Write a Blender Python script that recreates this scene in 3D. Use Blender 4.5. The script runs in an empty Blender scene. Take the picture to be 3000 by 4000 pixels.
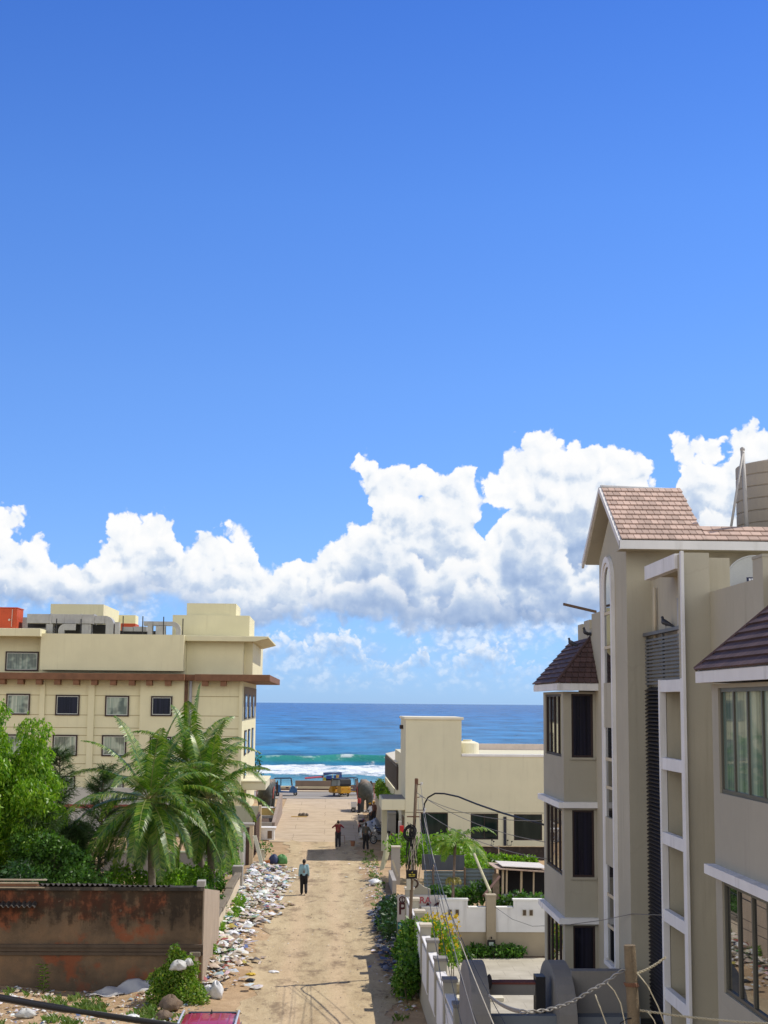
import bpy, bmesh, math, random
import numpy as np
from mathutils import Vector, Matrix
random.seed(7)
RNG = np.random.default_rng(7)
scene = bpy.context.scene
COL = scene.collection
rad = math.radians
# ------------------------------------------------------------------ camera
CAM_H = 9.35
FOC = 5600.0            # focal length in photo pixels (photo 3000 wide)
YAW, PITCH, ROLL = rad(2.15), rad(7.6), rad(0.5)
_f = Vector((math.sin(YAW)*math.cos(PITCH), math.cos(YAW)*math.cos(PITCH), math.sin(PITCH)))
_r0 = Vector((math.cos(YAW), -math.sin(YAW), 0))
_u0 = _r0.cross(_f)
_r = _r0*math.cos(ROLL) + _u0*math.sin(ROLL)
_u = _u0*math.cos(ROLL) - _r0*math.sin(ROLL)
CAM = Vector((0, 0, CAM_H))
def ray(px, py):
    return (_f + _r*((px-1500)/FOC) - _u*((py-2000)/FOC)).normalized()
def at(px, py, Y):
    d = ray(px, py); return CAM + d*(Y/d.y)
def gp(px, py, z=0.0):
    d = ray(px, py); return CAM + d*((z-CAM_H)/d.z)
def proj(p):
    v = Vector(p)-CAM; w = v.dot(_f)
    return 1500+FOC*v.dot(_r)/w, 2000-FOC*v.dot(_u)/w
cd = bpy.data.cameras.new('camera'); cam = bpy.data.objects.new('camera', cd); COL.objects.link(cam)
cam.matrix_world = Matrix(((_r.x,_u.x,-_f.x,0),(_r.y,_u.y,-_f.y,0),(_r.z,_u.z,-_f.z,CAM_H),(0,0,0,1)))
cd.sensor_fit = 'HORIZONTAL'; cd.sensor_width = 36; cd.lens = FOC/3000*36
cd.clip_start = 0.2; cd.clip_end = 60000
scene.camera = cam
scene.render.resolution_x = 768; scene.render.resolution_y = 1024
scene.view_settings.view_transform = 'Standard'; scene.view_settings.look = 'None'
scene.view_settings.exposure = 0; scene.view_settings.gamma = 1
# ------------------------------------------------------------------ sun
SUN = Vector((1.2, 0.45, 1.72)).normalized()
SUN_EL = math.asin(SUN.z); SUN_AZ = math.atan2(SUN.x, SUN.y)
sl = bpy.data.lights.new('sun', 'SUN'); sl.energy = 4.6; sl.angle = rad(0.5); sl.color = (1.0, 0.93, 0.82)
so = bpy.data.objects.new('sun', sl); COL.objects.link(so)
so.rotation_euler = (-SUN).to_track_quat('-Z', 'Y').to_euler(); so.location = (60, 20, 80)
# ------------------------------------------------------------------ node helper
class N:
    def __init__(s, tree): s.t = tree; s.n = tree.nodes; s.l = tree.links
    def put(s, sock, v):
        if v is None: return
        if hasattr(v, 'is_output') or isinstance(v, bpy.types.NodeSocket): s.l.new(v, sock)
        else: sock.default_value = v
    def m(s, op, a=None, b=None, c=None, clamp=False):
        n = s.n.new('ShaderNodeMath'); n.operation = op; n.use_clamp = clamp
        for i, v in enumerate((a, b, c)): s.put(n.inputs[i], v)
        return n.outputs[0]
    def v(s, op, a=None, b=None, sc=None):
        n = s.n.new('ShaderNodeVectorMath'); n.operation = op
        s.put(n.inputs[0], a); s.put(n.inputs[1], b)
        if sc is not None: s.put(n.inputs['Scale'], sc)
        return n.outputs['Value'] if op in ('LENGTH','DISTANCE','DOT_PRODUCT') else n.outputs[0]
    def ss(s, x, a, b, lo=0.0, hi=1.0):
        n = s.n.new('ShaderNodeMapRange'); n.interpolation_type = 'SMOOTHSTEP'
        for i, v in enumerate((x, a, b, lo, hi)): s.put(n.inputs[i], v)
        return n.outputs[0]
    def lin(s, x, a, b, lo=0.0, hi=1.0):
        n = s.n.new('ShaderNodeMapRange')
        for i, v in enumerate((x, a, b, lo, hi)): s.put(n.inputs[i], v)
        return n.outputs[0]
    def xyz(s, x=0.0, y=0.0, z=0.0):
        n = s.n.new('ShaderNodeCombineXYZ')
        for i, v in enumerate((x, y, z)): s.put(n.inputs[i], v)
        return n.outputs[0]
    def sep(s, v):
        n = s.n.new('ShaderNodeSeparateXYZ'); s.put(n.inputs[0], v); return n.outputs
    def noise(s, vec, scale=5, detail=4, rough=.5, lac=2.0, typ='FBM', color=False, dist=0.0, dim='3D'):
        n = s.n.new('ShaderNodeTexNoise'); n.noise_type = typ; n.noise_dimensions = dim
        s.put(n.inputs['Vector'], vec)
        for k, v in (('Scale', scale), ('Detail', detail), ('Roughness', rough), ('Lacunarity', lac), ('Distortion', dist)): s.put(n.inputs[k], v)
        return n.outputs['Color' if color else 'Fac']
    def vor(s, vec, scale=5, detail=0, rough=.5, lac=2.0, feature='F1', smooth=None, rand=1.0, out='Distance', norm=False, dim='3D'):
        n = s.n.new('ShaderNodeTexVoronoi'); n.feature = feature; n.normalize = norm; n.voronoi_dimensions = dim
        s.put(n.inputs['Vector'], vec)
        for k, v in (('Scale', scale), ('Detail', detail), ('Roughness', rough), ('Lacunarity', lac), ('Randomness', rand)): s.put(n.inputs[k], v)
        if smooth is not None: s.put(n.inputs['Smoothness'], smooth)
        return n.outputs[out]
    def mix(s, f, a, b, mode='MIX'):
        n = s.n.new('ShaderNodeMix'); n.data_type = 'RGBA'; n.blend_type = mode
        s.put(n.inputs[0], f); s.put(n.inputs[6], a); s.put(n.inputs[7], b)
        return n.outputs[2]
    def ramp(s, f, pts):
        n = s.n.new('ShaderNodeValToRGB'); r = n.color_ramp
        while len(r.elements) < len(pts): r.elements.new(0.5)
        for e, (p, c) in zip(r.elements, pts): e.position = p; e.color = c
        s.put(n.inputs[0], f); return n.outputs[0]
    def curve(s, f, pts):
        n = s.n.new('ShaderNodeFloatCurve'); c = n.mapping.curves[0]
        while len(c.points) < len(pts): c.points.new(0.5, 0.5)
        for p, (x, y) in zip(c.points, pts): p.location = (x, y); p.handle_type = 'AUTO_CLAMPED'
        n.mapping.use_clip = False; n.mapping.update()
        s.put(n.inputs['Value'], f); return n.outputs[0]
def rgb(r, g, b, a=1.0): return (r, g, b, a)
def s2l(r, g, b):
    f = lambda c: (c/255/12.92) if c/255 <= .04045 else ((c/255+.055)/1.055)**2.4
    return (f(r), f(g), f(b), 1.0)
# ------------------------------------------------------------------ sky: Nishita sky with cumulus as a function of direction
world = bpy.data.worlds.new('World'); scene.world = world; world.use_nodes = True
wt = world.node_tree; wt.nodes.clear(); w = N(wt)
sky = wt.nodes.new('ShaderNodeTexSky'); sky.sky_type = 'NISHITA'; sky.sun_disc = False
sky.sun_elevation = SUN_EL; sky.sun_rotation = SUN_AZ
sky.air_density = 1.0; sky.dust_density = 0.1; sky.ozone_density = 1.0; sky.altitude = 0
tc = wt.nodes.new('ShaderNodeTexCoord'); dirv = tc.outputs['Generated']
dx, dy, dz = w.sep(dirv)
AZ0, AZ1, ELM = -26.0, 30.0, 20.0
az = w.m('MULTIPLY', w.m('ARCTAN2', dx, dy), 180/math.pi)
el = w.m('MULTIPLY', w.m('ARCSINE', dz), 180/math.pi)
def azel(px, py):
    d = ray(px, py); return math.degrees(math.atan2(d.x, d.y)), math.degrees(math.asin(d.z))
def profile(pts, pad):
    """photo-pixel skyline of a cloud bank -> float-curve points over azimuth"""
    out = []
    for (x, y) in pts:
        a, e = azel(x*3000/1659, y*3000/1659)
        out.append(((a-AZ0)/(AZ1-AZ0), e/ELM))
    out.sort()
    return [(0.0, pad[0]/ELM), (out[0][0]-.05, pad[0]/ELM)] + out + [(out[-1][0]+.05, pad[1]/ELM), (1.0, pad[1]/ELM)]
TOP1 = profile([(0,1140),(45,1150),(75,1165),(130,1200),(170,1210),(215,1190),(235,1160),(280,1130),(335,1130),(375,1140),(395,1175),(450,1175),(475,1165),(525,1165),(548,1185),(570,1215),(620,1210),(660,1200),(700,1170),(750,1145),(790,1110),(850,1060),(900,1050),(980,1075),(1032,1120),(1045,1160),(1060,1130),(1110,1080),(1185,1020),(1250,1020),(1300,1010),(1335,1005),(1390,1030),(1420,1080),(1440,1110),(1455,1060),(1475,1000),(1500,968),(1540,980),(1600,945),(1659,930)], (7.0, 9.5))
LOBES = [(795,1022,30,48),(822,1062,45,50),(872,1050,48,46),(925,1048,52,48),(1010,1040,32,36),(975,1085,70,60),(1005,1125,42,60),(1182,965,58,44),(1238,968,28,34),(1112,1015,46,48),(1170,1035,80,66),(1095,1062,46,52),(1255,1030,75,66),(1325,1005,46,42),(1385,1022,40,44),(335,1143,54,46),(280,1148,50,44),(515,1158,36,34),(488,1190,44,36),(18,1133,38,38),(90,1180,36,32),(440,1180,40,30),(1480,990,34,46),(1540,985,40,40),(1610,955,60,50)]
LOBES = [(*azel(x*3000/1659, (y-2)*3000/1659), rx*.0185*1.16, ry*.0185*1.14) for x, y, rx, ry in LOBES]
TOP2 = profile([(0,1200),(60,1215),(120,1190),(200,1230),(260,1180),(330,1200),(420,1190),(500,1200),(560,1230),(620,1215),(680,1240),(740,1165),(800,1130),(850,1120),(890,1150),(930,1210),(1000,1180),(1060,1190),(1100,1110),(1160,1100),(1220,1150),(1260,1190),(1300,1130),(1400,1160),(1500,1100),(1659,1080)], (5.0, 6.5))
BASE = profile([(0,1318),(200,1330),(330,1310),(450,1345),(560,1372),(640,1350),(760,1345),(880,1365),(980,1375),(1100,1368),(1190,1362),(1300,1350),(1659,1345)], (3.6, 3.2))
TOP3 = profile([(0,1270),(80,1250),(150,1275),(240,1250),(340,1262),(400,1240),(520,1262),(640,1290),(700,1262),(760,1225),(800,1210),(850,1215),(880,1260),(940,1275),(1000,1240),(1060,1250),(1120,1290),(1200,1300),(1240,1250),(1300,1240),(1500,1200),(1659,1190)], (4.6, 5.5))
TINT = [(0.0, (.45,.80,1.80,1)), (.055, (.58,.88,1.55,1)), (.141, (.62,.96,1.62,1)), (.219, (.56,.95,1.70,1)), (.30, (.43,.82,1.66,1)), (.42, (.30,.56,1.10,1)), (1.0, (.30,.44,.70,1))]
TOP0 = profile([(0,1400),(200,1400),(400,1420),(545,1420),(575,1372),(620,1362),(660,1385),(700,1358),(750,1352),(790,1390),(830,1430),(870,1425),(905,1385),(925,1390),(950,1430),(990,1405),(1040,1380),(1090,1390),(1130,1425),(1180,1430),(1250,1400),(1659,1400)], (2.6, 2.6))
BASE0 = profile([(0,1455),(400,1460),(560,1445),(640,1440),(760,1448),(850,1470),(930,1462),(1060,1464),(1180,1470),(1659,1460)], (1.8, 1.8))
def cloud_group(name, top, base, seed, ps, amp, wob, lobes=()):
    g = bpy.data.node_groups.new(name, 'ShaderNodeTree')
    g.interface.new_socket('UV', in_out='INPUT', socket_type='NodeSocketVector')
    for o in ('D', 'H', 'B', 'U'): g.interface.new_socket(o, in_out='OUTPUT', socket_type='NodeSocketFloat')
    gi = g.nodes.new('NodeGroupInput'); go = g.nodes.new('NodeGroupOutput'); q = N(g)
    uv = gi.outputs[0]
    p = q.v('ADD', uv, (seed, seed*.37, 0))
    wv = q.v('SCALE', q.v('SUBTRACT', q.noise(p, .6, 2, .5, color=True, dim='2D'), (.5, .5, .5)), sc=1.6)
    wv2 = q.v('SCALE', q.v('SUBTRACT', q.noise(p, 2.6, 4, .62, color=True, dim='2D'), (.5, .5, .5)), sc=.42)
    pw = q.v('ADD', q.v('ADD', p, q.v('SCALE', wv, sc=.5)), wv2)
    vo = lambda sc, sm: q.m('SUBTRACT', .6, q.vor(pw, sc, 0, feature='SMOOTH_F1', smooth=sm, dim='2D'))
    a1 = vo(ps, .5); a2 = vo(ps*2.4, .4); a3 = vo(ps*5.6, .3)
    fb = q.m('SUBTRACT', q.noise(p, ps*3.0, 6, .6, dim='2D'), .5)
    puff = q.m('ADD', q.m('ADD', a1, q.m('MULTIPLY', a2, .5)), q.m('ADD', q.m('MULTIPLY', a3, .2), q.m('MULTIPLY', fb, .38)))
    uw = q.v('ADD', uv, q.v('ADD', q.v('SCALE', wv, sc=wob), q.v('SCALE', wv2, sc=.6)))
    ux, uy, uz = q.sep(uw)
    un = q.lin(ux, AZ0, AZ1, 0, 1)
    up = q.m('SUBTRACT', q.m('MULTIPLY', q.curve(un, top), ELM), uy)
    for (la, le, ra, re_) in lobes:
        ln = q.v('LENGTH', q.v('MULTIPLY', q.v('SUBTRACT', uw, (la, le, 0)), (1/ra, 1/re_, 0)))
        up = q.m('MAXIMUM', up, q.m('MULTIPLY', q.m('SUBTRACT', 1.0, ln), min(ra, re_)))
    pD = q.m('SUBTRACT', puff, q.m('MULTIPLY', fb, .22))
    D1 = q.m('ADD', up, q.m('MULTIPLY', q.m('SUBTRACT', pD, .50), amp))
    dn = q.m('SUBTRACT', uy, q.m('MULTIPLY', q.curve(un, base), ELM))
    D2 = q.m('ADD', dn, q.m('MULTIPLY', q.m('SUBTRACT', puff, .35), .8))
    D = q.m('MINIMUM', D1, q.m('MULTIPLY', D2, .28))
    puffH = q.m('ADD', q.m('ADD', a1, q.m('MULTIPLY', a2, .5)), q.m('ADD', q.m('MULTIPLY', a3, .14), q.m('MULTIPLY', fb, .26)))
    Hh = q.m('ADD', puffH, q.m('MULTIPLY', q.noise(p, .42, 1, .5, dim='2D'), 1.5))
    for k, v in (('D', D), ('H', Hh), ('B', dn), ('U', D1)): q.l.new(v, go.inputs[k])
    return g
def layer(col_in, g, soft, eps, k, depth, opac=1.0, veil=0.0):
    uv = w.xyz(az, el, 0.0)
    n0 = wt.nodes.new('ShaderNodeGroup'); n0.node_tree = g; w.put(n0.inputs[0], uv)
    n1 = wt.nodes.new('ShaderNodeGroup'); n1.node_tree = g; w.put(n1.inputs[0], w.v('ADD', uv, (eps*.45, eps*.9, 0)))
    D, H, B, U = n0.outputs
    a = w.m('MULTIPLY', w.ss(D, 0.0, soft), opac)
    slope = w.m('MULTIPLY', w.m('SUBTRACT', H, n1.outputs[1]), k)     # > 0: the cloud turns up to the light
    t = w.m('SUBTRACT', w.m('ADD', slope, .91), w.ss(U, .1, depth, 0, .56))
    t = w.m('SUBTRACT', t, w.ss(B, 2.0, -.2, 0, .30), clamp=True)
    cc = w.ramp(t, CRAMP)
    if veil: cc = w.mix(veil, cc, skyc)
    return w.mix(a, col_in, cc)
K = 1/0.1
BACK_FILL = 1.75
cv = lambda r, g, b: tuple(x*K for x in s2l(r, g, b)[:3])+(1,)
CRAMP = [(0.0, cv(146,172,212)), (.30, cv(174,195,227)), (.55, cv(205,219,238)), (.76, cv(243,247,252)), (1.0, cv(255,255,255))]
# air: the clear blue of the photograph, Nishita's own gradient tinted
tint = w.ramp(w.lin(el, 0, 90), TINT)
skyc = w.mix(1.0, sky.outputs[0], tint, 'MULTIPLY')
# unseen bright cloud added behind the camera to lift the shaded walls
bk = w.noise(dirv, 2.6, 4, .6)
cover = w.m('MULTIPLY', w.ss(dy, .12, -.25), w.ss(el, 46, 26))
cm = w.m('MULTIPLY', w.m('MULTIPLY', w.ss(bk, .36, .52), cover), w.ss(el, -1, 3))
skyc = w.mix(cm, skyc, rgb(BACK_FILL*K, BACK_FILL*.985*K, BACK_FILL*.93*K))
puv = w.xyz(az, w.m('MULTIPLY', el, 1.25), 0.0)
pwv = w.v('ADD', puv, w.v('SCALE', w.noise(puv, 1.4, 4, .6, color=True, dim='2D'), sc=.9))
pn = w.noise(puv, .42, 3, .55, dim='2D')
p2 = w.m('SUBTRACT', .6, w.vor(pwv, .75, 0, feature='SMOOTH_F1', smooth=.4, dim='2D'))
p3 = w.m('SUBTRACT', .6, w.vor(pwv, 2.2, 0, feature='SMOOTH_F1', smooth=.4, dim='2D'))
pf = w.m('SUBTRACT', w.noise(puv, 3.2, 6, .62, dim='2D'), .5)
pd = w.m('ADD', w.m('ADD', pn, w.m('MULTIPLY', p2, .32)), w.m('ADD', w.m('MULTIPLY', p3, .18), w.m('MULTIPLY', pf, .26)))
band = w.m('MULTIPLY', w.ss(el, .15, 1.0), w.ss(el, 5.2, 3.6))
pa = w.m('MULTIPLY', w.m('MULTIPLY', w.ss(pd, .42, .86), band), .58)
pt = w.m('ADD', w.m('ADD', w.m('MULTIPLY', p3, .7), w.m('MULTIPLY', pf, .6)), w.m('MULTIPLY', pd, .62), clamp=True)
pc = w.mix(w.ss(el, .2, 3.2, .55, .0), w.ramp(pt, CRAMP), skyc)
c0 = w.mix(pa, skyc, pc)
g1 = cloud_group('cloud_back', TOP1, BASE, 3.1, .75, .80, .12, LOBES)
g2 = cloud_group('cloud_mid', TOP2, BASE, 17.7, .7, 1.25, .3)
g3 = cloud_group('cloud_front', TOP3, BASE, 31.3, .7, 1.3, .3)
g0 = cloud_group('cloud_low', TOP0, BASE0, 51.3, 1.7, .75, .3)
c0 = layer(c0, g0, .38, .25, .55, 1.2, .88, .16)
c1 = layer(c0, g1, .17, .40, .52, 3.2)
c2 = layer(c1, g2, .5, .42, .58, 2.2, .93)
c3 = layer(c2, g3, .65, .42, .55, 1.7, .92)
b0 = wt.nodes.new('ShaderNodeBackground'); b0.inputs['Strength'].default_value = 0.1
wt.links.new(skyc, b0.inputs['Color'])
b1 = wt.nodes.new('ShaderNodeBackground'); b1.inputs['Strength'].default_value = 0.1
wt.links.new(c3, b1.inputs['Color'])
ms = wt.nodes.new('ShaderNodeMixShader')
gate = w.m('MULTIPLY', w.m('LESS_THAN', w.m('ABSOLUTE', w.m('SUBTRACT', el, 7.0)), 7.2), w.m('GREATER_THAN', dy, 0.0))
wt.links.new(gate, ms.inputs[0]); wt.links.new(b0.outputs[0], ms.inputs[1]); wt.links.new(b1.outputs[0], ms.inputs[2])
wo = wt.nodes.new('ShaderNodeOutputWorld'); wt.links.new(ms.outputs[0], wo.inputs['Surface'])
world.cycles.sampling_method = 'MANUAL'; world.cycles.sample_map_resolution = 512
# ------------------------------------------------------------------ materials
def principled(name, **kw):
    m = bpy.data.materials.new(name); m.use_nodes = True
    q = N(m.node_tree); b = m.node_tree.nodes['Principled BSDF']
    tcn = q.n.new('ShaderNodeTexCoord')
    return m, q, b, tcn.outputs['Object']
def bumpn(q, b, h, strength, dist=.02):
    bn = q.n.new('ShaderNodeBump'); q.put(bn.inputs['Height'], h)
    bn.inputs['Strength'].default_value = strength; bn.inputs['Distance'].default_value = dist
    q.l.new(bn.outputs[0], b.inputs['Normal'])
MATS = {}
def M(name, col, rough=.8, var=.14, vs=1.2, streak=0.0, scol=(.08,.07,.06), bump=.15, bs=40, metal=0, spec=.3, coat=0, fine=.06, attr=False, grime=0.0, crack=0.0):
    """surface with broad tone changes, fine grain, optional run-down streaks and patches of grime"""
    if name in MATS: return MATS[name]
    m, q, b, oc = principled(name)
    c = rgb(*col[:3])
    if attr:
        an = q.n.new('ShaderNodeAttribute'); an.attribute_name = 'tint'; c = an.outputs['Color']
    if var:
        n1 = q.noise(oc, vs, 4, .6); n2 = q.noise(oc, bs, 3, .6)
        f = q.m('ADD', q.m('MULTIPLY', q.m('SUBTRACT', n1, .5), var*4), q.m('MULTIPLY', q.m('SUBTRACT', n2, .5), fine*4))
        val = q.m('ADD', f, 1.0)
        c = q.v('SCALE', c if not isinstance(c, tuple) else c[:3], sc=val)
    if streak:
        sv = q.v('MULTIPLY', oc, (3.2, 3.2, .22))
        s1 = q.noise(sv, 1.1, 5, .65)
        s2 = q.noise(oc, .5, 3, .6)
        k = q.m('MULTIPLY', q.m('MULTIPLY', q.ss(s1, .5, .72), q.ss(s2, .38, .62)), streak)
        c = q.mix(k, c, rgb(*scol))
    if crack:
        cw = q.v('ADD', oc, q.v('SCALE', q.noise(oc, 1.5, 4, .6, color=True), sc=.5))
        cd_ = q.vor(cw, .42, 0, feature='DISTANCE_TO_EDGE')
        k = q.m('MULTIPLY', q.m('MULTIPLY', q.ss(cd_, .012, .0), q.ss(q.noise(oc, .35, 2, .5), .48, .6)), crack)
        c = q.mix(k, c, rgb(*scol))
        pt_ = q.m('MULTIPLY', q.ss(q.noise(q.v('MULTIPLY', oc, (1, 1, .8)), .55, 5, .55), .575, .59), crack*.22)
        c = q.mix(pt_, c, rgb(*[min(.8, v*1.28) for v in col[:3]]))
    if grime:
        g1 = q.noise(oc, 2.3, 7, .7); k = q.m('MULTIPLY', q.ss(g1, .5, .66), grime)
        c = q.mix(k, c, rgb(*scol))
    q.put(b.inputs['Base Color'], c)
    b.inputs['Roughness'].default_value = rough; b.inputs['Metallic'].default_value = metal
    b.inputs['Specular IOR Level'].default_value = spec; b.inputs['Coat Weight'].default_value = coat
    if bump: bumpn(q, b, q.noise(oc, bs, 5, .65), bump, .03)
    MATS[name] = m; return m
def leaf_mat(name, cols, trans=.35, rough=.45):
    if name in MATS: return MATS[name]
    m, q, b, oc = principled(name)
    gi = q.n.new('ShaderNodeNewGeometry')
    c = q.ramp(gi.outputs['Random Per Island'], [(i/(len(cols)-1), rgb(*c)) for i, c in enumerate(cols)])
    big = q.noise(oc, .9, 3, .6)
    c = q.v('SCALE', c, sc=q.lin(big, .3, .7, .75, 1.25))
    q.put(b.inputs['Base Color'], c); b.inputs['Roughness'].default_value = rough
    b.inputs['Specular IOR Level'].default_value = .35
    t = q.n.new('ShaderNodeBsdfTranslucent'); q.put(t.inputs['Color'], q.v('MULTIPLY', c, (1.1, 1.25, .5)))
    mx = q.n.new('ShaderNodeMixShader'); mx.inputs[0].default_value = trans
    out = [n for n in q.n if n.type == 'OUTPUT_MATERIAL'][0]
    q.l.new(b.outputs[0], mx.inputs[1]); q.l.new(t.outputs[0], mx.inputs[2]); q.l.new(mx.outputs[0], out.inputs['Surface'])
    MATS[name] = m; return m
# ------------------------------------------------------------------ mesh builder
def wloc(o):
    l = Vector((0, 0, 0))
    while o is not None: l += o.location; o = o.parent
    return l
class MB:
    def __init__(s): s.v = []; s.f = []; s.mi = []; s.tint = []; s.cur = 0; s.ct = None
    def add(s, vs, fs):
        o = len(s.v); s.v += [tuple(p) for p in vs]
        for f in fs: s.f.append([o+i for i in f]); s.mi.append(s.cur); s.tint.append(s.ct)
        return s
    def mat(s, i): s.cur = i; return s
    def box(s, x0, x1, y0, y1, z0, z1):
        x0, x1 = min(x0, x1), max(x0, x1); y0, y1 = min(y0, y1), max(y0, y1); z0, z1 = min(z0, z1), max(z0, z1)
        return s.add([(x0,y0,z0),(x1,y0,z0),(x1,y1,z0),(x0,y1,z0),(x0,y0,z1),(x1,y0,z1),(x1,y1,z1),(x0,y1,z1)],
                     [(0,3,2,1),(4,5,6,7),(0,1,5,4),(1,2,6,5),(2,3,7,6),(3,0,4,7)])
    def prism(s, poly, d):
        """closed polygon (3-D points) extruded by vector d"""
        n = len(poly); d = Vector(d); a = [Vector(p) for p in poly]; b = [p+d for p in a]
        return s.add(a+b, [list(range(n))[::-1], list(range(n, 2*n))] + [(i, (i+1) % n, n+(i+1) % n, n+i) for i in range(n)])
    def quad(s, a, b, c, d): return s.add([a, b, c, d], [(0, 1, 2, 3)])
    def tube(s, pts, r, n=8, caps=True):
        pts = [Vector(p) for p in pts]; m = len(pts)
        rs = r if hasattr(r, '__len__') else [r]*m
        t0 = (pts[1]-pts[0]).normalized(); up = Vector((0, 0, 1)) if abs(t0.z) < .9 else Vector((1, 0, 0))
        x = t0.cross(up).normalized(); vs = []
        for i, p in enumerate(pts):
            t = (pts[min(i+1, m-1)]-pts[max(i-1, 0)]).normalized()
            x = (x - t*x.dot(t)).normalized(); y = t.cross(x)
            vs += [p + (x*math.cos(2*math.pi*k/n)+y*math.sin(2*math.pi*k/n))*rs[i] for k in range(n)]
        fs = [(i*n+k, i*n+(k+1) % n, (i+1)*n+(k+1) % n, (i+1)*n+k) for i in range(m-1) for k in range(n)]
        if caps: fs += [list(range(n))[::-1], list(range((m-1)*n, m*n))]
        return s.add(vs, fs)
    def ring(s, c, axis, R, r, n=20, k=8):
        axis = Vector(axis).normalized(); a = axis.orthogonal().normalized(); b = axis.cross(a); c = Vector(c)
        pts = [c+(a*math.cos(2*math.pi*i/n)+b*math.sin(2*math.pi*i/n))*R for i in range(n)]
        vs = []
        for p in pts:
            o = (p-c).normalized()
            vs += [p + (o*math.cos(2*math.pi*j/k)+axis*math.sin(2*math.pi*j/k))*r for j in range(k)]
        return s.add(vs, [(i*k+j, ((i+1) % n)*k+j, ((i+1) % n)*k+(j+1) % k, i*k+(j+1) % k) for i in range(n) for j in range(k)])
    def sphere(s, c, r, n=12, m=8, jit=0):
        r = (r, r, r) if not hasattr(r, '__len__') else r
        vs = []; fs = []
        for i in range(m+1):
            th = math.pi*i/m
            for j in range(n):
                ph = 2*math.pi*j/n; k = 1+random.uniform(-jit, jit)
                vs.append((c[0]+r[0]*k*math.sin(th)*math.cos(ph), c[1]+r[1]*k*math.sin(th)*math.sin(ph), c[2]+r[2]*k*math.cos(th)))
        for i in range(m):
            for j in range(n): fs.append((i*n+j, i*n+(j+1) % n, (i+1)*n+(j+1) % n, (i+1)*n+j)[::-1])
        return s.add(vs, fs)
    def build(s, name, mats, parent=None, loc=None, smooth=False, bevel=0.0):
        me = bpy.data.meshes.new(name)
        org = wloc(parent) if parent else Vector(loc or (0, 0, 0))
        me.from_pydata([tuple(Vector(p)-org) for p in s.v], [], s.f)
        for m in (mats if isinstance(mats, (list, tuple)) else [mats]): me.materials.append(m)
        me.polygons.foreach_set('material_index', s.mi)
        if any(t is not None for t in s.tint):
            at_ = me.attributes.new('tint', 'FLOAT_COLOR', 'FACE')
            at_.data.foreach_set('color', np.array([(t or (.5,.5,.5))[:3]+(1,) for t in s.tint], dtype=np.float32).ravel())
        if smooth: me.polygons.foreach_set('use_smooth', [True]*len(me.polygons))
        me.update()
        o = bpy.data.objects.new(name, me); COL.objects.link(o)
        if parent: o.parent = parent
        else: o.location = org
        if bevel:
            bv = o.modifiers.new('bevel', 'BEVEL'); bv.width = bevel; bv.segments = 2; bv.limit_method = 'ANGLE'
        return o
def tag(o, label=None, cat=None, group=None, kind=None):
    if label: o['label'] = label
    if cat: o['category'] = cat
    if group: o['group'] = group
    if kind: o['kind'] = kind
    return o
def thing(name, label, cat, loc=(0, 0, 0), group=None):
    o = bpy.data.objects.new(name, None); COL.objects.link(o); o.location = loc; o.empty_display_size = .2
    return tag(o, label, cat, group)
def dup(o, loc=None, rotz=None, label=None, parent=None):
    c = o.copy(); COL.objects.link(c)
    if parent: c.parent = parent
    for ch in list(o.children): dup(ch, parent=c)
    if loc is not None: c.location = loc
    if rotz is not None: c.rotation_euler = (0, 0, rotz)
    if label: c['label'] = label
    return c
def part(name, mat_, parent, fn, **kw):
    b = MB(); fn(b); return b.build(name, mat_, parent, **kw)
def np_mesh(name, V, F, mats, parent=None, loc=(0, 0, 0), mi=None, tint=None, smooth=False):
    """mesh from numpy arrays; F is (n,3) or (n,4)"""
    me = bpy.data.meshes.new(name); org = wloc(parent) if parent else Vector(loc)
    V = np.asarray(V, dtype=np.float32)-np.array(org, dtype=np.float32); F = np.asarray(F, dtype=np.int32)
    k = F.shape[1]; n = len(F)
    me.vertices.add(len(V)); me.vertices.foreach_set('co', V.ravel())
    me.loops.add(n*k); me.loops.foreach_set('vertex_index', F.ravel())
    me.polygons.add(n); me.polygons.foreach_set('loop_start', np.arange(0, n*k, k, dtype=np.int32))
    for m in (mats if isinstance(mats, (list, tuple)) else [mats]): me.materials.append(m)
    if mi is not None: me.polygons.foreach_set('material_index', np.asarray(mi, dtype=np.int32))
    if smooth: me.polygons.foreach_set('use_smooth', np.ones(n, dtype=bool))
    me.update(calc_edges=True); me.validate()
    if tint is not None:
        a = me.attributes.new('tint', 'FLOAT_COLOR', 'FACE')
        a.data.foreach_set('color', np.concatenate([np.asarray(tint, dtype=np.float32), np.ones((n, 1), np.float32)], 1).ravel())
    o = bpy.data.objects.new(name, me); COL.objects.link(o)
    if parent: o.parent = parent
    else: o.location = org
    return o
def wall_open(b, axis, pl, a0, a1, z0, z1, th, ops):
    """wall in plane axis=pl (thickness th, towards +axis) with rectangular openings (a0,a1,z0,z1)"""
    cuts = sorted({a0, a1, *[o[0] for o in ops], *[o[1] for o in ops]})
    for i in range(len(cuts)-1):
        c0, c1 = cuts[i], cuts[i+1]; mid = (c0+c1)/2
        zs = sorted([(o[2], o[3]) for o in ops if o[0] < mid < o[1]]); z = z0; segs = []
        for (p, q_) in zs:
            if p > z: segs.append((z, p))
            z = max(z, q_)
        if z < z1: segs.append((z, z1))
        for (p, q_) in segs:
            if axis == 'x': b.box(pl, pl+th, c0, c1, p, q_)
            else: b.box(c0, c1, pl, pl+th, p, q_)
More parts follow.
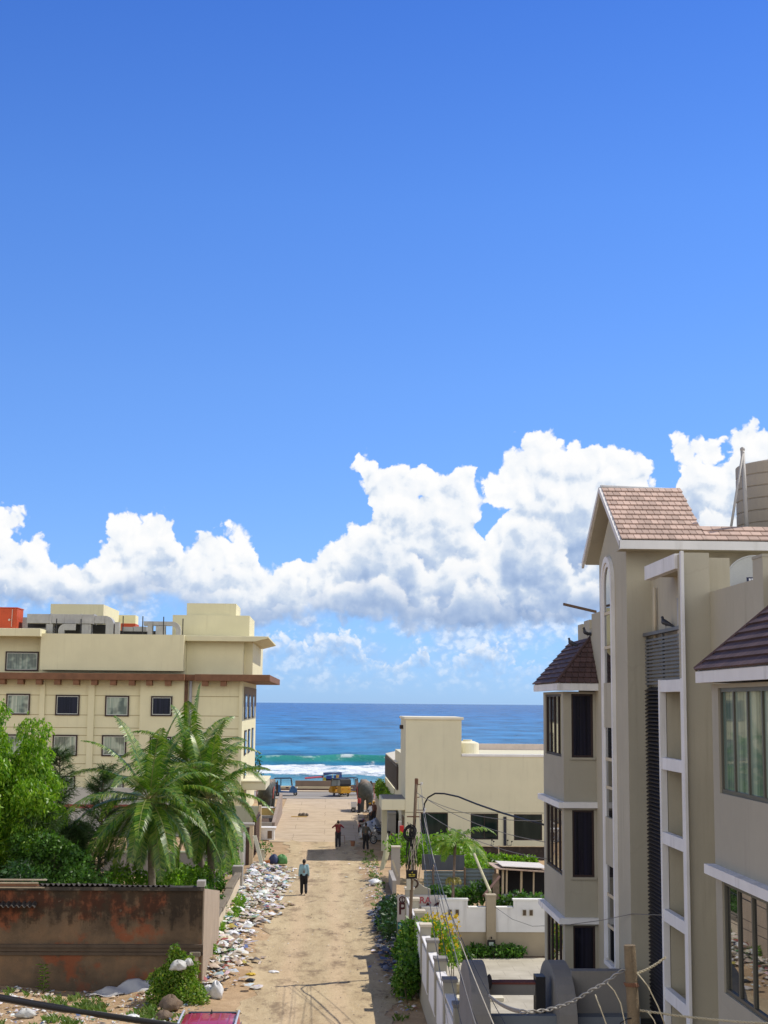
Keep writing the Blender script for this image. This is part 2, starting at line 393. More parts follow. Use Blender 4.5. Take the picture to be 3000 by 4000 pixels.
# ---- leaves
def leaves(blobs, size, n_per, droop=0.0, shell=.55, aspect=.45, rng=None):
    """blobs: (cx,cy,cz,rx,ry,rz,weight) -> V,F of folded leaf quads spread through the volumes"""
    rng = rng or RNG; VV = []
    for (cx, cy, cz, rx, ry, rz, wgt) in blobs:
        n = int(n_per*wgt)
        d = rng.normal(size=(n, 3)); d /= np.linalg.norm(d, axis=1)[:, None]
        r = rng.random(n)**(1/3.0); r = shell*(.75+.25*r**.5)*np.ones(n) + (1-shell)*r
        r *= 1+.16*np.sin(d[:, 0]*7+cx*3)*np.cos(d[:, 2]*6+cy)+rng.normal(size=n)*.05
        P = d*r[:, None]*np.array([rx, ry, rz])+np.array([cx, cy, cz])
        t = rng.normal(size=(n, 3)); t[:, 2] -= droop*1.6; t /= np.linalg.norm(t, axis=1)[:, None]
        nn = rng.normal(size=(n, 3))*.8 + d; s = np.cross(t, nn); s /= np.linalg.norm(s, axis=1)[:, None]+1e-6
        L = size*(.6+.8*rng.random(n))[:, None]
        a = P; b = P+t*L*.5+s*L*aspect*.5; c = P+t*L; e = P+t*L*.5-s*L*aspect*.5
        VV.append(np.stack([a, b, c, e], 1).reshape(-1, 3))
    V = np.concatenate(VV); F = np.arange(len(V)).reshape(-1, 4)
    return V, F
# ---- organic bodies: overlapping primitives fused by a voxel remesh
def _rot_to(v):
    return Vector((0, 0, 1)).rotation_difference(v.normalized()).to_matrix()
def cap(b, p0, r0, p1, r1, n=12, m=4):
    p0 = Vector(p0); p1 = Vector(p1); R = _rot_to(p1-p0); L = (p1-p0).length; vs = []; fs = []
    prof = [(-r0*math.cos(a), r0*math.sin(a)) for a in [math.pi/2*i/m for i in range(m+1)]] + [(L+r1*math.sin(a), r1*math.cos(a)) for a in [math.pi/2*i/m for i in range(m+1)]]
    for (z, r) in prof:
        for j in range(n):
            a = 2*math.pi*j/n; vs.append(p0+R@Vector((max(r, 1e-4)*math.cos(a), max(r, 1e-4)*math.sin(a), z)))
    k = len(prof)
    for i in range(k-1):
        for j in range(n): fs.append((i*n+j, i*n+(j+1) % n, (i+1)*n+(j+1) % n, (i+1)*n+j))
    fs += [list(range(n))[::-1], list(range((k-1)*n, k*n))]
    b.add(vs, fs)
def fuse(b, voxel, name, mats, parent=None, loc=None, smooth_it=3):
    o = b.build(name, mats, None, loc=(0, 0, 0))
    md = o.modifiers.new('r', 'REMESH'); md.mode = 'VOXEL'; md.voxel_size = voxel; md.use_smooth_shade = True
    if smooth_it:
        sm = o.modifiers.new('s', 'SMOOTH'); sm.factor = .5; sm.iterations = smooth_it
    bpy.context.view_layer.update()
    dg = bpy.context.evaluated_depsgraph_get()
    me = bpy.data.meshes.new_from_object(o.evaluated_get(dg)); me.name = name
    old = o.data; o.modifiers.clear(); o.data = me; bpy.data.meshes.remove(old)
    if not me.materials:
        for m in (mats if isinstance(mats, (list, tuple)) else [mats]): me.materials.append(m)
    org = wloc(parent) if parent else Vector(loc or (0, 0, 0))
    me.transform(Matrix.Translation(-org)); me.polygons.foreach_set('use_smooth', [True]*len(me.polygons))
    if parent: o.parent = parent
    else: o.location = org
    return o
# ------------------------------------------------------------------ ground, street, sea
def zground(x, y):
    """height of the lot: flat, with a bank of soil and rubbish against the left wall"""
    h = 0.0
    if 47 < y < 88:
        k = min(1, (y-47)/6)*min(1, (88-y)/10)
        h += .42*k*max(0, 1-abs(x+4.0)/1.9)**1.2
        h += .22*k*max(0, 1-abs(x-2.9)/1.6)**1.3
    if x < -1.5 and y < 52: h += .18*(math.sin(x*1.3+y*.7)+1)*.5*min(1, (-1.5-x)/2)
    return h
def grid(name, xs, ys, zf, mat_, kind=True):
    X, Y = np.meshgrid(xs, ys); Z = np.vectorize(zf)(X, Y)
    V = np.stack([X, Y, Z], -1).reshape(-1, 3); nx = len(xs); ny = len(ys)
    i = np.arange(ny-1)[:, None]*nx+np.arange(nx-1)[None, :]; i = i.ravel()
    F = np.stack([i, i+1, i+1+nx, i+nx], 1)
    o = np_mesh(name, V, F, mat_, smooth=True)
    if kind: o['kind'] = 'structure'
    return o
m, q, b, oc = principled('sandy_soil')
n1 = q.noise(oc, .35, 5, .6); n2 = q.noise(oc, 2.2, 6, .65); n3 = q.noise(oc, 14, 4, .7); n4 = q.vor(oc, 22, 0, out='Distance')
c = q.ramp(q.m('ADD', q.m('MULTIPLY', n1, .55), q.m('MULTIPLY', n2, .45)), [(.28, rgb(.21,.135,.075)), (.42, rgb(.36,.25,.145)), (.56, rgb(.46,.33,.20)), (.75, rgb(.54,.41,.26))])
c = q.mix(q.m('MULTIPLY', q.ss(n3, .56, .68), .6), c, rgb(.16,.11,.07))
c = q.mix(q.m('MULTIPLY', q.ss(n2, .6, .75), .5), c, rgb(.22,.16,.10))
q.put(b.inputs['Base Color'], c); b.inputs['Roughness'].default_value = .95; b.inputs['Specular IOR Level'].default_value = .1
bumpn(q, b, q.m('ADD', n3, q.m('MULTIPLY', n2, 1.5)), .5, .06); SOIL = m
# street: packed sand with two paler wheel tracks and dark broken patches
m, q, b, oc = principled('packed_sand')
ox, oy, oz = q.sep(oc)
st = q.v('MULTIPLY', oc, (1.0, .28, 1.0)); st2 = q.v('MULTIPLY', oc, (1, .45, 1))
n1 = q.noise(st, .7, 5, .6); n2 = q.noise(st2, 2.6, 7, .68); n3 = q.noise(oc, 9, 4, .72); n4 = q.noise(st, .25, 3, .5)
c = q.ramp(q.m('ADD', q.m('MULTIPLY', n1, .5), q.m('MULTIPLY', n2, .5)), [(.30, rgb(.28,.205,.12)), (.44, rgb(.43,.335,.205)), (.58, rgb(.51,.41,.255)), (.78, rgb(.58,.485,.33))])
wob = q.m('ADD', ox, q.m('MULTIPLY', q.m('SUBTRACT', n4, .5), 1.2))
trk = q.m('MULTIPLY', q.ss(q.m('ABSOLUTE', q.m('SUBTRACT', q.m('ABSOLUTE', q.m('ADD', wob, .35)), .8)), .55, .05), .55)
c = q.mix(trk, c, rgb(.56,.42,.27))
dark = q.m('MULTIPLY', q.ss(q.noise(st2, .9, 7, .74), .50, .66), .8)
c = q.mix(dark, c, rgb(.20,.145,.095))
c = q.mix(q.m('MULTIPLY', q.ss(n3, .58, .70), .65), c, rgb(.15,.105,.07))
c = q.mix(q.m('MULTIPLY', q.ss(q.vor(oc, 7.0, 0, out='Distance'), .16, .08), q.m('MULTIPLY', q.ss(n2, .45, .6), .7)), c, rgb(.62,.55,.45))
q.put(b.inputs['Base Color'], c); b.inputs['Roughness'].default_value = .95; b.inputs['Specular IOR Level'].default_value = .1
bumpn(q, b, q.m('ADD', n3, q.m('MULTIPLY', n2, 1.6)), .5, .07); STREET = m
# far lane: worn concrete slabs under drifted sand
m, q, b, oc = principled('sandy_concrete')
st = q.v('MULTIPLY', oc, (.25, 1.0, 1)); n1 = q.noise(st, 1.1, 6, .65); n2 = q.noise(oc, 1.2, 6, .65); n3 = q.noise(oc, 11, 3, .7)
c = q.ramp(q.m('ADD', q.m('MULTIPLY', n1, .6), q.m('MULTIPLY', n2, .4)), [(.32, rgb(.33,.25,.165)), (.5, rgb(.47,.37,.25)), (.68, rgb(.56,.46,.33))])
c = q.mix(q.m('MULTIPLY', q.ss(n3, .58, .7), .4), c, rgb(.22,.17,.12))
br = q.n.new('ShaderNodeTexBrick'); q.put(br.inputs['Vector'], q.v('ADD', oc, q.v('SCALE', q.noise(oc, .8, 2, .5, color=True), sc=.25)))
for k_, v_ in (('Scale', 1.0), ('Mortar Size', .018), ('Brick Width', 4.4), ('Row Height', 4.2)): br.inputs[k_].default_value = v_
c = q.mix(q.m('MULTIPLY', br.outputs['Fac'], .75), c, rgb(.19,.14,.09))
q.put(b.inputs['Base Color'], c); b.inputs['Roughness'].default_value = .92; bumpn(q, b, q.m('ADD', n3, n2), .3, .04); CONC = m
# asphalt
m, q, b, oc = principled('asphalt')
n1 = q.noise(q.v('MULTIPLY', oc, (.12, 1, 1)), 1.0, 5, .6); n2 = q.noise(oc, 6, 4, .7)
c = q.ramp(n1, [(.34, rgb(.15,.145,.135)), (.5, rgb(.27,.25,.22)), (.66, rgb(.36,.31,.25))]); c = q.mix(q.m('MULTIPLY', q.ss(n2, .5, .7), .3), c, rgb(.12,.11,.1))
q.put(b.inputs['Base Color'], c); b.inputs['Roughness'].default_value = .9; ASPH = m
# tiled yard
m, q, b, oc = principled('yard_slabs')
br = q.n.new('ShaderNodeTexBrick'); q.put(br.inputs['Vector'], oc)
for k_, v_ in (('Scale', 1.0), ('Mortar Size', .012), ('Brick Width', .9), ('Row Height', .9)): br.inputs[k_].default_value = v_
c = q.ramp(q.noise(oc, .8, 5, .6), [(.3, rgb(.33,.30,.23)), (.7, rgb(.47,.435,.35))])
c = q.mix(q.m('MULTIPLY', br.outputs['Fac'], .6), c, rgb(.25,.22,.17))
q.put(b.inputs['Base Color'], c); b.inputs['Roughness'].default_value = .85; YARD = m
def zshore(x, y):
    if y < 161: return -.03+zground(x, y)
    return max(-.03-(y-161)*.052, -9)
gx = np.concatenate([[-3000, -600, -150, -60, -30], np.arange(-22, 14.1, .4), [20, 40, 80, 300, 3000]])
gy = np.concatenate([[-300, -60, 0, 15, 25], np.arange(30, 92, .5), np.arange(93, 160, 4), [161, 180, 200, 220, 240, 260, 300, 400, 600]])
grid('ground', gx, gy, zshore, SOIL)
def ragged(x, y, x0, x1):
    """uneven edge of the packed sand"""
    e = .35*math.sin(y*.9)+.25*math.sin(y*2.3+1)+.15*math.sin(y*5.1)
    return -.015 if x in (x0, x1) else .006+.02*math.sin(x*2.1+y*.5)*math.sin(y*.33)
def street_mesh():
    ys = np.arange(20, 101, .5); us = np.linspace(0, 1, 25); V = []
    for y in ys:
        xl = -2.6+.25*math.sin(y*.55)+.18*math.sin(y*1.7+1)+.1*math.sin(y*4.1); xr = 2.15+.25*math.sin(y*.5+2)+.15*math.sin(y*1.9)+.1*math.sin(y*4.7)
        for u in us:
            x = xl+(xr-xl)*u
            z = zground(x, y)+.012*math.sin(x*3+y)*math.sin(y*.8)+.02*(1-abs(2*u-1)**6)-.012
            V.append((x, y, z))
    nx = len(us); i = (np.arange(len(ys)-1)[:, None]*nx+np.arange(nx-1)[None, :]).ravel()
    o = np_mesh('street', np.array(V), np.stack([i, i+1, i+1+nx, i+nx], 1), STREET, smooth=True); o['kind'] = 'structure'
street_mesh()
grid('lane', np.linspace(-3.9, 3.1, 15), np.linspace(99.3, 143.2, 60), lambda x, y: .012+.008*math.sin(x*1.3+y*.4), CONC)
grid('beach_road', [-400, 400], [143.2, 154.2], lambda x, y: .02, ASPH)
grid('promenade', [-400, 400], [154.2, 160.6], lambda x, y: .06, M('promenade_sand', (.52,.43,.31), .95, .15, .6))
grid('yard', [3.2, 30], [33.0, 54.8], lambda x, y: .01, YARD)
# painted edge line of the beach road
part('road_line', M('road_paint', (.75,.73,.68), .8, .15, 3), None, lambda b: b.box(-60, 60, 144.4, 144.56, .021, .025))['kind'] = 'structure'
# ---- sea
m, q, b, oc = principled('sea_water')
ox, oy, oz = q.sep(oc)
dist = q.m('MAXIMUM', oy, 1.0)
wv = q.v('MULTIPLY', oc, (.45, 1.0, 1.0))
n1 = q.noise(wv, .9, 5, .62); n2 = q.noise(q.v('MULTIPLY', oc, (.5, .20, 1)), .085, 8, .66); n3 = q.noise(q.v('MULTIPLY', oc, (.3, 1, 1)), .012, 4, .6)
deep = q.ramp(q.lin(dist, 225, 2600), [(0.0, rgb(.085,.24,.31)), (.03, rgb(.028,.150,.27)), (.12, rgb(.026,.150,.33)), (.5, rgb(.022,.130,.33)), (1.0, rgb(.026,.115,.30))])
deep = q.v('SCALE', deep, sc=q.lin(n2, .3, .7, .35, 1.75))
deep = q.v('SCALE', deep, sc=q.lin(n3, .3, .7, .85, 1.15))
# white water of the surf: streaky foam by distance from the beach and height on the breaker
fx = q.v('MULTIPLY', oc, (.30, .16, .6))
f1 = q.noise(fx, .9, 7, .68); f2 = q.noise(q.v('MULTIPLY', oc, (.08, .10, 1)), .8, 5, .6)
ff = q.m('ADD', q.m('MULTIPLY', f1, .6), q.m('MULTIPLY', f2, .4))
zone = q.m('MULTIPLY', q.ss(dist, 246, 259), q.ss(q.m('ADD', dist, q.m('MULTIPLY', f2, 6)), 297, 292))
thr = q.m('SUBTRACT', .60, q.m('MULTIPLY', zone, .16))
inner = q.ss(dist, 300, 297)
foam = q.m('MULTIPLY', q.ss(q.m('SUBTRACT', ff, thr), -.05, .09), inner)
caps_ = q.m('MULTIPLY', q.ss(q.noise(q.v('MULTIPLY', oc, (.25, 1, 1)), .22, 4, .6), .70, .78), .5)
crest = q.m('MULTIPLY', q.m('MULTIPLY', q.ss(oz, 1.05, 1.5), q.ss(q.noise(oc, .16, 5, .65), .50, .60)), q.lin(ox, -8, 12, .25, 1.0))
foam = q.m('MAXIMUM', q.m('MAXIMUM', foam, crest), q.m('MULTIPLY', caps_, q.ss(dist, 700, 310)))
green = q.m('MULTIPLY', q.m('MULTIPLY', q.ss(oz, .12, .9), q.ss(dist, 304, 299.5)), q.ss(dist, 292, 296))
c = q.mix(green, deep, rgb(.035,.22,.20))
c = q.mix(foam, c, rgb(.66,.70,.74))
q.put(b.inputs['Base Color'], c)
q.put(b.inputs['Roughness'], q.m('ADD', q.m('MULTIPLY', foam, .5), .24)); b.inputs['Specular IOR Level'].default_value = .12; b.inputs['IOR'].default_value = 1.10
h = q.m('ADD', q.m('MULTIPLY', n1, .5), q.m('ADD', q.m('MULTIPLY', n2, 2.2), q.m('MULTIPLY', f1, q.m('MULTIPLY', foam, .6))))
bumpn(q, b, h, .9, .7); SEA = m
def sea_mesh():
    ys = np.concatenate([np.arange(215, 290, 1.0), np.arange(290, 312, .22), np.arange(312, 420, 1.5), np.arange(420, 900, 12), [1000, 1400, 2000, 3000, 5000, 9000, 16000, 30000, 50000]])
    xs = np.concatenate([[-40000, -9000, -1500, -300, -120], np.arange(-60, 61, 1.5), [120, 300, 1500, 9000, 40000]])
    X, Y = np.meshgrid(xs, ys)
    Z = np.zeros_like(X)
    near = np.clip((700-Y)/400, 0, 1)*np.clip((Y-300)/20, 0, 1)
    Z += near*(.16*np.sin(Y*.16+.8*np.sin(X*.03))+.12*np.sin(Y*.41+X*.06)+.08*np.sin(Y*.9-X*.11+1))
    yc = 297.6+2.2*np.sin(X*.06)+1.1*np.sin(X*.17+1)+.5*np.sin(X*.41); d = Y-yc
    amp = 1.5+.28*np.sin(X*.045+2)+.16*np.sin(X*.21)+.08*np.sin(X*.53)
    Z += amp*np.where(d < 0, np.exp(-(d/1.5)**2), np.exp(-(d/5.5)**2))
    yc2 = 318+2*np.sin(X*.04+2); Z += .6*np.exp(-((Y-yc2)/3.5)**2)
    yc3 = 340+2*np.sin(X*.03+4); Z += .5*np.exp(-((Y-yc3)/4)**2)
    foamz = (Y > 240) & (Y < 296); Z += foamz*.10*(np.sin(X*1.1+Y*.7)*np.sin(Y*1.3)+np.sin(X*.37-Y*.4))
    V = np.stack([X, Y, Z-3.0], -1).reshape(-1, 3); nx = len(xs)
    i = (np.arange(len(ys)-1)[:, None]*nx+np.arange(nx-1)[None, :]).ravel()
    o = np_mesh('sea', V, np.stack([i, i+1, i+1+nx, i+nx], 1), SEA, loc=(0, 0, -3.0), smooth=True); o['kind'] = 'structure'
sea_mesh()
# ------------------------------------------------------------------ shared surfaces
CREAM = M('cream_paint', (.64,.60,.40), .85, .07, .5, streak=.22, scol=(.36,.31,.19), bump=.08, fine=.02)
CREAM2 = M('pale_cream_paint', (.60,.57,.42), .85, .06, .6, streak=.18, scol=(.30,.27,.2), bump=.08, fine=.02)
BROWNB = M('brown_boards', (.175,.085,.045), .7, .25, 2.0, streak=.3, scol=(.09,.05,.03))
FRAME = M('dark_frame', (.035,.02,.018), .5, .05)
WHITEP = M('white_paint', (.70,.69,.68), .7, .10, 1.0, streak=.5, scol=(.34,.32,.29), bump=.05, fine=.02)
TAN = M('tan_paint', (.41,.378,.295), .85, .10, .5, streak=.30, crack=.10, scol=(.19,.165,.125), bump=.10, fine=.03)
TANG = M('grey_tan_paint', (.36,.335,.268), .85, .10, .5, streak=.28, crack=.10, scol=(.16,.14,.12), bump=.10, fine=.03)
GREYP = M('grey_render', (.235,.22,.20), .9, .12, .8, streak=.35, scol=(.10,.095,.09), bump=.15)
CONCG = M('grey_concrete', (.34,.32,.29), .92, .14, .9, streak=.3, scol=(.15,.14,.12), bump=.25)
STEEL = M('duct_sheet', (.36,.355,.34), .5, .22, 1.3, metal=.15, spec=.5, streak=.5, scol=(.13,.12,.11), bump=.05)
BLACKM = M('black_metal', (.018,.018,.02), .45, .08)
RUST = M('rusty_iron', (.15,.075,.045), .85, .3, 3)
PIPEM = M('grey_pipe', (.36,.35,.34), .55, .08)
REDP = M('orange_red_paint', (.50,.075,.025), .55, .12, 1.2, streak=.25, scol=(.2,.05,.03))
def curtain_glass(name, c0, c1, fold=9.0, rough=.03, ior=1.6, axis=0, blotch=.0):
    if name in MATS: return MATS[name]
    m, q, b, oc = principled(name)
    s = q.sep(oc); a = s[axis]
    wv = q.noise(q.xyz(q.m('MULTIPLY', a, fold), 0, q.m('MULTIPLY', s[2], .15)), 1.0, 3, .6)
    c = q.mix(q.ss(wv, .33, .66), rgb(*c0), rgb(*c1))
    if blotch: c = q.mix(q.m('MULTIPLY', q.ss(q.noise(oc, .55, 3, .6), .46, .56), blotch), c, rgb(.01,.012,.014))
    q.put(b.inputs['Base Color'], c); b.inputs['Roughness'].default_value = rough; b.inputs['IOR'].default_value = ior
    b.inputs['Specular IOR Level'].default_value = .5
    MATS[name] = m; return m
HGLASS = curtain_glass('curtained_pane', (.20,.26,.21), (.44,.48,.38), 6.0, .06, 1.4, 0, .55)
DGLASS = curtain_glass('dark_pane', (.004,.004,.008), (.016,.015,.028), 10.0, .12, 1.35)
MIRROR = curtain_glass('tinted_pane', (.010,.012,.012), (.03,.032,.03), 4.0, .015, 3.2, 1)
SAGE = curtain_glass('sage_curtain_pane', (.08,.135,.115), (.33,.41,.33), 5.5, .03, 1.75, 1)
RGLASS = curtain_glass('green_black_pane', (.008,.016,.015), (.022,.032,.03), 2.0, .06, 1.33)
# ------------------------------------------------------------------ hotel on the left
HY = 115.0
def hx(zx, Y=HY): return at(zx*.663, 2650, Y).x          # column of the close-up -> X
def hz(zy, Y=HY, zx=700): return at(zx*.663, 2300+zy*.663, Y).z
hotel = thing('hotel_building', 'cream hotel block with brown eave and square curtained windows, left of the lane', 'hotel', (hx(1430), HY, 0))
XR = hx(1430); XL = -34.0
def hotel_build():
    zt = hz(515)                                      # top of the storeys
    w_ = MB(); w_.box(XL, XR, HY, 137, 0, zt)
    # projecting pilasters and the wide bay
    for a, b_ in ((240, 270), (525, 562), (-60, -25)): w_.box(hx(a), hx(b_), HY-.16, HY-.001, 0, zt-.01)
    w_.box(hx(832), hx(1090), HY-.3, HY-.001, 0, zt-.01); w_.box(hx(1412), XR+.02, HY-.14, HY-.001, 0, zt-.01)
    # upper storey: recess wall, blank parapet box, corner block
    z2 = hz(285)
    w_.box(XL, hx(1085), HY+1.0, 136, zt+.001, z2)
    w_.box(hx(235), hx(1080), HY-.25, HY+.99, zt+.45, hz(268))
    w_.box(hx(1085)+.02, hx(1425), HY+1.3, 135.5, zt+.001, z2)
    w_.box(hx(1425)+.01, hx(1478), HY+2.2, 135, zt+.001, z2-.01)
    # roof-top blocks
    w_.box(hx(975), hx(1463, 119), 119, 127, z2+.2, hz(150, 119)); w_.box(hx(1090, 120), hx(1382, 120), 120, 126, hz(150, 119)+.001, hz(80, 120))
    w_.box(hx(282, 122), hx(596, 122), 122, 131, z2, hz(93, 122))
    w_.box(hx(282,122)-.0+.01, hx(596,122)+1.5, 131.01, 133, z2, hz(93, 122)-.35)
    w_.build('wall', CREAM, hotel)
    GRM = M('groove_shadow_paint', (.33,.27,.15), .9, .05)
    for zy in (630, 745, 820, 865, 980, 1032, 1105, 1220):
        for a, b_ in ((-60, 240), (270, 525), (562, 832), (1125, 1412)): part('groove', GRM, hotel, lambda b: b.box(hx(a)+.02, hx(b_)-.02, HY-.012, HY-.002, hz(zy)-.025, hz(zy)+.025))
    e = MB(); ze = hz(500); e.box(XL, hx(1095), HY-1.25, HY+.9, ze-.52, ze); e.box(hx(1155), hx(1590, HY-1.2), HY-1.25, 137.5, ze-.52, ze)
    e.box(hx(1095)+.01, hx(1155)-.01, HY-.6, HY+.9, ze-.5, ze-.02)
    e.build('eave', BROWNB, hotel, bevel=.03)
    for zx in (-78, 30, 137, 245, 352, 462, 568, 678, 787, 889, 998, 1215, 1322):
        part('eave_bracket', BROWNB, hotel, lambda b: b.box(hx(zx-17), hx(zx+17), HY-1.1, HY-.31, ze-.92, ze-.521))
    s = MB(); zs = hz(288); s.box(XL, hx(240), HY-.9, HY+3, zs, zs+.62)
    s.build('roof_slab', CREAM, hotel, bevel=.04)
    s = MB(); zs = hz(302); x1 = hx(1578, HY+.2)
    s.prism([(hx(1078), HY+.2, zs), (x1-1.1, HY+.2, zs), (x1, HY+.2, zs+.28), (x1, HY+.2, zs+.42), (hx(1078), HY+.2, zs+.42)], (0, 16, 0))
    s.build('roof_slab', CREAM, hotel, bevel=.03)
    for zx, m_, r in ((1098, RUST, .07), (1108, RUST, .05), (1128, PIPEM, .12)):
        part('downpipe', m_, hotel, lambda b: b.tube([(hx(zx), HY-.38, 1), (hx(zx), HY-.38, ze-.5)], r, 8), smooth=True)
    def window(x0, x1, z0, z1, Y, glass=HGLASS, mull=False):
        f = MB(); t = .11
        f.box(x0, x1, Y-.10, Y-.002, z0, z0+t); f.box(x0, x1, Y-.10, Y-.002, z1-t, z1); f.box(x0, x0+t, Y-.10, Y-.002, z0+t, z1-t); f.box(x1-t, x1, Y-.10, Y-.002, z0+t, z1-t)
        fr = f.build('window', FRAME, hotel)
        s_ = MB(); u = .05; a0, a1, c0, c1 = x0+t, x1-t, z0+t, z1-t
        s_.box(a0, a1, Y-.07, Y-.005, c0, c0+u); s_.box(a0, a1, Y-.07, Y-.005, c1-u, c1); s_.box(a0, a0+u, Y-.07, Y-.005, c0+u, c1-u); s_.box(a1-u, a1, Y-.07, Y-.005, c0+u, c1-u)
        if mull: s_.box((a0+a1)/2-.03, (a0+a1)/2+.03, Y-.068, Y-.006, c0+u, c1-u)
        s_.build('sash', M('sash_grey', (.50,.52,.47), .5, .05), fr)
        part('pane', glass, fr, lambda b: b.box(a0+u, a1-u, Y-.03, Y-.012, c0+u, c1-u))
    for a, b_, c_, d_ in ((43, 183, 623, 747), (333, 475, 627, 749), (625, 766, 629, 752), (325, 470, 862, 987), (613, 757, 862, 987), (318, 465, 1104, 1225), (605, 750, 1106, 1228), (38, 178, 862, 986), (30, 172, 1104, 1225)):
        window(hx(a), hx(b_), hz(d_), hz(c_), HY, DGLASS if (a, c_) == (333, 627) else HGLASS)
    for c_, d_ in ((630, 748), (868, 988)): window(hx(897), hx(1022), hz(d_), hz(c_), HY-.3, DGLASS)
    window(hx(28, HY+1), hx(224, HY+1), hz(490, HY+1), hz(375, HY+1), HY+1.0, HGLASS, False)
    # lane side: balconies and narrow windows
    for (y0, y1, zc, h) in ((118, 120.6, hz(690), 2.0), (124, 126.2, hz(690), 2.0), (118.5, 121, hz(910), 2.0), (124, 126.5, hz(910), 2.0), (119, 121.5, hz(1100), 1.6), (130, 132, hz(690), 2.0), (130, 132, hz(910), 2.0)):
        f = part('side_window', FRAME, hotel, lambda b: b.box(XR+.002, XR+.08, y0, y1, zc-h/2, zc+h/2))
        part('pane', HGLASS, f, lambda b: b.box(XR+.082, XR+.095, y0+.15, y1-.15, zc-h/2+.15, zc+h/2-.15))
    part('side_cladding', M('brown_grey_cladding', (.20,.155,.11), .8, .2, 2), hotel, lambda b: b.box(XR+.002, XR+.05, 117.2, 136.5, hz(690), hz(560)-.1))
    # entrance canopy slab towards the lane
    z1 = at(1000, 3047, 117).z; x1 = at(1040, 3060, 117).x
    cb = MB(); cb.box(XR+.01, x1, 116.2, 124, z1-.75, z1-.16); cb.box(XR+.005, x1+.08, 116.1, 124.1, z1-.158, z1)
    cb.build('entrance_canopy', CREAM2, hotel, bevel=.05)
    # antenna rods along the roof edge
    for zx, zy in ((710, 158), (827, 158), (951, 160), (315, 178), (460, 178), (1066, 170)):
        part('roof_rod', BLACKM, hotel, lambda b: b.tube([(hx(zx), HY+.4, hz(290)), (hx(zx), HY+.4, hz(zy))], .045, 6))
hotel_build()
# air ducts on the hotel roof, drawn in the roof-edge close-up (scale .452 px, origin 0,2350)
def dx_(x, Y): return at(x*.4521, 2500, Y).x
def dz_(y, Y, x=500): return at(x*.4521, 2350+y*.4521, Y).z
def bend(b, c, a0, a1, R, wy, wt, n=10):
    """square duct elbow in the XZ plane about c"""
    P = []
    for i in range(n+1):
        a = a0+(a1-a0)*i/n
        for r in (R-wt/2, R+wt/2):
            for y in (c[1]-wy/2, c[1]+wy/2): P.append((c[0]+r*math.cos(a), y, c[2]+r*math.sin(a)))
    F = []
    for i in range(n):
        k = i*4
        F += [(k, k+1, k+5, k+4), (k+2, k+6, k+7, k+3), (k, k+4, k+6, k+2), (k+1, k+3, k+7, k+5)]
    F += [(0, 2, 3, 1), (n*4, n*4+1, n*4+3, n*4+2)]
    b.add(P, F)
def duct(name, label, fn, loc):
    t = thing(name, label, 'air duct', loc, 'sheet metal air ducts along the hotel roof'); fn(t); return t
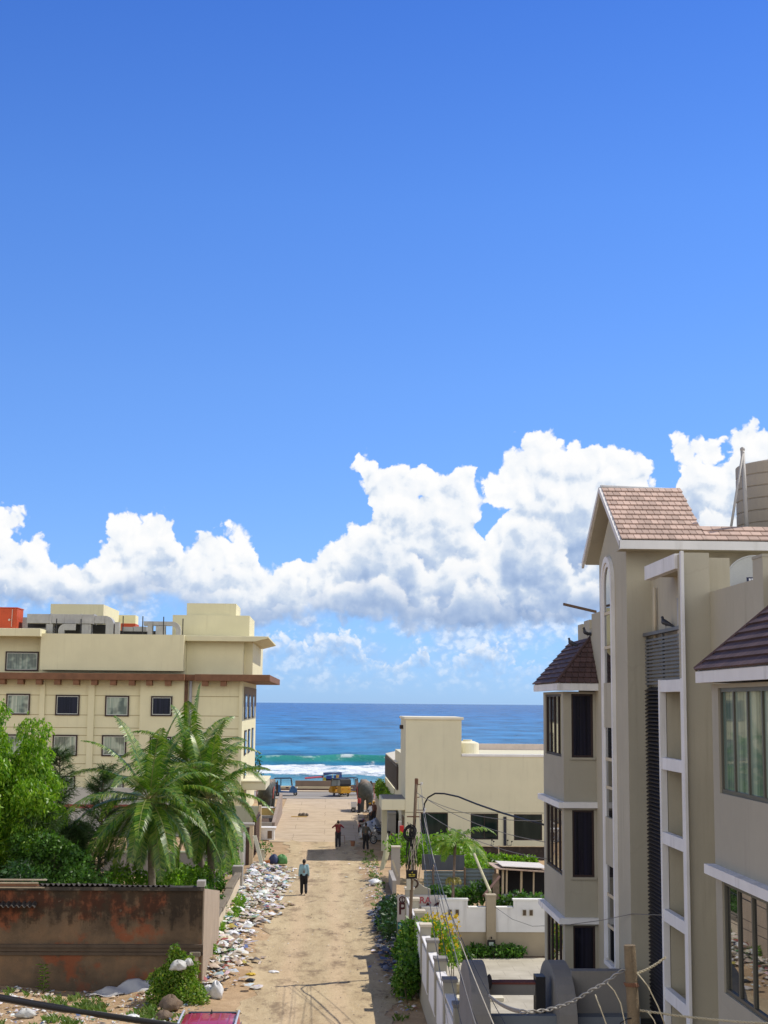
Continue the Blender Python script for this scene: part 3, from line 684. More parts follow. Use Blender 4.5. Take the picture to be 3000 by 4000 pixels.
def roof_ducts():
    Y = 116.6; zr = dz_(300, Y)
    def big(t):
        segs = [(225, 430), (436, 690), (696, 800)]
        for a, b_ in segs: part('duct_run', STEEL, t, lambda b: b.box(dx_(a, Y), dx_(b_, Y), Y, Y+1.3, dz_(188, Y), dz_(108, Y)), bevel=.02)
        for a in (433, 693, 803): part('flange', STEEL, t, lambda b: b.box(dx_(a-5, Y), dx_(a+5, Y), Y-.07, Y+1.37, dz_(192, Y), dz_(104, Y)))
        def elbow(b):
            b.box(dx_(806, Y), dx_(898, Y), Y, Y+1.2, dz_(184, Y), dz_(118, Y))
            R = dx_(942, Y)-dx_(900, Y); c = (dx_(900, Y), Y+.6, dz_(186, Y)-.06); bend(b, (c[0], c[1], c[2]), math.pi/2, 0, R, 1.2, dz_(118, Y)-dz_(184, Y))
            xx = c[0]+R; hw = (dz_(118, Y)-dz_(184, Y))/2; b.box(xx-hw, xx+hw, Y, Y+1.2, zr-.4, c[2]-.001)
        part('elbow', STEEL, t, elbow)
        for a, b_ in ((392, 450), (700, 780)): part('drop', STEEL, t, lambda b: b.box(dx_(a, Y), dx_(b_, Y), Y+.1, Y+1.1, zr-.3, dz_(190, Y)), bevel=.02)
    duct('air_duct', 'long square sheet metal duct with a rounded elbow, largest on the hotel roof', big, (dx_(500, Y), Y, zr))
    def mid(t):
        Yb = Y+.6
        part('duct_run', STEEL, t, lambda b: b.box(dx_(580, Yb), dx_(665, Yb), Yb-1.0, Yb-.65, dz_(250, Yb), dz_(196, Yb)))
        def el(b):
            R = .32; hw = .24; c = (dx_(580, Yb), Yb-.82, dz_(222, Yb)-R); bend(b, c, math.pi/2, math.pi, R, .35, hw*2); b.box(c[0]-R-hw, c[0]-R+hw, Yb-1.0, Yb-.65, zr-.3, c[2])
        part('elbow', STEEL, t, el)
    duct('air_duct', 'short curved duct tucked under the long duct on the hotel roof', mid, (dx_(600, Y), Y-.2, zr))
    def rt(t):
        part('duct_run', STEEL, t, lambda b: b.box(dx_(1232, Y), dx_(1480, Y), Y+.3, Y+1.1, dz_(196, Y), dz_(160, Y)))
        def el(b):
            hw = (dz_(160, Y)-dz_(200, Y))/2; R = .5; c = (dx_(1480, Y), Y+.7, dz_(180, Y)-R); bend(b, c, math.pi/2, 0, R, .8, hw*2); b.box(c[0]+R-hw, c[0]+R+hw, Y+.3, Y+1.1, zr-.3, c[2])
        part('elbow', STEEL, t, el)
        for a, b_ in ((1268, 1310), (1340, 1420), (985, 1020)): part('drop', STEEL, t, lambda b: b.box(dx_(a, Y), dx_(b_, Y), Y+.2, Y+1.0, zr-.3, dz_(200 if a > 1300 else 170, Y)))
    duct('air_duct', 'thin duct ending in a downward elbow beside the stair block on the hotel roof', rt, (dx_(1300, Y), Y, zr))
    def low(t):
        Yc = Y+1.6
        part('duct_run', STEEL, t, lambda b: b.box(dx_(1050, Yc), dx_(1145, Yc), Yc, Yc+.8, dz_(250, Yc), dz_(212, Yc))); part('duct_run', STEEL, t, lambda b: b.box(dx_(1150, Yc), dx_(1260, Yc), Yc, Yc+.8, dz_(250, Yc), dz_(208, Yc)))
        part('leg', BLACKM, t, lambda b: b.box(dx_(1040, Yc), dx_(1260, Yc), Yc+.2, Yc+.4, zr-.3, dz_(252, Yc)))
    duct('air_duct', 'low flat duct between the two bent ducts on the hotel roof', low, (dx_(1150, Y), Y+1.6, zr))
    t = thing('ventilation_unit', 'boxy grey ventilation unit with black grille left of the long roof duct', 'ventilation unit', (dx_(315, 118.6), 118.6, zr))
    part('casing', STEEL, t, lambda b: b.box(dx_(192, 118.6), dx_(420, 118.6), 118.4, 120, zr-.4, dz_(140, 118.6)))
    part('grille', BLACKM, t, lambda b: b.box(dx_(240, 118.6), dx_(392, 118.6), 118.36, 118.399, dz_(228, 118.4), dz_(192, 118.4)))
    t = thing('roof_backdrop', 'added dark housing behind the ducts on the hotel roof', 'backing', (dx_(650, 118.9), 118.9, zr))  # dark boxes added so the shaded gaps between the ducts look dark
    part('backdrop', M('dark_backing', (.045,.045,.042), .7, .3, 2), t, lambda b: (b.box(dx_(455, 118.9), dx_(960, 118.9), 118.5, 119.6, zr-.4, dz_(195, 118.9))))
    part('backdrop', M('dark_backing', (.045,.045,.042)), t, lambda b: b.box(dx_(985, 118.9), dx_(1425, 118.9), 118.9, 119.6, zr-.4, dz_(245, 118.9)))
    for nm, lb, (a, b_, c_, d_), Yt in (('red_tank', 'large orange red steel tank at the left end of the hotel roof', (-60, 138, 222, 62), 117.5), ('red_tank', 'low orange red tank lid seen behind the flat roof duct', (1040, 1165, 260, 182), 121)):
        t = thing(nm, lb, 'tank', (dx_((a+b_)/2, Yt), Yt, dz_(c_, Yt)))
        part('tank_body', REDP, t, lambda b: b.box(dx_(a, Yt), dx_(b_, Yt), Yt, Yt+2.4, dz_(c_, Yt)-.2, dz_(d_, Yt)), bevel=.03)
        if a < 0:
            part('rim', REDP, t, lambda b: b.box(dx_(a, Yt)-.03, dx_(b_, Yt)+.04, Yt-.04, Yt+2.44, dz_(d_, Yt)+.001, dz_(d_, Yt)+.08))
            part('pipe', M('pale_pipe', (.6,.4,.33), .6, .05), t, lambda b: b.tube([(dx_(95, Yt), Yt-.06, dz_(c_, Yt)), (dx_(98, Yt), Yt-.06, dz_(d_+10, Yt))], .035, 6))
            part('valve', M('pale_valve', (.62,.5,.42), .6, .05), t, lambda b: b.sphere((dx_(74, Yt), Yt-.04, dz_(163, Yt)), .1))
roof_ducts()
# ------------------------------------------------------------------ beige restaurant block across the lane
def rx(zx, Y=90.0): return at(1450+zx*.452, 3000, Y).x
def rz(zy, Y=90.0): return at(1700, 2750+zy*.452, Y).z
RX0 = rx(297); RY = 90.0
rest = thing('restaurant_building', 'plain beige two storey block with tall stair tower, beside the lane at right', 'building', (RX0, RY, 0))
def rest_build():
    w_ = MB(); zl = rz(452); zt = rz(135)
    wins = [(rx(430), rx(665), rz(1150), rz(940)), (rx(860), rx(1097), rz(1170), rz(944)), (rx(1232), rx(1475), rz(1175), rz(948))]
    w_.box(RX0, rx(780), RY+.3, 96.2, 0, zt)
    w_.box(RX0+.001, 17, RY+.3, 104, 0, zl-.01)
    w_.box(RX0, rx(780), RY, RY+.299, rz(935), zt); w_.box(rx(780)+.001, 17, RY, RY+.299, rz(935), zl)
    wall_open(w_, 'y', RY+.02, RX0, 17, 0, rz(935)-.03, .279, wins)
    w_.build('wall', CREAM2, rest)
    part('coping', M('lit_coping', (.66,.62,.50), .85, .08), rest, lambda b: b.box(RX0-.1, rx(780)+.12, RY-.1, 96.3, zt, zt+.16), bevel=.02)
    part('parapet_cap', WHITEP, rest, lambda b: b.box(rx(782), 17, RY-.06, RY+.36, zl, zl+.16), bevel=.02)
    def par(b):
        zr_ = zl-.15
        b.box(rx(780)+.05, 17, 103.7, 104.01, zr_, rz(340, 103.7)); b.box(rx(780)+.05, 17, RY+.4, 103.6, zr_-.1, zr_-.001+.05)
    part('roof_parapet', M('pinkish_plaster', (.55,.47,.43), .9, .12, 1.5, grime=.25, scol=(.35,.3,.27)), rest, par)
    t = MB(); t.tube([(rx(835, 92), 92, zl-.1), (rx(835, 92), 92, rz(318, 92))], .58, 20); t.tube([(rx(835, 92), 92, rz(318, 92)+.001), (rx(835, 92), 92, rz(308, 92))], .35, 16)
    for i, (a, b_, c_, d_) in enumerate(wins):
        f = MB(); t = .06
        f.box(a, b_, RY+.06, RY+.14, c_, c_+t); f.box(a, b_, RY+.06, RY+.14, d_-t, d_); f.box(a, a+t, RY+.06, RY+.14, c_+t, d_-t); f.box(b_-t, b_, RY+.06, RY+.14, c_+t, d_-t)
        fr = f.build('window', FRAME, rest); part('pane', RGLASS, fr, lambda b: b.box(a+t, b_-t, RY+.08, RY+.12, c_+t, d_-t))
        if i == 1: part('mullion', FRAME, fr, lambda b: b.box((a+b_)/2-.02, (a+b_)/2+.02, RY+.05, RY+.079, c_+t, d_-t))
    part('drain_slot', M('dark_slot', (.02,.022,.035), .5, .05), rest, lambda b: b.box(rx(1142), rx(1167), RY-.04, RY+.015, rz(1225), rz(970)))
    # canopy slab over the side entrance
    z1 = at(1500, 3122, RY).z; z0 = at(1500, 3165, RY).z; x0 = at(1490, 3140, RY).x
    part('entrance_canopy', CREAM2, rest, lambda b: b.box(x0, RX0-.001, RY+.0, 94.5, z0, z1), bevel=.04)
    part('canopy_roof', GREYP, rest, lambda b: b.box(x0+.12, RX0-.01, RY+.15, 94.35, z1+.002, z1+.03))
    part('side_door', M('brown_door', (.14,.09,.055), .6, .1), rest, lambda b: b.box(RX0-.05, RX0-.002, 91.2, 93.2, 0, 2.3))
    part('column', CREAM2, rest, lambda b: b.box(x0+.15, x0+.5, 93.4, 93.9, 0, z0-.002))
    # rear terrace with dark slat screen
    b1 = MB(); b1.box(RX0-.05, 16, 104.3, 121, 0, 3.3); b1.box(RX0+.5, 7.5, 97, 104.2, 3.3, 5.6); b1.build('rear_terrace', CREAM2, rest)
    fr = MB(); y0, y1 = 99.0, 118.5; xs = RX0-.12
    fr.box(xs, xs+.08, y0, y1, 5.05, 5.2); fr.box(xs, xs+.08, y0, y1, 3.5, 3.62)
    for i in range(30): yy = y0+(y1-y0)*i/29; fr.box(xs-.02, xs+.10, yy-.16, yy+.16, 3.62, 5.05)
    fr.build('slat_screen', M('dark_slats', (.05,.035,.03), .6, .1), rest)
    part('awning', M('pale_awning', (.62,.58,.48), .8, .05), rest, lambda b: b.prism([(xs, 100, 5.25), (xs, 118, 5.25), (xs+1.6, 118, 5.6), (xs+1.6, 100, 5.6)], (0, 0, .08)))
    for k, (zx, zy) in enumerate(((258, 195), )):
        part('wall_lamp', FRAME, rest, lambda b: b.box(RX0-.22, RX0-.002, 93, 93.6, rz(225), rz(190)))
rest_build()
t = thing('water_tank', 'small round cream water tank on the flat roof beside the stair tower', 'water tank', (rx(835, 92), 92, rz(452)))
part('tank_body', M('cream_plastic', (.70,.66,.50), .5, .06), t, lambda b: (b.tube([(rx(832, 92), 92, rz(452)-.1), (rx(832, 92), 92, rz(335, 92))], .72, 24), b.tube([(rx(832, 92), 92, rz(335, 92)), (rx(832, 92), 92, rz(318, 92))], [.72, .40], 24)), smooth=False, bevel=.02)
part('lid', M('cream_plastic', (.7,.66,.5), .5), t, lambda b: b.tube([(rx(832, 92), 92, rz(318, 92)+.001), (rx(832, 92), 92, rz(306, 92))], .3, 16))
def foot(p): return p
# planter wall and hedge along the terrace
t = thing('planter_wall', 'grey planter wall in front of the dark slat screen by the lane', 'wall', (4.4, 98, 0))
part('wall', CONCG, t, lambda b: b.box(4.12, 4.66, 98, 124, 0, 2.0)); part('coping', CONCG, t, lambda b: b.box(4.08, 4.68, 97.9, 124.1, 2.001, 2.1))
# ------------------------------------------------------------------ tiled apartment building on the right
AX, AY = 6.6, 31.6
apt = thing('apartment_building', 'tan apartment building with gabled stair tower, tiled bay roofs and tall arched window', 'apartment building', (AX, AY, 0))
TILE_M = M('brown_roof_tile', (.2,.1,.08), .75, .14, 2.0, attr=True, bump=.12, bs=60)
def tile_roof(b, o, u, s, L, S, n, tw, lim=None, th=.030, base=(.45,.33,.275), gap=.012):
    """courses of individual tiles: o eave corner, u along the eave, s up the slope"""
    o = Vector(o); u = Vector(u).normalized(); s = Vector(s).normalized(); nn = u.cross(s).normalized()
    if nn.z < 0: nn = -nn
    ch = S/n
    for i in range(n):
        lo, hi = (0, L) if lim is None else lim((i+.5)/n)
        x = lo - (tw*.5 if i % 2 else 0)
        while x < hi:
            a = max(x, lo); c = min(x+tw-gap, hi)
            if c-a > .03:
                k = random.uniform(.80, 1.18); b.ct = tuple(v*k for v in base)
                p0 = o+u*a+s*(i*ch)+nn*th*1.9; p1 = o+u*c+s*(i*ch)+nn*th*1.9
                p2 = o+u*c+s*((i+1)*ch+.02)+nn*th*.8; p3 = o+u*a+s*((i+1)*ch+.02)+nn*th*.8
                b.prism([p0, p1, p2, p3], -nn*th)
            x += tw
    b.ct = None
def apt_build():
    T = MB()
    # stair tower
    T.box(6.6, 8.2, 31.6, 34.8, 0, 12.85)
    T.prism([(6.601, 31.6, 12.851), (6.601, 34.8, 12.851), (6.601, 33.2, 13.95)], (1.6, 0, 0))
    T.box(6.601, 14, 34.801, 37.9, 0, 11.25)
    for (y0, y1, h) in ((34.81, 35.9, 11.62), (36.2, 37.0, 11.5), (37.3, 37.9, 11.45)): T.box(6.6, 6.85, y0, y1, 11.251, h)
    # recess back wall, fin, main body with terrace parapet, penthouse wall
    T.box(7.15, 7.6, 26.9, 31.599, 0, 12.15); T.box(6.6, 7.1, 26.5, 26.899, 0, 12.2); T.box(7.101, 7.6, 26.51, 26.899, 0, 11.46)
    T.box(7.1, 16, 8, 26.499, 0, 10.4); T.box(7.601, 16, 26.5, 31.59, 0, 10.4)
    T.box(7.1, 7.28, 8, 26.498, 10.401, 11.46); T.box(6.98, 7.3, 22.8, 23.35, 10.0, 11.75)
    T.box(8.201, 16, 31.6, 34.7, 0, 12.81)
    T.box(6.6, 7.149, 26.9, 31.599, 0, .1)
    T.build('wall', TAN, apt)
    wm = MB(); wm.box(6.97, 7.279, 22.79, 23.36, 11.751, 11.8); wm.build('pilaster_cap', TANG, apt)
    # --- gable roof: verge boards, soffit, tiles
    e0 = Vector((6.36, 30.9, 12.93)); rg = Vector((6.36, 33.2, 14.42)); e1 = Vector((6.36, 35.5, 12.93)); XR_ = 8.24
    R = MB()
    R.prism([e0+Vector((0,0,-.02)), rg+Vector((0,0,-.02)), rg+Vector((0,0,-.12)), e0+Vector((0,.15,-.12))], (XR_-6.36, 0, 0))
    R.prism([e1+Vector((0,0,-.02)), rg+Vector((0,.001,-.02)), rg+Vector((0,.001,-.12)), e1+Vector((0,-.15,-.12))], (XR_-6.36, 0, 0))
    R.prism([(8.241, 30.9, 12.91), (8.241, 31.47, 13.28), (8.241, 31.6, 13.28), (8.241, 31.6, 12.81), (8.241, 31.05, 12.81)], (9, 0, 0))
    R.build('roof_slab', TAN, apt)
    rf = MB(); sl_ = (rg-e0).normalized(); Ls = (rg-e0).length
    tile_roof(rf, e0, (1, 0, 0), sl_, XR_-6.36, Ls, 11, .150)
    tile_roof(rf, (8.245, 30.9, 12.93), (1, 0, 0), sl_, 8, Ls*.25, 3, .235)
    tile_roof(rf, e1, (1, 0, 0), (rg-e1), XR_-6.36, Ls, 11, .150)
    rf.tube([rg+Vector((-.01, 0, .03)), (XR_, 33.2, 14.39)], .05, 8)
    rf.build('gable_roof', TILE_M, apt)
    F = MB()
    F.box(6.30, 17, 30.80, 30.895, 12.73, 12.92)                                   # eave fascia
    for e in (e0+Vector((0, -.06, 0)), e1+Vector((0, .06, 0))):
        d = Vector((0, 0, -.15)); F.prism([e+Vector((-.06, 0, -.03)), rg+Vector((-.06, 0, .03)), rg+Vector((-.06, 0, -.10)), e+Vector((-.06, 0, -.19))], (.059, 0, 0))
    F.build('verge_board', WHITEP, apt)
    part('soffit', TAN, apt, lambda b: b.box(6.38, 17, 30.9, 31.59, 12.75, 12.79))
    # --- tall arched window on the lane side of the tower
    yc, hw, zs = 33.58, .66, 12.1
    def arch(b, r_out, r_in, x0, x1, z0):
        po = [(yc+r_out*math.cos(a), zs+r_out*1.12*math.sin(a)) for a in [math.pi*i/20 for i in range(21)]]
        pi_ = [(yc+r_in*math.cos(a), zs+r_in*1.12*math.sin(a)) for a in [math.pi*i/20 for i in range(21)]]
        for i in range(20):
            q4 = [po[i], po[i+1], pi_[i+1], pi_[i]]; b.prism([(x0, y, z) for y, z in q4], (x1-x0, 0, 0))
        b.box(x0, x1, yc+r_in, yc+r_out, z0, zs-.0005); b.box(x0, x1, yc-r_out, yc-r_in, z0, zs-.0005)
    aw = MB(); arch(aw, hw, hw-.13, 6.51, 6.598, 3.5); arch(aw, hw-.133, hw-.22, 6.545, 6.597, 3.55); aw.box(6.50, 6.598, yc-hw, yc+hw, 3.40, 3.5)
    af = aw.build('arched_window', WHITEP, apt)
    r = hw-.225
    part('pane', MIRROR, af, lambda b: (b.prism([(6.57, yc+r*math.cos(a), zs+r*1.1*math.sin(a)) for a in [math.pi*i/20 for i in range(21)]], (.02, 0, 0)), b.box(6.57, 6.59, yc-r, yc+r, 9.87, zs+.001)))
    for z0, z1 in ((6.77, 8.83), (3.55, 5.68)): part('pane', MIRROR, af, lambda b: b.box(6.57, 6.59, yc-r, yc+r, z0, z1))
    for z0, z1 in ((8.832, 9.868), (5.682, 6.768)): part('spandrel', TAN, af, lambda b: b.box(6.53, 6.592, yc-r, yc+r, z0, z1))
    for z in (11.5, 10.7, 8.1, 7.45, 5.0, 4.3): part('glazing_bar', M('cream_bar', (.55,.47,.33), .6, .05), af, lambda b: b.box(6.55, 6.569, yc-r, yc+r, z-.035, z+.035))
    # --- louvre screen in the recess
    lv = MB()
    for i in range(13):
        z = 9.80+i*.078; lv.box(6.98, 7.0, 27.0, 31.55, z, z+.046)
    for y in (27.05, 28.5, 30.0, 31.5): lv.box(7.001, 7.05, y-.025, y+.025, 9.75, 10.85)
    lv.build('louvre_panel', M('grey_louvre', (.12,.125,.13), .5, .1), apt)
    part('louvre_rail', M('grey_louvre', (.12,.125,.13)), apt, lambda b: b.box(6.94, 7.06, 26.95, 31.58, 10.86, 10.93))
    l2 = MB()
    for i in range(118):
        z = .2+i*.081; l2.prism([(6.96, 28.52, z), (6.96, 31.57, z), (7.07, 31.57, z+.07), (7.07, 28.52, z+.07)], (.012, 0, -.02))
    l2.box(7.10, 7.13, 28.52, 31.57, 0, 9.75)
    l2.build('louvre_shaft', M('black_louvre', (.022,.02,.024), .5, .1), apt)
    # --- white framed open shaft
    sh = MB(); zb = [9.73, 8.23, 6.80, 5.33, 3.86, 2.40, .95]
    for y0, y1 in ((28.36, 28.48), (26.55, 26.67)): sh.box(6.55, 6.68, y0, y1, 0, 9.86)
    for z in zb: sh.box(6.56, 6.68, 26.671, 28.359, z-.115, z+.115)
    sh.box(6.55, 6.599, 26.5, 26.548, 0, 12.2); sh.box(6.54, 6.598, 26.40, 26.499, 0, 12.22)
    sh.box(6.54, 6.70, 26.90, 29.5, 11.93, 12.22)
    sh.build('white_frame', WHITEP, apt, bevel=.006)
    part('shaft_floor', TAN, apt, lambda b: [b.box(6.69, 7.149, 26.9, 28.5, z-.11, z-.02) for z in zb] and None)
    part('shaft_cheek', TAN, apt, lambda b: b.box(6.69, 7.149, 28.36, 28.5, 0, 9.8))
    part('soffit', TAN, apt, lambda b: b.box(6.71, 7.149, 26.9, 29.5, 12.0, 12.16))
    for y, z0, z1, r_, m_ in ((28.6, 10.5, 11.5, .10, PIPEM), (28.2, 10.5, 11.35, .05, BLACKM), (31.0, 10.6, 11.9, .035, M('cream_pipe', (.5,.43,.31), .6, .06))):
        part('pipe', m_, apt, lambda b: b.tube([(7.09, y, z0), (7.09, y, z1)], r_, 12), smooth=True)
    for x in (8.72, 8.80, 9.3): part('pipe', M('cream_pipe', (.5,.43,.31)), apt, lambda b: b.tube([(x, 31.5, 10.4), (x-.04, 31.5, 12.6)], .035 if x < 9 else .09, 8), smooth=True)
    # --- far bay
    def bay(y0, y1, xb, far):
        W = MB(); zt_ = 9.68
        floors = [(8.07, 9.62), (5.20, 6.80), (2.30, 4.05)]
        ops_x = [(y0+.35, y1-.35, a, c) for a, c in floors]
        wall_open(W, 'x', xb, y0, y1, 0, zt_, .15, ops_x)
        if far:
            ops_y = [(xb+.2, 6.54, a, c) for a, c in floors]
            wall_open(W, 'y', y0, xb+.151, 6.599, 0, zt_, .15, ops_y)
        W.box(xb+.151, 6.599 if far else 7.099, y1-.15, y1, 0, zt_)
        W.box(xb+.151, 6.599 if far else 7.099, y0+.151 if far else y0, y1-.151, zt_-.2, zt_)
        W.build('bay_wall', TANG, apt)
        for z in (6.86, 4.11):
            Lg = MB(); Lg.box(xb-.16, xb-.001, y0-.16, y1+.05, z, z+.14); Lg.box(xb, 6.599 if far else 7.09, y0-.16, y0-.001, z, z+.14)
            Lg.build('ledge', WHITEP, apt)
        for k, (a, c) in enumerate(floors):
            g = SAGE if (k == 0 and not far) else MIRROR
            fr = MB(); ya, yb = y0+.35, y1-.35
            fr.box(xb+.03, xb+.10, ya, yb, a, a+.06); fr.box(xb+.03, xb+.10, ya, yb, c-.06, c)
            n = max(2, round((yb-ya)/(.68 if not far else .62)))
            for i in range(n+1): y = ya+(yb-ya)*i/n; y = min(max(y, ya+.03), yb-.03); fr.box(xb+.03, xb+.10, y-(.016 if far else .028), y+(.016 if far else .028), a+.06, c-.06)
            o = fr.build('window', FRAME if far else M('bronze_frame', (.10,.095,.075), .4, .05), apt)
            part('pane', g, o, lambda b: b.box(xb+.06, xb+.075, ya+.03, yb-.03, a+.05, c-.05))
            if far:
                f2 = MB(); xa, xb2 = xb+.2, 6.54; t = .05
                f2.box(xa, xb2, y0+.04, y0+.1, a, a+t); f2.box(xa, xb2, y0+.04, y0+.1, c-t, c); f2.box(xa, xa+t, y0+.04, y0+.1, a+t, c-t); f2.box(xb2-t, xb2, y0+.04, y0+.1, a+t, c-t)
                o2 = f2.build('window', FRAME, apt); part('pane', DGLASS, o2, lambda b: b.box(xa+t, xb2-t, y0+.06, y0+.08, a+t, c-t))
                part('sill', TANG, o2, lambda b: b.box(xa-.05, xb2+.05, y0-.05, y0-.001, a-.05, a-.001))
        # hipped tile roof
        xe, ye0, ye1, ze = xb-.22, y0-.42, y1+.1 if not far else y1+.3, 9.85
        Fb = MB(); Fb.box(xe, xe+.08, ye0, ye1, ze-.15, ze+.02)
        if far: Fb.box(xe+.081, 6.599, ye0, ye0+.08, ze-.15, ze+.02)
        else: Fb.box(xe+.081, 7.09, ye1-.08, ye1, ze-.15, ze+.02)
        Fb.box(xe+.081, 6.599 if far else 7.09, ye0+.081, ye1-.081, ze-.12, ze-.05)
        Fb.build('eave_fascia', WHITEP, apt)
        tl = MB(); run = (6.6 if far else 7.1)-xe; rise = run*(1.12 if far else 1.0)
        Sl = math.hypot(run, rise); nco = 9 if far else 11
        Ly = ye1-ye0
        lim_x = (lambda t: (run*t, Ly)) if far else (lambda t: (0, Ly-run*t))
        tile_roof(tl, (xe, ye0, ze+.02), (0, 1, 0), (run, 0, rise), Ly, Sl, nco, .26, lim_x, th=.032, base=(.085,.052,.050))
        if far: tile_roof(tl, (xe, ye0, ze+.02), (1, 0, 0), (0, run, rise), run, Sl, nco, .155, lambda t: (run*t, run), th=.03, base=(.095,.057,.052))
        else: tile_roof(tl, (xe, ye1, ze+.02), (1, 0, 0), (0, -run, rise), run, Sl, nco, .26, lambda t: (run*t, run), th=.032, base=(.085,.052,.050))
        # solid under the tiles
        if far: tl.add([(xe, ye0, ze), (6.6, ye0, ze), (6.6, ye0+run, ze+rise), (xe, ye1, ze), (6.6, ye1, ze+rise)], [(0, 1, 2), (0, 2, 4, 3)])
        else: tl.add([(xe, ye1, ze), (7.1, ye1, ze), (7.1, ye1-run, ze+rise), (xe, ye0, ze), (7.1, ye0, ze+rise)], [(0, 2, 1), (0, 3, 4, 2)])
        hp = (Vector((xe, ye0, ze+.06)), Vector((6.6, ye0+run, ze+rise+.06))) if far else (Vector((xe, ye1, ze+.06)), Vector((7.1, ye1-run, ze+rise+.06)))
        tl.ct = (.09,.055,.05); tl.tube(hp, .04, 6); tl.ct = None
        tl.build('bay_roof', TILE_M, apt)
    bay(35.5, 38.8, 5.8, True)
    bay(13.5, 21.85, 5.85, False)
    # broken plank sticking out beyond the tower
    part('plank', M('old_plank', (.15,.10,.07), .8, .2), apt, lambda b: b.prism([(5.95, 36.2, 11.92), (6.75, 36.0, 11.72), (6.75, 36.0, 11.66), (5.95, 36.2, 11.86)], (0, .12, 0)))
apt_build()
# things that stand on the building
def tankthing():
    t = thing('water_tank', 'big ribbed tan roof tank behind the tiled eave at the right edge', 'water tank', (10.5, 33.3, 12.7))
    b = MB(); R_ = 1.25; n = 40
    for k in range(7):
        z0 = 13.0+k*.285; b.tube([(10.87, 33.2, z0), (10.87, 33.2, z0+.02), (10.87, 33.2, z0+.262), (10.87, 33.2, z0+.282)], [R_-.02, R_, R_, R_-.02], n)
    b.build('tank_body', M('tan_tank_plastic', (.36,.315,.255), .7, .08, 1.0, bump=.1), t)
    part('lid', M('tan_tank_plastic', (.36,.315,.255)), t, lambda b: b.tube([(10.87, 33.2, 15.0), (10.87, 33.2, 15.16)], [R_-.05, .5], n))
    part('base_slab', CONCG, t, lambda b: b.box(9.4, 12.2, 31.7, 34.6, 12.811, 12.998))
    for (p0, p1, r_) in (((9.47, 32.0, 12.9), (9.40, 32.0, 15.18), .05), ((8.98, 31.9, 12.9), (9.40, 31.98, 15.10), .03), ((10.02, 31.8, 12.9), (10.0, 31.8, 15.42), .05), ((11.6, 31.9, 12.9), (11.6, 31.9, 15.3), .05)):
        part('support_pole', PIPEM, t, lambda b: (b.tube([p0, p1], r_, 8), b.sphere(p1, r_*1.2, 8, 6)), smooth=True)
tankthing()
t = thing('satellite_dish', 'grey satellite dish on the terrace under the eave', 'satellite dish', (8.5, 28.5, 10.4))
def dish(b):
    c = Vector((8.550, 28.500, 11.840)); ax = Vector((-.25, -.9, .36)).normalized(); a = ax.orthogonal().normalized(); bb = ax.cross(a); n = 28
    P = [c-ax*.12]; 
    for r_, d_ in ((.2, .10), (.4, .04), (.56, -.05)): P += [c-ax*d_+(a*math.cos(2*math.pi*i/n)+bb*math.sin(2*math.pi*i/n))*r_ for i in range(n)]
    F_ = [(0, 1+i, 1+(i+1) % n) for i in range(n)]+[(1+k*n+i, 1+(k+1)*n+i, 1+(k+1)*n+(i+1) % n, 1+k*n+(i+1) % n) for k in range(2) for i in range(n)]
    b.add(P, F_); b.ring(c+ax*.05, ax, .56, .015, n)
part('dish', M('dish_grey', (.42,.43,.42), .5, .05), t, dish, smooth=True)
part('arm', PIPEM, t, lambda b: b.tube([(8.500, 28.300, 11.470), (8.420, 27.920, 11.820)], .018, 6)); part('receiver', PIPEM, t, lambda b: b.tube([(8.420, 27.960, 11.800), (8.430, 27.860, 11.880)], .045, 10))
part('mast', PIPEM, t, lambda b: b.tube([(8.570, 28.650, 10.520), (8.570, 28.620, 11.720)], .035, 8))
part('sticker', M('navy_sticker', (.02,.025,.07), .4, .02), t, lambda b: b.prism([(8.360, 28.415, 11.920), (8.660, 28.355, 11.920), (8.660, 28.325, 11.820), (8.360, 28.385, 11.820)], (0, -.008, 0)))
part('sticker_mark', M('white_mark', (.7,.7,.7), .5, .02), t, lambda b: [b.prism([(8.40+i*.05, 28.388-i*.01, 11.895), (8.435+i*.05, 28.381-i*.01, 11.895), (8.435+i*.05, 28.363-i*.01, 11.85), (8.40+i*.05, 28.37-i*.01, 11.85)], (0, -.01, 0)) for i in range(5)] and None)
# pigeons
def pigeon(loc, yaw, label):
    t = thing('pigeon', label, 'pigeon', loc, 'pigeons perched on the apartment building')
    d = Vector((math.cos(yaw), math.sin(yaw), 0)); L = Vector(loc); up = Vector((0, 0, 1)); sd = d.cross(up)
    b = MB(); cap(b, L+up*.10-d*.07, .045, L+up*.15+d*.05, .062); cap(b, L+up*.16+d*.07, .045, L+up*.225+d*.085, .028); b.sphere(L+up*.245+d*.09, .032)
    cap(b, L+up*.09-d*.08, .035, L+up*.045-d*.20, .018); cap(b, L+up*.24+d*.11, .012, L+up*.235+d*.145, .004)
    for s in (-1, 1): cap(b, L+up*.08+sd*.02*s, .01, L+up*.0+sd*.02*s, .007)
    fuse(b, .012, 'body', M('pigeon_grey', (.035,.038,.05), .6, .2, 12), t)
    for s in (-1, 1):
        w = MB(); cap(w, L+up*.15+sd*.045*s+d*.04, .028, L+up*.085+sd*.035*s-d*.13, .012); w.build('wing', M('pigeon_wing', (.055,.06,.075), .6, .2, 10), t, smooth=True)
pigeon((7.0, 29.6, 10.93), 2.3, 'dark grey pigeon on the louvre rail beside the pipe')
pigeon((6.50, 35.95, 11.02), 3.3, 'dark pigeon at the top of the far bay roof ridge')
pigeon((6.28, 36.9, 10.80), 2.6, 'dark pigeon lower on the far bay roof edge, seen small')
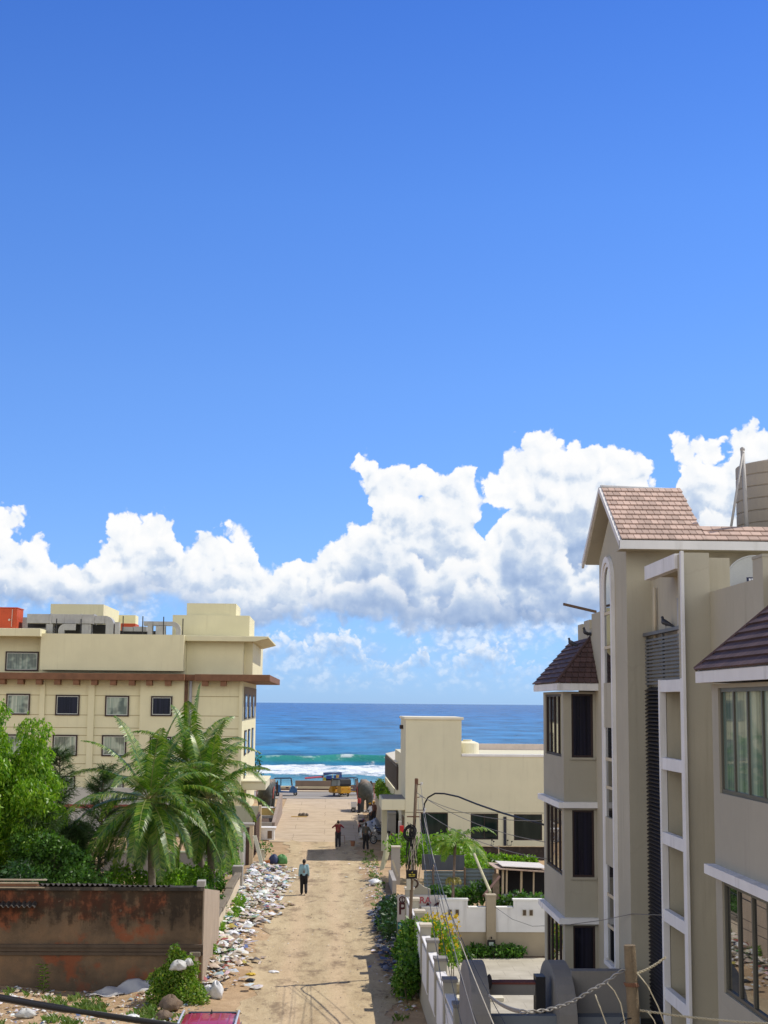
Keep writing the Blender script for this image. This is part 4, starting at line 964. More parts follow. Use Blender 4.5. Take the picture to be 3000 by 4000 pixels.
# ------------------------------------------------------------------ old plaster shed, left foreground
m, q, b, oc = principled('stained_plaster')
ox, oy, oz = q.sep(oc)
n1 = q.noise(oc, .7, 6, .62); n2 = q.noise(oc, 2.8, 7, .7); n3 = q.noise(q.v('MULTIPLY', oc, (2.6, 2.6, .35)), 1.2, 5, .65)
c = q.ramp(n1, [(.30, rgb(.07,.052,.037)), (.48, rgb(.15,.105,.067)), (.62, rgb(.22,.138,.08)), (.8, rgb(.18,.135,.09))])
red = q.m('MULTIPLY', q.ss(q.noise(q.v('ADD', oc, (7.3, 0, 2.1)), .55, 5, .62), .52, .60), .85)
c = q.mix(q.m('MULTIPLY', red, .8), c, rgb(.26,.075,.034))
# sooty mould running down from the coping
mold = q.m('ADD', q.m('MULTIPLY', n2, .6), q.m('MULTIPLY', n3, .4))
hi = q.ss(oz, 1.35, 2.7); rt = q.ss(ox, -9.0, -6.0)
k = q.ss(q.m('ADD', mold, q.m('MULTIPLY', q.m('MULTIPLY', hi, rt), .24)), .60, .76)
c = q.mix(q.m('MULTIPLY', k, .78), c, rgb(.022,.019,.016))
c = q.mix(q.m('MULTIPLY', q.ss(oz, .5, .0), .5), c, rgb(.07,.06,.05))
c = q.mix(q.m('MULTIPLY', q.ss(q.noise(oc, 5, 5, .7), .62, .7), .5), c, rgb(.20,.165,.13))
q.put(b.inputs['Base Color'], c); b.inputs['Roughness'].default_value = .95; b.inputs['Specular IOR Level'].default_value = .1
bumpn(q, b, q.m('ADD', q.noise(oc, 30, 5, .7), q.m('MULTIPLY', n2, 2)), .5, .04); PLAS = m
SY = 48.6
shed = thing('plaster_shed', 'stained reddish brown plaster shed with mouldy wall and ragged corrugated roof', 'shed', (-7, SY, 0))
sz = lambda y: at(500, y, SY).z
SXR = at(790, 3600, SY).x
def slope_box(b, x0, x1, d, zt_, zb_, zf): b.prism([(x0, SY+d, zf), (x0, SY+7.0, zf), (x0, SY+7.0, zb_), (x0, SY+d, zt_)], (x1-x0, 0, 0))
part('wall', PLAS, shed, lambda b: slope_box(b, -22, SXR, 0, sz(3478), 2.24, -.3))
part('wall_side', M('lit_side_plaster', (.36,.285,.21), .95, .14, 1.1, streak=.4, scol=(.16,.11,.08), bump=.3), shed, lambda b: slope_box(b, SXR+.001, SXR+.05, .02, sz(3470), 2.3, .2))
def bands(b):
    for y0, y1, d in ((3716, 3700, .07), (3700, 3688, .12), (3731, 3719, .06)): b.box(-22, SXR+.05, SY-d, SY-.001, sz(y0), sz(y1))
part('moulding', M('dirty_moulding', (.095,.07,.05), .95, .2, 1.5, streak=.5, scol=(.04,.03,.025), bump=.4), shed, bands)
part('coping', M('black_coping', (.045,.04,.033), .95, .3, 2.0, grime=.5, scol=(.2,.17,.13), bump=.4), shed, lambda b: b.box(-22, SXR+.02, SY-.10, SY+.35, sz(3478)+.001, sz(3464)))
CORR = M('weathered_sheet', (.055,.047,.040), .9, .3, 1.5, streak=.6, scol=(.03,.027,.024), bump=.3)
def corrugated(b, x0, x1, y0, y1, z0, z1, wl=.15, amp=.028, th=.012, rag=0):
    n = int((x1-x0)/wl*8); top = []; bot = []
    xs = [x0+(x1-x0)*i/n for i in range(n+1)]
    V = []
    for i, x in enumerate(xs):
        h = amp*math.sin(2*math.pi*(x-x0)/wl); r_ = rag*math.sin(i*.37)*math.sin(i*.11) if rag else 0
        V += [(x, y0+r_, z0+h), (x, y1, z1+h), (x, y0+r_, z0+h-th), (x, y1, z1+h-th)]
    F = []
    for i in range(n):
        k = i*4; F += [(k, k+4, k+5, k+1), (k+2, k+3, k+7, k+6), (k, k+2, k+6, k+4), (k+1, k+5, k+7, k+3)]
    F += [(0, 1, 3, 2), (n*4, n*4+2, n*4+3, n*4+1)]
    b.add(V, F)
xa = at(155, 3450, SY).x; xb_ = at(665, 3450, SY).x
part('corrugated_roof', CORR, shed, lambda b: (corrugated(b, xa, xa+2.3, SY-.15, SY+7.0, sz(3454), 2.42, .17, .040, rag=.06), corrugated(b, xa+2.15, xb_, SY-.1, SY+7.0, sz(3459), 2.38, .17, .034, rag=.05)))
part('roof_board', M('pale_timber', (.42,.35,.24), .85, .2, 2), shed, lambda b: (b.box(-22, xa-.02, SY-.16, SY-.105, sz(3451), sz(3446)), b.box(-22, xa+.2, SY-.2, SY-.165, sz(3468), sz(3463)), b.box(-22, xa+.15, SY+.3, SY+.4, sz(3446), sz(3441))))
part('roof_board', BROWNB, shed, lambda b: b.prism([(-22, SY-.14, sz(3462)), (-22, SY+6.9, 2.25), (-22, SY+6.9, 2.36), (-22, SY-.14, sz(3452))], (xa-.05+22, 0, 0)))
part('corner_stone', CONCG, shed, lambda b: b.box(SXR-.2, SXR+.06, SY-.09, SY+.4, sz(3462), sz(3440)))
part('awning', CORR, shed, lambda b: corrugated(b, -16, at(146, 3530, SY).x, SY-.42, SY-.002, sz(3536), sz(3524), .17, .035))
# ------------------------------------------------------------------ low wall running up the left side of the lane
lw = thing('boundary_wall', 'low cracked plaster wall beside the rubbish, running back from the shed corner', 'wall', (-4.45, 54, 0))
WPL = M('sunlit_plaster', (.56,.47,.34), .95, .15, 1.0, streak=.5, scol=(.15,.12,.09), bump=.35)
part('wall', WPL, lw, lambda b: b.box(-4.32, -4.12, SY-.2, 71, -.2, 1.1))
part('coping', M('grey_coping', (.19,.16,.12), .95, .2, 1.2, grime=.4, scol=(.13,.11,.09), bump=.4), lw, lambda b: [b.box(-4.40+.03*math.sin(i*2.1), -4.05+.02*math.sin(i*1.3), SY-.25+i*2.05, SY-.25+i*2.05+2.02, 1.102, 1.26+.03*math.sin(i*1.7)) for i in range(11)] and None, bevel=.03)
part('end_pillar', CONCG, lw, lambda b: b.box(-4.5, -4.0, 71.0+.01, 71.6, 0, 1.5), bevel=.03)
bw = thing('block_wall', 'dark grey low block wall behind the heap, left of the leaning slabs', 'wall', (-6, 80, 0))
part('wall', GREYP, bw, lambda b: b.box(-12, -4.95, 80, 80.25, 0, 1.2)); part('coping', M('pale_green_coping', (.36,.40,.28), .9, .15), bw, lambda b: b.box(-12, -4.9, 79.95, 80.3, 1.201, 1.28))
# gate posts and slabs
gpst = thing('gate_pillar', 'tall narrow tan gate pillar with dark shutter edge, left side of the lane', 'gate pillar', (-4.35, 84.5, 0))
part('pillar', M('tan_pillar', (.52,.42,.28), .9, .1, 1.2, streak=.2), gpst, lambda b: b.box(-4.42, -4.2, 84.5, 85.1, 0, 2.32)); part('shutter', M('dark_brown_shutter', (.075,.045,.032), .7, .2, 2), gpst, lambda b: b.box(-4.62, -4.43, 84.52, 85.0, 0, 2.16))
part('cap', CONCG, gpst, lambda b: b.box(-4.85, -4.15, 84.4, 85.2, 2.321, 2.42)); part('jamb', WHITEP, gpst, lambda b: b.box(-4.80, -4.63, 84.54, 84.9, 0, 1.9))
for k in range(7): part('slat', M('pinkish_slat', (.42,.33,.29), .8, .1), gpst, lambda b: b.box(-5.15, -4.81, 84.6, 84.7, .55+k*.22, .65+k*.22))
gl = thing('gate_leaf', 'dark brown gate leaf standing open along the left side of the lane', 'gate', (-4.2, 93, 0))
part('leaf', M('dark_brown_shutter', (.075,.045,.032)), gl, lambda b: [b.box(-4.36, -4.30, 89.5+i*.62, 90.08+i*.62, .1, 2.35) for i in range(8)] and None); part('rail', BLACKM, gl, lambda b: b.box(-4.29, -4.25, 89.4, 94.5, 2.1, 2.2)); part('rail', BLACKM, gl, lambda b: b.box(-4.29, -4.25, 89.4, 94.5, .3, .4))
part('post', M('dark_post', (.09,.06,.05), .7, .15), gl, lambda b: b.box(-4.48, -4.37, 89.3, 89.6, 0, 2.5))
for i, (x, y, dx, h, lb) in enumerate(((-4.0, 82.6, .55, 1.9, 'pale concrete slab leaning away from the tan gate pillar'), (-4.75, 82.3, .1, 1.55, 'short whitish slab standing at the foot of the gate pillar'))):
    t = thing('concrete_slab', lb, 'slab', (x, y, 0)); part('slab', M('pale_slab', (.55,.53,.42), .9, .12), t, lambda b: b.prism([(x-.14, y, h), (x+.08, y, h), (x+.08+dx, y-.3, 0), (x-.14+dx, y-.3, 0)], (0, .12, 0)), bevel=.01)
cw = thing('compound_wall', 'tall plain grey green wall behind the palms beside the hotel', 'wall', (-6, 100, 0))
part('wall', M('grey_green_paint', (.33,.34,.26), .9, .06, .6, streak=.15), cw, lambda b: b.box(-8.6, at(1010, 3200, 100).x, 100, 100.3, 0, 2.3)); part('end_pier', M('tan_pillar', (.5,.42,.3)), cw, lambda b: b.box(at(1010, 3200, 100).x+.001, at(1020, 3200, 100).x, 99.9, 100.5, 0, 2.36))
hw_ = thing('compound_wall', 'low grey wall with a red line seen between the leafy tree and the palms', 'wall', (-11, 104, 0))
part('wall', M('pale_grey_paint', (.40,.40,.37), .9, .08), hw_, lambda b: b.box(-26, -8.7, 103, 103.3, 0, 3.3)); part('stripe', M('red_stripe', (.24,.06,.05), .7), hw_, lambda b: b.box(-26, -8.7, 102.96, 102.999, 1.9, 2.15))
gs = thing('grey_shed', 'small pale grey shed wall glimpsed below the left palm crown', 'shed', (-9.3, 82, 0))
part('wall', M('mauve_grey', (.34,.33,.35), .9, .08), gs, lambda b: b.box(at(470, 3330, 80).x, at(545, 3330, 80).x, 82.5, 85, 0, 2.2)); part('roof', CORR, gs, lambda b: b.prism([(-9.9, 82.2, 2.2), (-7.9, 82.2, 2.2), (-7.9, 85.2, 2.5), (-9.9, 85.2, 2.5)], (0, 0, .06)))
# parapet beside the ramp and planter box
ra = thing('ramp_wall', 'brown grey sloping parapet along the left of the sandy ramp', 'wall', (-3.8, 107, 0))
part('wall', M('brown_grey_paint', (.30,.24,.20), .9, .1, 1, streak=.3), ra, lambda b: b.prism([(-3.95, 106.6, 0), (-3.95, 124, 0), (-3.95, 124, 1.7), (-3.95, 119, 1.55), (-3.95, 106.6, .62)], (.2, 0, 0)))
part('coping', M('brown_grey_paint', (.30,.24,.20)), ra, lambda b: b.prism([(-3.97, 106.6, .622), (-3.97, 119, 1.552), (-3.97, 119, 1.62), (-3.97, 106.6, .69)], (.24, 0, 0)))
pl = thing('planter_box', 'grey rendered planter box at the near end of the sloping parapet', 'planter', (-4.4, 106.4, 0))
part('box', CONCG, pl, lambda b: (b.box(-5.1, -3.96, 106.2, 106.4, .12, .72), b.box(-5.1, -4.95, 106.41, 113, .12, .72), b.box(-4.94, -3.97, 112.8, 113, .12, .7))); part('soil', M('dark_earth', (.09,.06,.045), .95), pl, lambda b: b.box(-4.94, -3.97, 106.41, 112.79, .1, .5))
part('plinth', M('dark_plinth', (.06,.045,.04), .9), pl, lambda b: b.box(-5.12, -3.94, 106.18, 106.42, 0, .118))
py_ = thing('planter_box', 'yellow ochre planter trough behind the grey planter box', 'planter', (-4.5, 117, 0)); part('trough', M('ochre_paint', (.47,.36,.14), .85, .1), py_, lambda b: b.box(-5.2, -4.0, 116.6, 117.0, .25, 1.0)); part('base', M('dark_plinth', (.06,.045,.04)), py_, lambda b: b.box(-5.18, -4.02, 116.62, 117.4, 0, .249)); part('lip', WHITEP, py_, lambda b: b.box(-5.24, -3.97, 116.5, 117.4, 1.001, 1.05))
eb = thing('service_box', 'white service box with a small brown door below the planter', 'service box', (-4.1, 100.5, 0)); part('casing', WHITEP, eb, lambda b: b.box(-4.75, -3.55, 100.5, 101.5, 0, .78), bevel=.02); part('door', M('brown_door', (.14,.09,.055)), eb, lambda b: b.box(-4.02, -3.72, 100.46, 100.499, .1, .62)); part('top_slab', WHITEP, eb, lambda b: b.box(-4.8, -3.45, 100.42, 101.6, .781, .84))
# crate, bags by the posts
cr = thing('crate', 'orange brown slatted crate beside the green bag at the left edge', 'crate', (-3.55, 84.6, 0))
part('slats', M('orange_crate', (.42,.16,.05), .7, .15), cr, lambda b: [b.box(-3.8, -3.25, 84.4+j*.4, 84.43+j*.4, .04+k*.1, .11+k*.1) for k in range(3) for j in range(2)] + [b.box(-3.8+j*.53, -3.77+j*.53, 84.43, 84.79, .04+k*.1, .11+k*.1) for k in range(3) for j in range(2)] and None); part('corner_post', M('orange_crate', (.42,.16,.05)), cr, lambda b: [b.box(-3.815+j*.54, -3.775+j*.54, 84.38+k*.41, 84.42+k*.41, .0, .36) for j in range(2) for k in range(2)] and None)
def lumpy(b, c, r, seed, jit=.16, n=14, m_=10, flat=.5):
    rr = random.Random(seed); ph = [rr.uniform(0, 6.28) for _ in range(6)]; vs = []; fs = []
    for i in range(m_+1):
        th = math.pi*i/m_
        for j in range(n):
            a = 2*math.pi*j/n
            k = 1+jit*(math.sin(3*a+ph[0]+th*2)+math.sin(5*a+ph[1]-th*3)*.7+math.sin(2*a+ph[2])*.6+rr.uniform(-.6, .6))*math.sin(th)
            z = math.cos(th)*r[2]*(1+jit*math.sin(4*a+ph[3]))
            vs.append((c[0]+r[0]*k*math.sin(th)*math.cos(a), c[1]+r[1]*k*math.sin(th)*math.sin(a), c[2]+max(z, -r[2]*flat)))
    for i in range(m_):
        for j in range(n): fs.append((i*n+j, (i+1)*n+j, (i+1)*n+(j+1) % n, i*n+(j+1) % n))
    b.add(vs, fs)
gb = thing('sack', 'dark blue and green sack lying beside the orange crate', 'sack', (-2.9, 85.2, 0)); part('sack', M('green_sheet', (.08,.22,.07), .6, .2, 4), gb, lambda b: lumpy(b, (-2.55, 85.2, .25), (.34, .3, .34), 3), smooth=True); part('dark_side', M('navy_sheet', (.03,.045,.11), .6, .2, 4), gb, lambda b: lumpy(b, (-3.0, 85.15, .25), (.27, .28, .35), 4), smooth=True)
pt = thing('plant_pot', 'pale pots with straggly plant between the slab and the green sack', 'plant', (-3.6, 86.6, 0)); part('pot', M('pale_slab', (.55,.53,.42)), pt, lambda b: b.tube([(-3.75, 86.6, 0), (-3.75, 86.6, .75)], [.16, .22], 12)); V, F = leaves([(-3.55, 86.6, .85, .4, .3, .4, 1)], .18, 120); np_mesh('leaves', V, F, leaf_mat('garden_leaf', [(.03,.09,.015), (.07,.17,.02), (.12,.24,.04)]), pt)
# ------------------------------------------------------------------ street wall with panels, right side
sw = thing('panel_wall', 'grey street wall with white inset panels and square pillars, right of the lane', 'wall', (3.2, 45, 0))
wy = [34.3+3.0*i for i in range(8)]
part('wall', TANG, sw, lambda b: b.box(3.05, 3.25, 33.4, 54.95, 0, 1.0))
part('wall', TANG, sw, lambda b: [b.box(3.06, 3.24, wy[i]+.201, wy[i+1]-.201, 1.001, 2.1) for i in range(7)] and None)
for i, y in enumerate(wy):
    part('pillar', TANG, sw, lambda b: b.box(3.0, 3.32, y-.2, y+.2, 1.001 if 1 else 0, 2.42)); part('pillar_cap', GREYP if i < 4 else M('pale_cap', (.55,.49,.38), .9, .1), sw, lambda b: b.box(2.97, 3.35, y-.23, y+.23, 2.421, 2.5))
for i in range(7):
    part('white_panel', WHITEP, sw, lambda b: b.box(3.03, 3.059, wy[i]+.35, wy[i+1]-.35, .85, 1.95)); part('panel_coping', WHITEP, sw, lambda b: b.box(3.02, 3.28, wy[i]+.201, wy[i+1]-.201, 2.101, 2.16))
# gate portal
gp_ = thing('gate_portal', 'dark grey gate portal of round topped pillars and crossbeams in front of the yard', 'gate', (4.2, 31, 0))
def roundpier(b, x0, x1, y0, y1, zs_, zt_):
    n = 16; yc_ = (y0+y1)/2; hw2 = (y1-y0)/2
    prof = [(y0, 0), (y0, zs_)] + [(yc_-hw2*math.cos(math.pi*i/n), zs_+(zt_-zs_)*math.sin(math.pi*i/n)) for i in range(1, n)] + [(y1, zs_), (y1, 0)]
    b.prism([(x0, y, z) for y, z in prof], (x1-x0, 0, 0))
part('pier', GREYP, gp_, lambda b: roundpier(b, 3.04, 3.42, 30.3, 33.3, 2.85, 3.86)); part('pier', GREYP, gp_, lambda b: roundpier(b, 4.83, 5.2, 30.3, 33.3, 2.85, 3.86))
part('beam', GREYP, gp_, lambda b: b.box(3.421, 4.46, 31.2, 31.5, 3.27, 3.49)); part('beam', M('bluish_grey_beam', (.17,.19,.21), .7, .1), gp_, lambda b: b.box(3.421, 4.829, 30.7, 30.95, 2.75, 2.95))
part('beam_cap', M('brick_red_cap', (.18,.06,.045), .9, .1), gp_, lambda b: b.box(3.421, 4.46, 31.18, 31.52, 3.491, 3.53))
part('post', BLACKM, gp_, lambda b: b.box(4.461, 4.66, 31.1, 31.5, 0, 3.66)); part('gate_sheet', M('blue_grey_sheet', (.16,.19,.27), .5, .1, .8), gp_, lambda b: b.box(3.45, 4.45, 30.75, 30.79, .2, 2.5)); part('gate_frame', BLACKM, gp_, lambda b: (b.box(3.422, 4.46, 30.76, 30.9, 2.501, 2.749), b.box(3.422, 3.449, 30.74, 30.8, 0, 2.5), b.box(4.451, 4.479, 30.74, 30.8, 0, 2.5)))
part('finial', M('dark_finial', (.05,.045,.05), .7), gp_, lambda b: (b.sphere((3.47, 31.1, 3.56), (.06, .06, .16), 10, 8), ), smooth=True)
part('guard_wall', GREYP, gp_, lambda b: b.box(5.201, 6.55, 31.0, 31.3, 2.95, 3.80)); part('guard_ledge', M('bluish_grey_beam', (.17,.19,.21)), gp_, lambda b: b.box(5.201, 6.56, 30.6, 30.99, 2.80, 2.949)); part('tiled_base', M('black_tile', (.018,.019,.021), .35, .2, 3), gp_, lambda b: b.box(5.201, 7.0, 30.7, 31.2, 0, 2.799))
yp = thing('yard_planter', 'low pale stone planter kerb seen through the gate portal', 'planter', (4.6, 47, 0)); part('stone_face', M('rough_pale_stone', (.40,.35,.25), .95, .3, 9, grime=.5, scol=(.2,.17,.12), bump=.6, bs=20), yp, lambda b: b.box(3.6, 5.6, 47.6, 47.9, 0, .42)); part('kerb', M('pale_kerb', (.62,.58,.46), .9, .08), yp, lambda b: (b.box(3.55, 5.65, 47.5, 48.0, .421, .5), b.box(3.5, 5.7, 46.9, 47.59, 0, .12)))
# cross wall with white panels
xw = thing('white_panel_wall', 'white panelled compound wall with tan base and small square vents, facing the yard', 'wall', (6, 55.2, 0))
xz = lambda y: at(1850, y, 55.2).z
xx = lambda x: at(x, 3600, 55.2).x
CWT = M('tan_base', (.37,.31,.22), .92, .1, .9, streak=.3, scol=(.17,.14,.10))
zb0, zs0, zt0 = xz(3640), xz(3547), xz(3517)
part('wall', CWT, xw, lambda b: (b.box(xx(1645), 14, 55.2, 55.4, 0, zb0), b.box(xx(1645), 14, 55.22, 55.38, zb0+.001, zs0-.05)))
part('pillar', CWT, xw, lambda b: b.box(xx(1899), xx(1936), 55.08, 55.5, 0, xz(3500))); part('pillar_cap', CWT, xw, lambda b: b.box(xx(1897), xx(1938), 55.05, 55.53, xz(3500)+.001, xz(3497)+.03))
for x0, x1, s0, s1, v in ((1740, 1897, 1715, 1826, (1757, 1785)), (1936, 2135, 2005, 2115, (2048, 2074))):
    part('white_panel', WHITEP, xw, lambda b: (b.box(xx(x0) if x0 > 1800 else xx(1645), xx(x1) if x1 < 2100 else 9, 55.15, 55.199, zb0, zs0), b.box(xx(s0), xx(s1), 55.15, 55.199, zs0+.001, zt0)))
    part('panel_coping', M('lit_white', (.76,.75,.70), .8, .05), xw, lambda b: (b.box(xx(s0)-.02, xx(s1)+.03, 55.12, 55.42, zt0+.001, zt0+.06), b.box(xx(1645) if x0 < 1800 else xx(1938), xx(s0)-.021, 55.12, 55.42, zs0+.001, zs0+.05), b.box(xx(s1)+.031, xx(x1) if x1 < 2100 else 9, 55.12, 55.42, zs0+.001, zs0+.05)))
    for vx in v:
        f = part('vent', M('vent_rim', (.60,.57,.48), .9), xw, lambda b: b.box(xx(vx-8), xx(vx+8), 55.12, 55.149, xz(3576), xz(3551))); part('vent_hole', M('vent_hollow', (.10,.07,.045) if x0 < 1800 else (.12,.15,.04), .9), f, lambda b: b.box(xx(vx-6), xx(vx+6), 55.10, 55.119, xz(3574), xz(3553)))
sg = thing('plaque', 'small framed notice plaque fixed low on the tan wall base', 'plaque', (xx(1917), 55.0, xz(3699))); part('frame', BLACKM, sg, lambda b: b.box(xx(1902), xx(1933), 55.03, 55.079, xz(3699), xz(3669))); part('notice', M('plaque_face', (.42,.50,.44), .6, .1), sg, lambda b: b.box(xx(1908), xx(1926), 55.01, 55.029, xz(3692), xz(3677))); part('lamp', BLACKM, sg, lambda b: b.box(xx(1915), xx(1920), 55.0, 55.079, xz(3664), xz(3657)))
# writing helper
def text(s, size, loc, mat_, parent, name='lettering', rot=(math.pi/2, 0, 0), ext=.006, bold=0.0, xs=1.0):
    cu = bpy.data.curves.new(name, 'FONT'); cu.body = s; cu.size = size; cu.extrude = ext; cu.offset = bold
    o = bpy.data.objects.new(name, cu); COL.objects.link(o); bpy.context.view_layer.update()
    me = bpy.data.meshes.new_from_object(o.evaluated_get(bpy.context.evaluated_depsgraph_get())); bpy.data.objects.remove(o); bpy.data.curves.remove(cu)
    me.transform(Matrix.Diagonal((xs, 1, 1, 1))); me.materials.clear(); me.materials.append(mat_)
    me.transform(Matrix.Rotation(rot[0], 4, 'X')); me.transform(Matrix.Translation(Vector(loc)-wloc(parent)))
    o = bpy.data.objects.new(name, me); COL.objects.link(o); o.parent = parent; return o
SGY = 55.45
sx = lambda x: at(x, 3550, SGY).x
szz = lambda y: at(1600, y, SGY).z
sb = thing('signboard', 'off white painted signboard reading PALACE with red letters above, behind the pole', 'sign', (sx(1650), SGY, szz(3603)))
part('board', M('sign_white', (.55,.50,.46), .7, .05, 1), sb, lambda b: b.box(sx(1553), sx(1745), SGY, SGY+.12, szz(3601), szz(3497)))
part('frame', GREYP, sb, lambda b: b.box(sx(1552), sx(1746), SGY+.121, SGY+.17, 0, szz(3499)))
MAR = M('maroon_letter', (.075,.018,.022), .6, .05); REDL = M('red_letter', (.42,.09,.10), .6, .05)
text('PALACE', .62, (sx(1556), SGY-.005, szz(3571)), MAR, sb, bold=.014, xs=.90)
text('ERA', .33, (sx(1620), SGY-.005, szz(3528)), REDL, sb, bold=.008, xs=1.05)
part('emblem_ring', MAR, sb, lambda b: b.ring((sx(1571), SGY-.01, szz(3514)), (0, 1, 0), .105, .022, 24, 6)); part('emblem_mark', M('emblem_grey', (.12,.08,.08), .6), sb, lambda b: (b.tube([(sx(1571), SGY-.005, szz(3526)), (sx(1571), SGY-.005, szz(3514))], [.045, .012], 8), b.sphere((sx(1571), SGY-.006, szz(3510)), (.035, .012, .035), 10, 6)))
ps = thing('poster', 'teal poster with a yellow patch hanging under the white signboard', 'poster', (sx(1574), SGY, szz(3652))); part('sheet', M('teal_poster', (.02,.155,.165), .5, .15, 2), ps, lambda b: b.box(sx(1554), sx(1612), SGY-.04, SGY-.02, szz(3652), szz(3603))); part('yellow_patch', M('yellow_patch', (.55,.42,.03), .6, .1), ps, lambda b: b.box(sx(1557), sx(1573), SGY-.05, SGY-.041, szz(3648), szz(3629))); part('white_mark', M('pale_cyan', (.3,.55,.55), .6), ps, lambda b: (b.ring((sx(1563), SGY-.045, szz(3612)), (0, 1, 0), .04, .012, 12, 5), [b.box(sx(1574), sx(1592-i*3), SGY-.046, SGY-.041, szz(3616+i*5), szz(3614+i*5)) for i in range(3)])); part('green_band', M('dark_green', (.03,.12,.03), .6), ps, lambda b: b.box(sx(1574), sx(1612), SGY-.047, SGY-.041, szz(3651), szz(3636)))
wp = thing('wing_wall', 'beige swooping wing wall with a painted dark D, behind the signboard', 'wall', (4, 61, 0))
wx = lambda x: at(x, 3450, 61).x
wz = lambda y: at(1640, y, 61).z
part('wall', TANG, wp, lambda b: b.prism([(wx(1588), 61, 0), (wx(1588), 61, wz(3430)), (wx(1628), 61, wz(3436)), (wx(1640), 61, wz(3452)), (wx(1655), 61, wz(3464)), (wx(1682), 61, wz(3474)), (wx(1682), 61, 0)], (0, .2, 0))); text('D', .55, (wx(1598), 60.995, wz(3470)), M('brown_letter', (.07,.04,.03), .7), wp, bold=.012)
# ------------------------------------------------------------------ pole, wires
PX_, PY_ = 2.86, 51.0
pz = lambda y: at(1610, y, PY_).z
pxx = lambda x: at(x, 3400, PY_).x
up_ = thing('utility_pole', 'weathered wooden utility pole draped with cable bundles beside the signboard', 'pole', (PX_, PY_, 0))
OLDW = M('old_timber', (.17,.12,.08), .92, .25, 2.0, streak=.5, scol=(.05,.035,.025), bump=.5)
part('shaft', OLDW, up_, lambda b: b.tube([(pxx(1600), PY_, 0), (pxx(1604), PY_, 2), (pxx(1614), PY_, 4.4), (pxx(1625), PY_, pz(3040))], [.062, .06, .058, .056], 10), smooth=True)
part('top_strap', RUST, up_, lambda b: b.tube([(pxx(1625), PY_, pz(3062)), (pxx(1625), PY_, pz(3042))], .066, 10)); part('crossarm', RUST, up_, lambda b: b.box(pxx(1588), pxx(1640), PY_-.06, PY_+.06, pz(3192), pz(3188)))
part('junction_box', M('pale_box', (.5,.47,.38), .7, .1), up_, lambda b: b.box(pxx(1588), pxx(1603), PY_-.25, PY_-.1, pz(3472), pz(3432)))
for i, (x, y) in enumerate(((1645, 3060), (1640, 3110), (1658, 3160), (1655, 3170))): part('insulator', M('white_ceramic', (.6,.6,.58), .3), up_, lambda b: b.tube([(pxx(x), PY_-.05, pz(y+6)), (pxx(x), PY_-.05, pz(y-4))], [.03, .05], 8)); part('bracket', RUST, up_, lambda b: b.tube([(pxx(1622), PY_, pz(y+4)), (pxx(x), PY_-.05, pz(y+4))], .015, 6))
BLK = M('black_rubber', (.012,.012,.013), .55, .05, bump=0); GRW = M('grey_cable', (.17,.16,.15), .6, .1, bump=0); PALEW = M('pale_cable', (.42,.38,.30), .6, .1, bump=0)
def coil(name, label, c, R, n, r_, mat_):
    b = MB(); 
    for k in range(n): b.ring((c[0]+random.uniform(-.05, .05), c[1]+random.uniform(-.05, .05), c[2]+random.uniform(-.06, .06)), (random.uniform(-.3, .3), 1, random.uniform(-.2, .2)), R*random.uniform(.85, 1.15), r_, 22, 5)
    return tag(b.build(name, mat_, None, loc=c, smooth=True), label, 'cable')
coil('cable_coil', 'loops of black cable hanging on the left of the utility pole', (pxx(1597), PY_-.16, pz(3250)), .20, 7, .022, BLK)
def bundle(b, x0, x1, y0, y1, n, r_, seed):
    rr = random.Random(seed)
    for k in range(n):
        a, c_ = rr.uniform(x0, x1), rr.uniform(x0-6, x1+6); ya = rr.uniform(y0, y0+60); yb = rr.uniform(y1-80, y1); m1 = (a+c_)/2+rr.uniform(-12, 12)
        pts = []
        for i in range(9):
            t_ = i/8; xx_ = (1-t_)**2*a+2*t_*(1-t_)*m1+t_*t_*c_; pts.append((pxx(xx_), PY_-.14+rr.uniform(-.03, .03), pz(ya+(yb-ya)*t_)))
        b.tube(pts, r_, 5)
tag((lambda b: (bundle(b, 1590, 1624, 3200, 3420, 20, .013, 3), b.build('cable_bundle', BLK, None, loc=(PX_, PY_, 3), smooth=True))[1])(MB()), 'tangle of dark cables hanging down the utility pole', 'cable')
tag((lambda b: (bundle(b, 1595, 1640, 3230, 3440, 10, .011, 9), b.build('cable_bundle', PALEW, None, loc=(PX_, PY_, 3), smooth=True))[1])(MB()), 'pale frayed cables mixed in the tangle on the utility pole', 'cable')
def wire(p0, p1, sag, r_, mat_, label, n=18, grp='wires strung from the utility pole', name='wire'):
    p0 = Vector(p0); p1 = Vector(p1); pts = [p0.lerp(p1, i/n)-Vector((0, 0, sag*4*(i/n)*(1-i/n))) for i in range(n+1)]
    b = MB(); b.tube(pts, r_, 5); return tag(b.build(name, mat_, None, loc=p0, smooth=True), label, 'cable', grp)
ends = [(1640, 3060, 1950, 4300, 14, .6, GRW), (1645, 3110, 1880, 4300, 15, .7, BLK), (1650, 3170, 2060, 4300, 13, .5, PALEW), (1652, 3180, 1990, 4300, 16, .8, BLK), (1630, 3120, 1800, 4300, 17, .4, GRW), (1640, 3200, 2150, 4300, 15, .6, BLK)]
for i, (x, y, x2, y2, Y2, sg_, mm) in enumerate(ends): wire((pxx(x), PY_-.1, pz(y)), at(x2, y2, Y2), sg_, .006 if i % 2 else .008, mm, 'thin cable slanting from the utility pole down towards the gate')
for (x, y, x2, y2, Y2) in ((1625, 3095, 2135, 3290, 38.5), (1640, 3108, 2120, 3205, 38.6), (1660, 3172, 2136, 3355, 38.4)): wire((pxx(x), PY_-.1, pz(y)), at(x2, y2, Y2), .25, .010, GRW, 'fine wire from the utility pole across to the far bay')
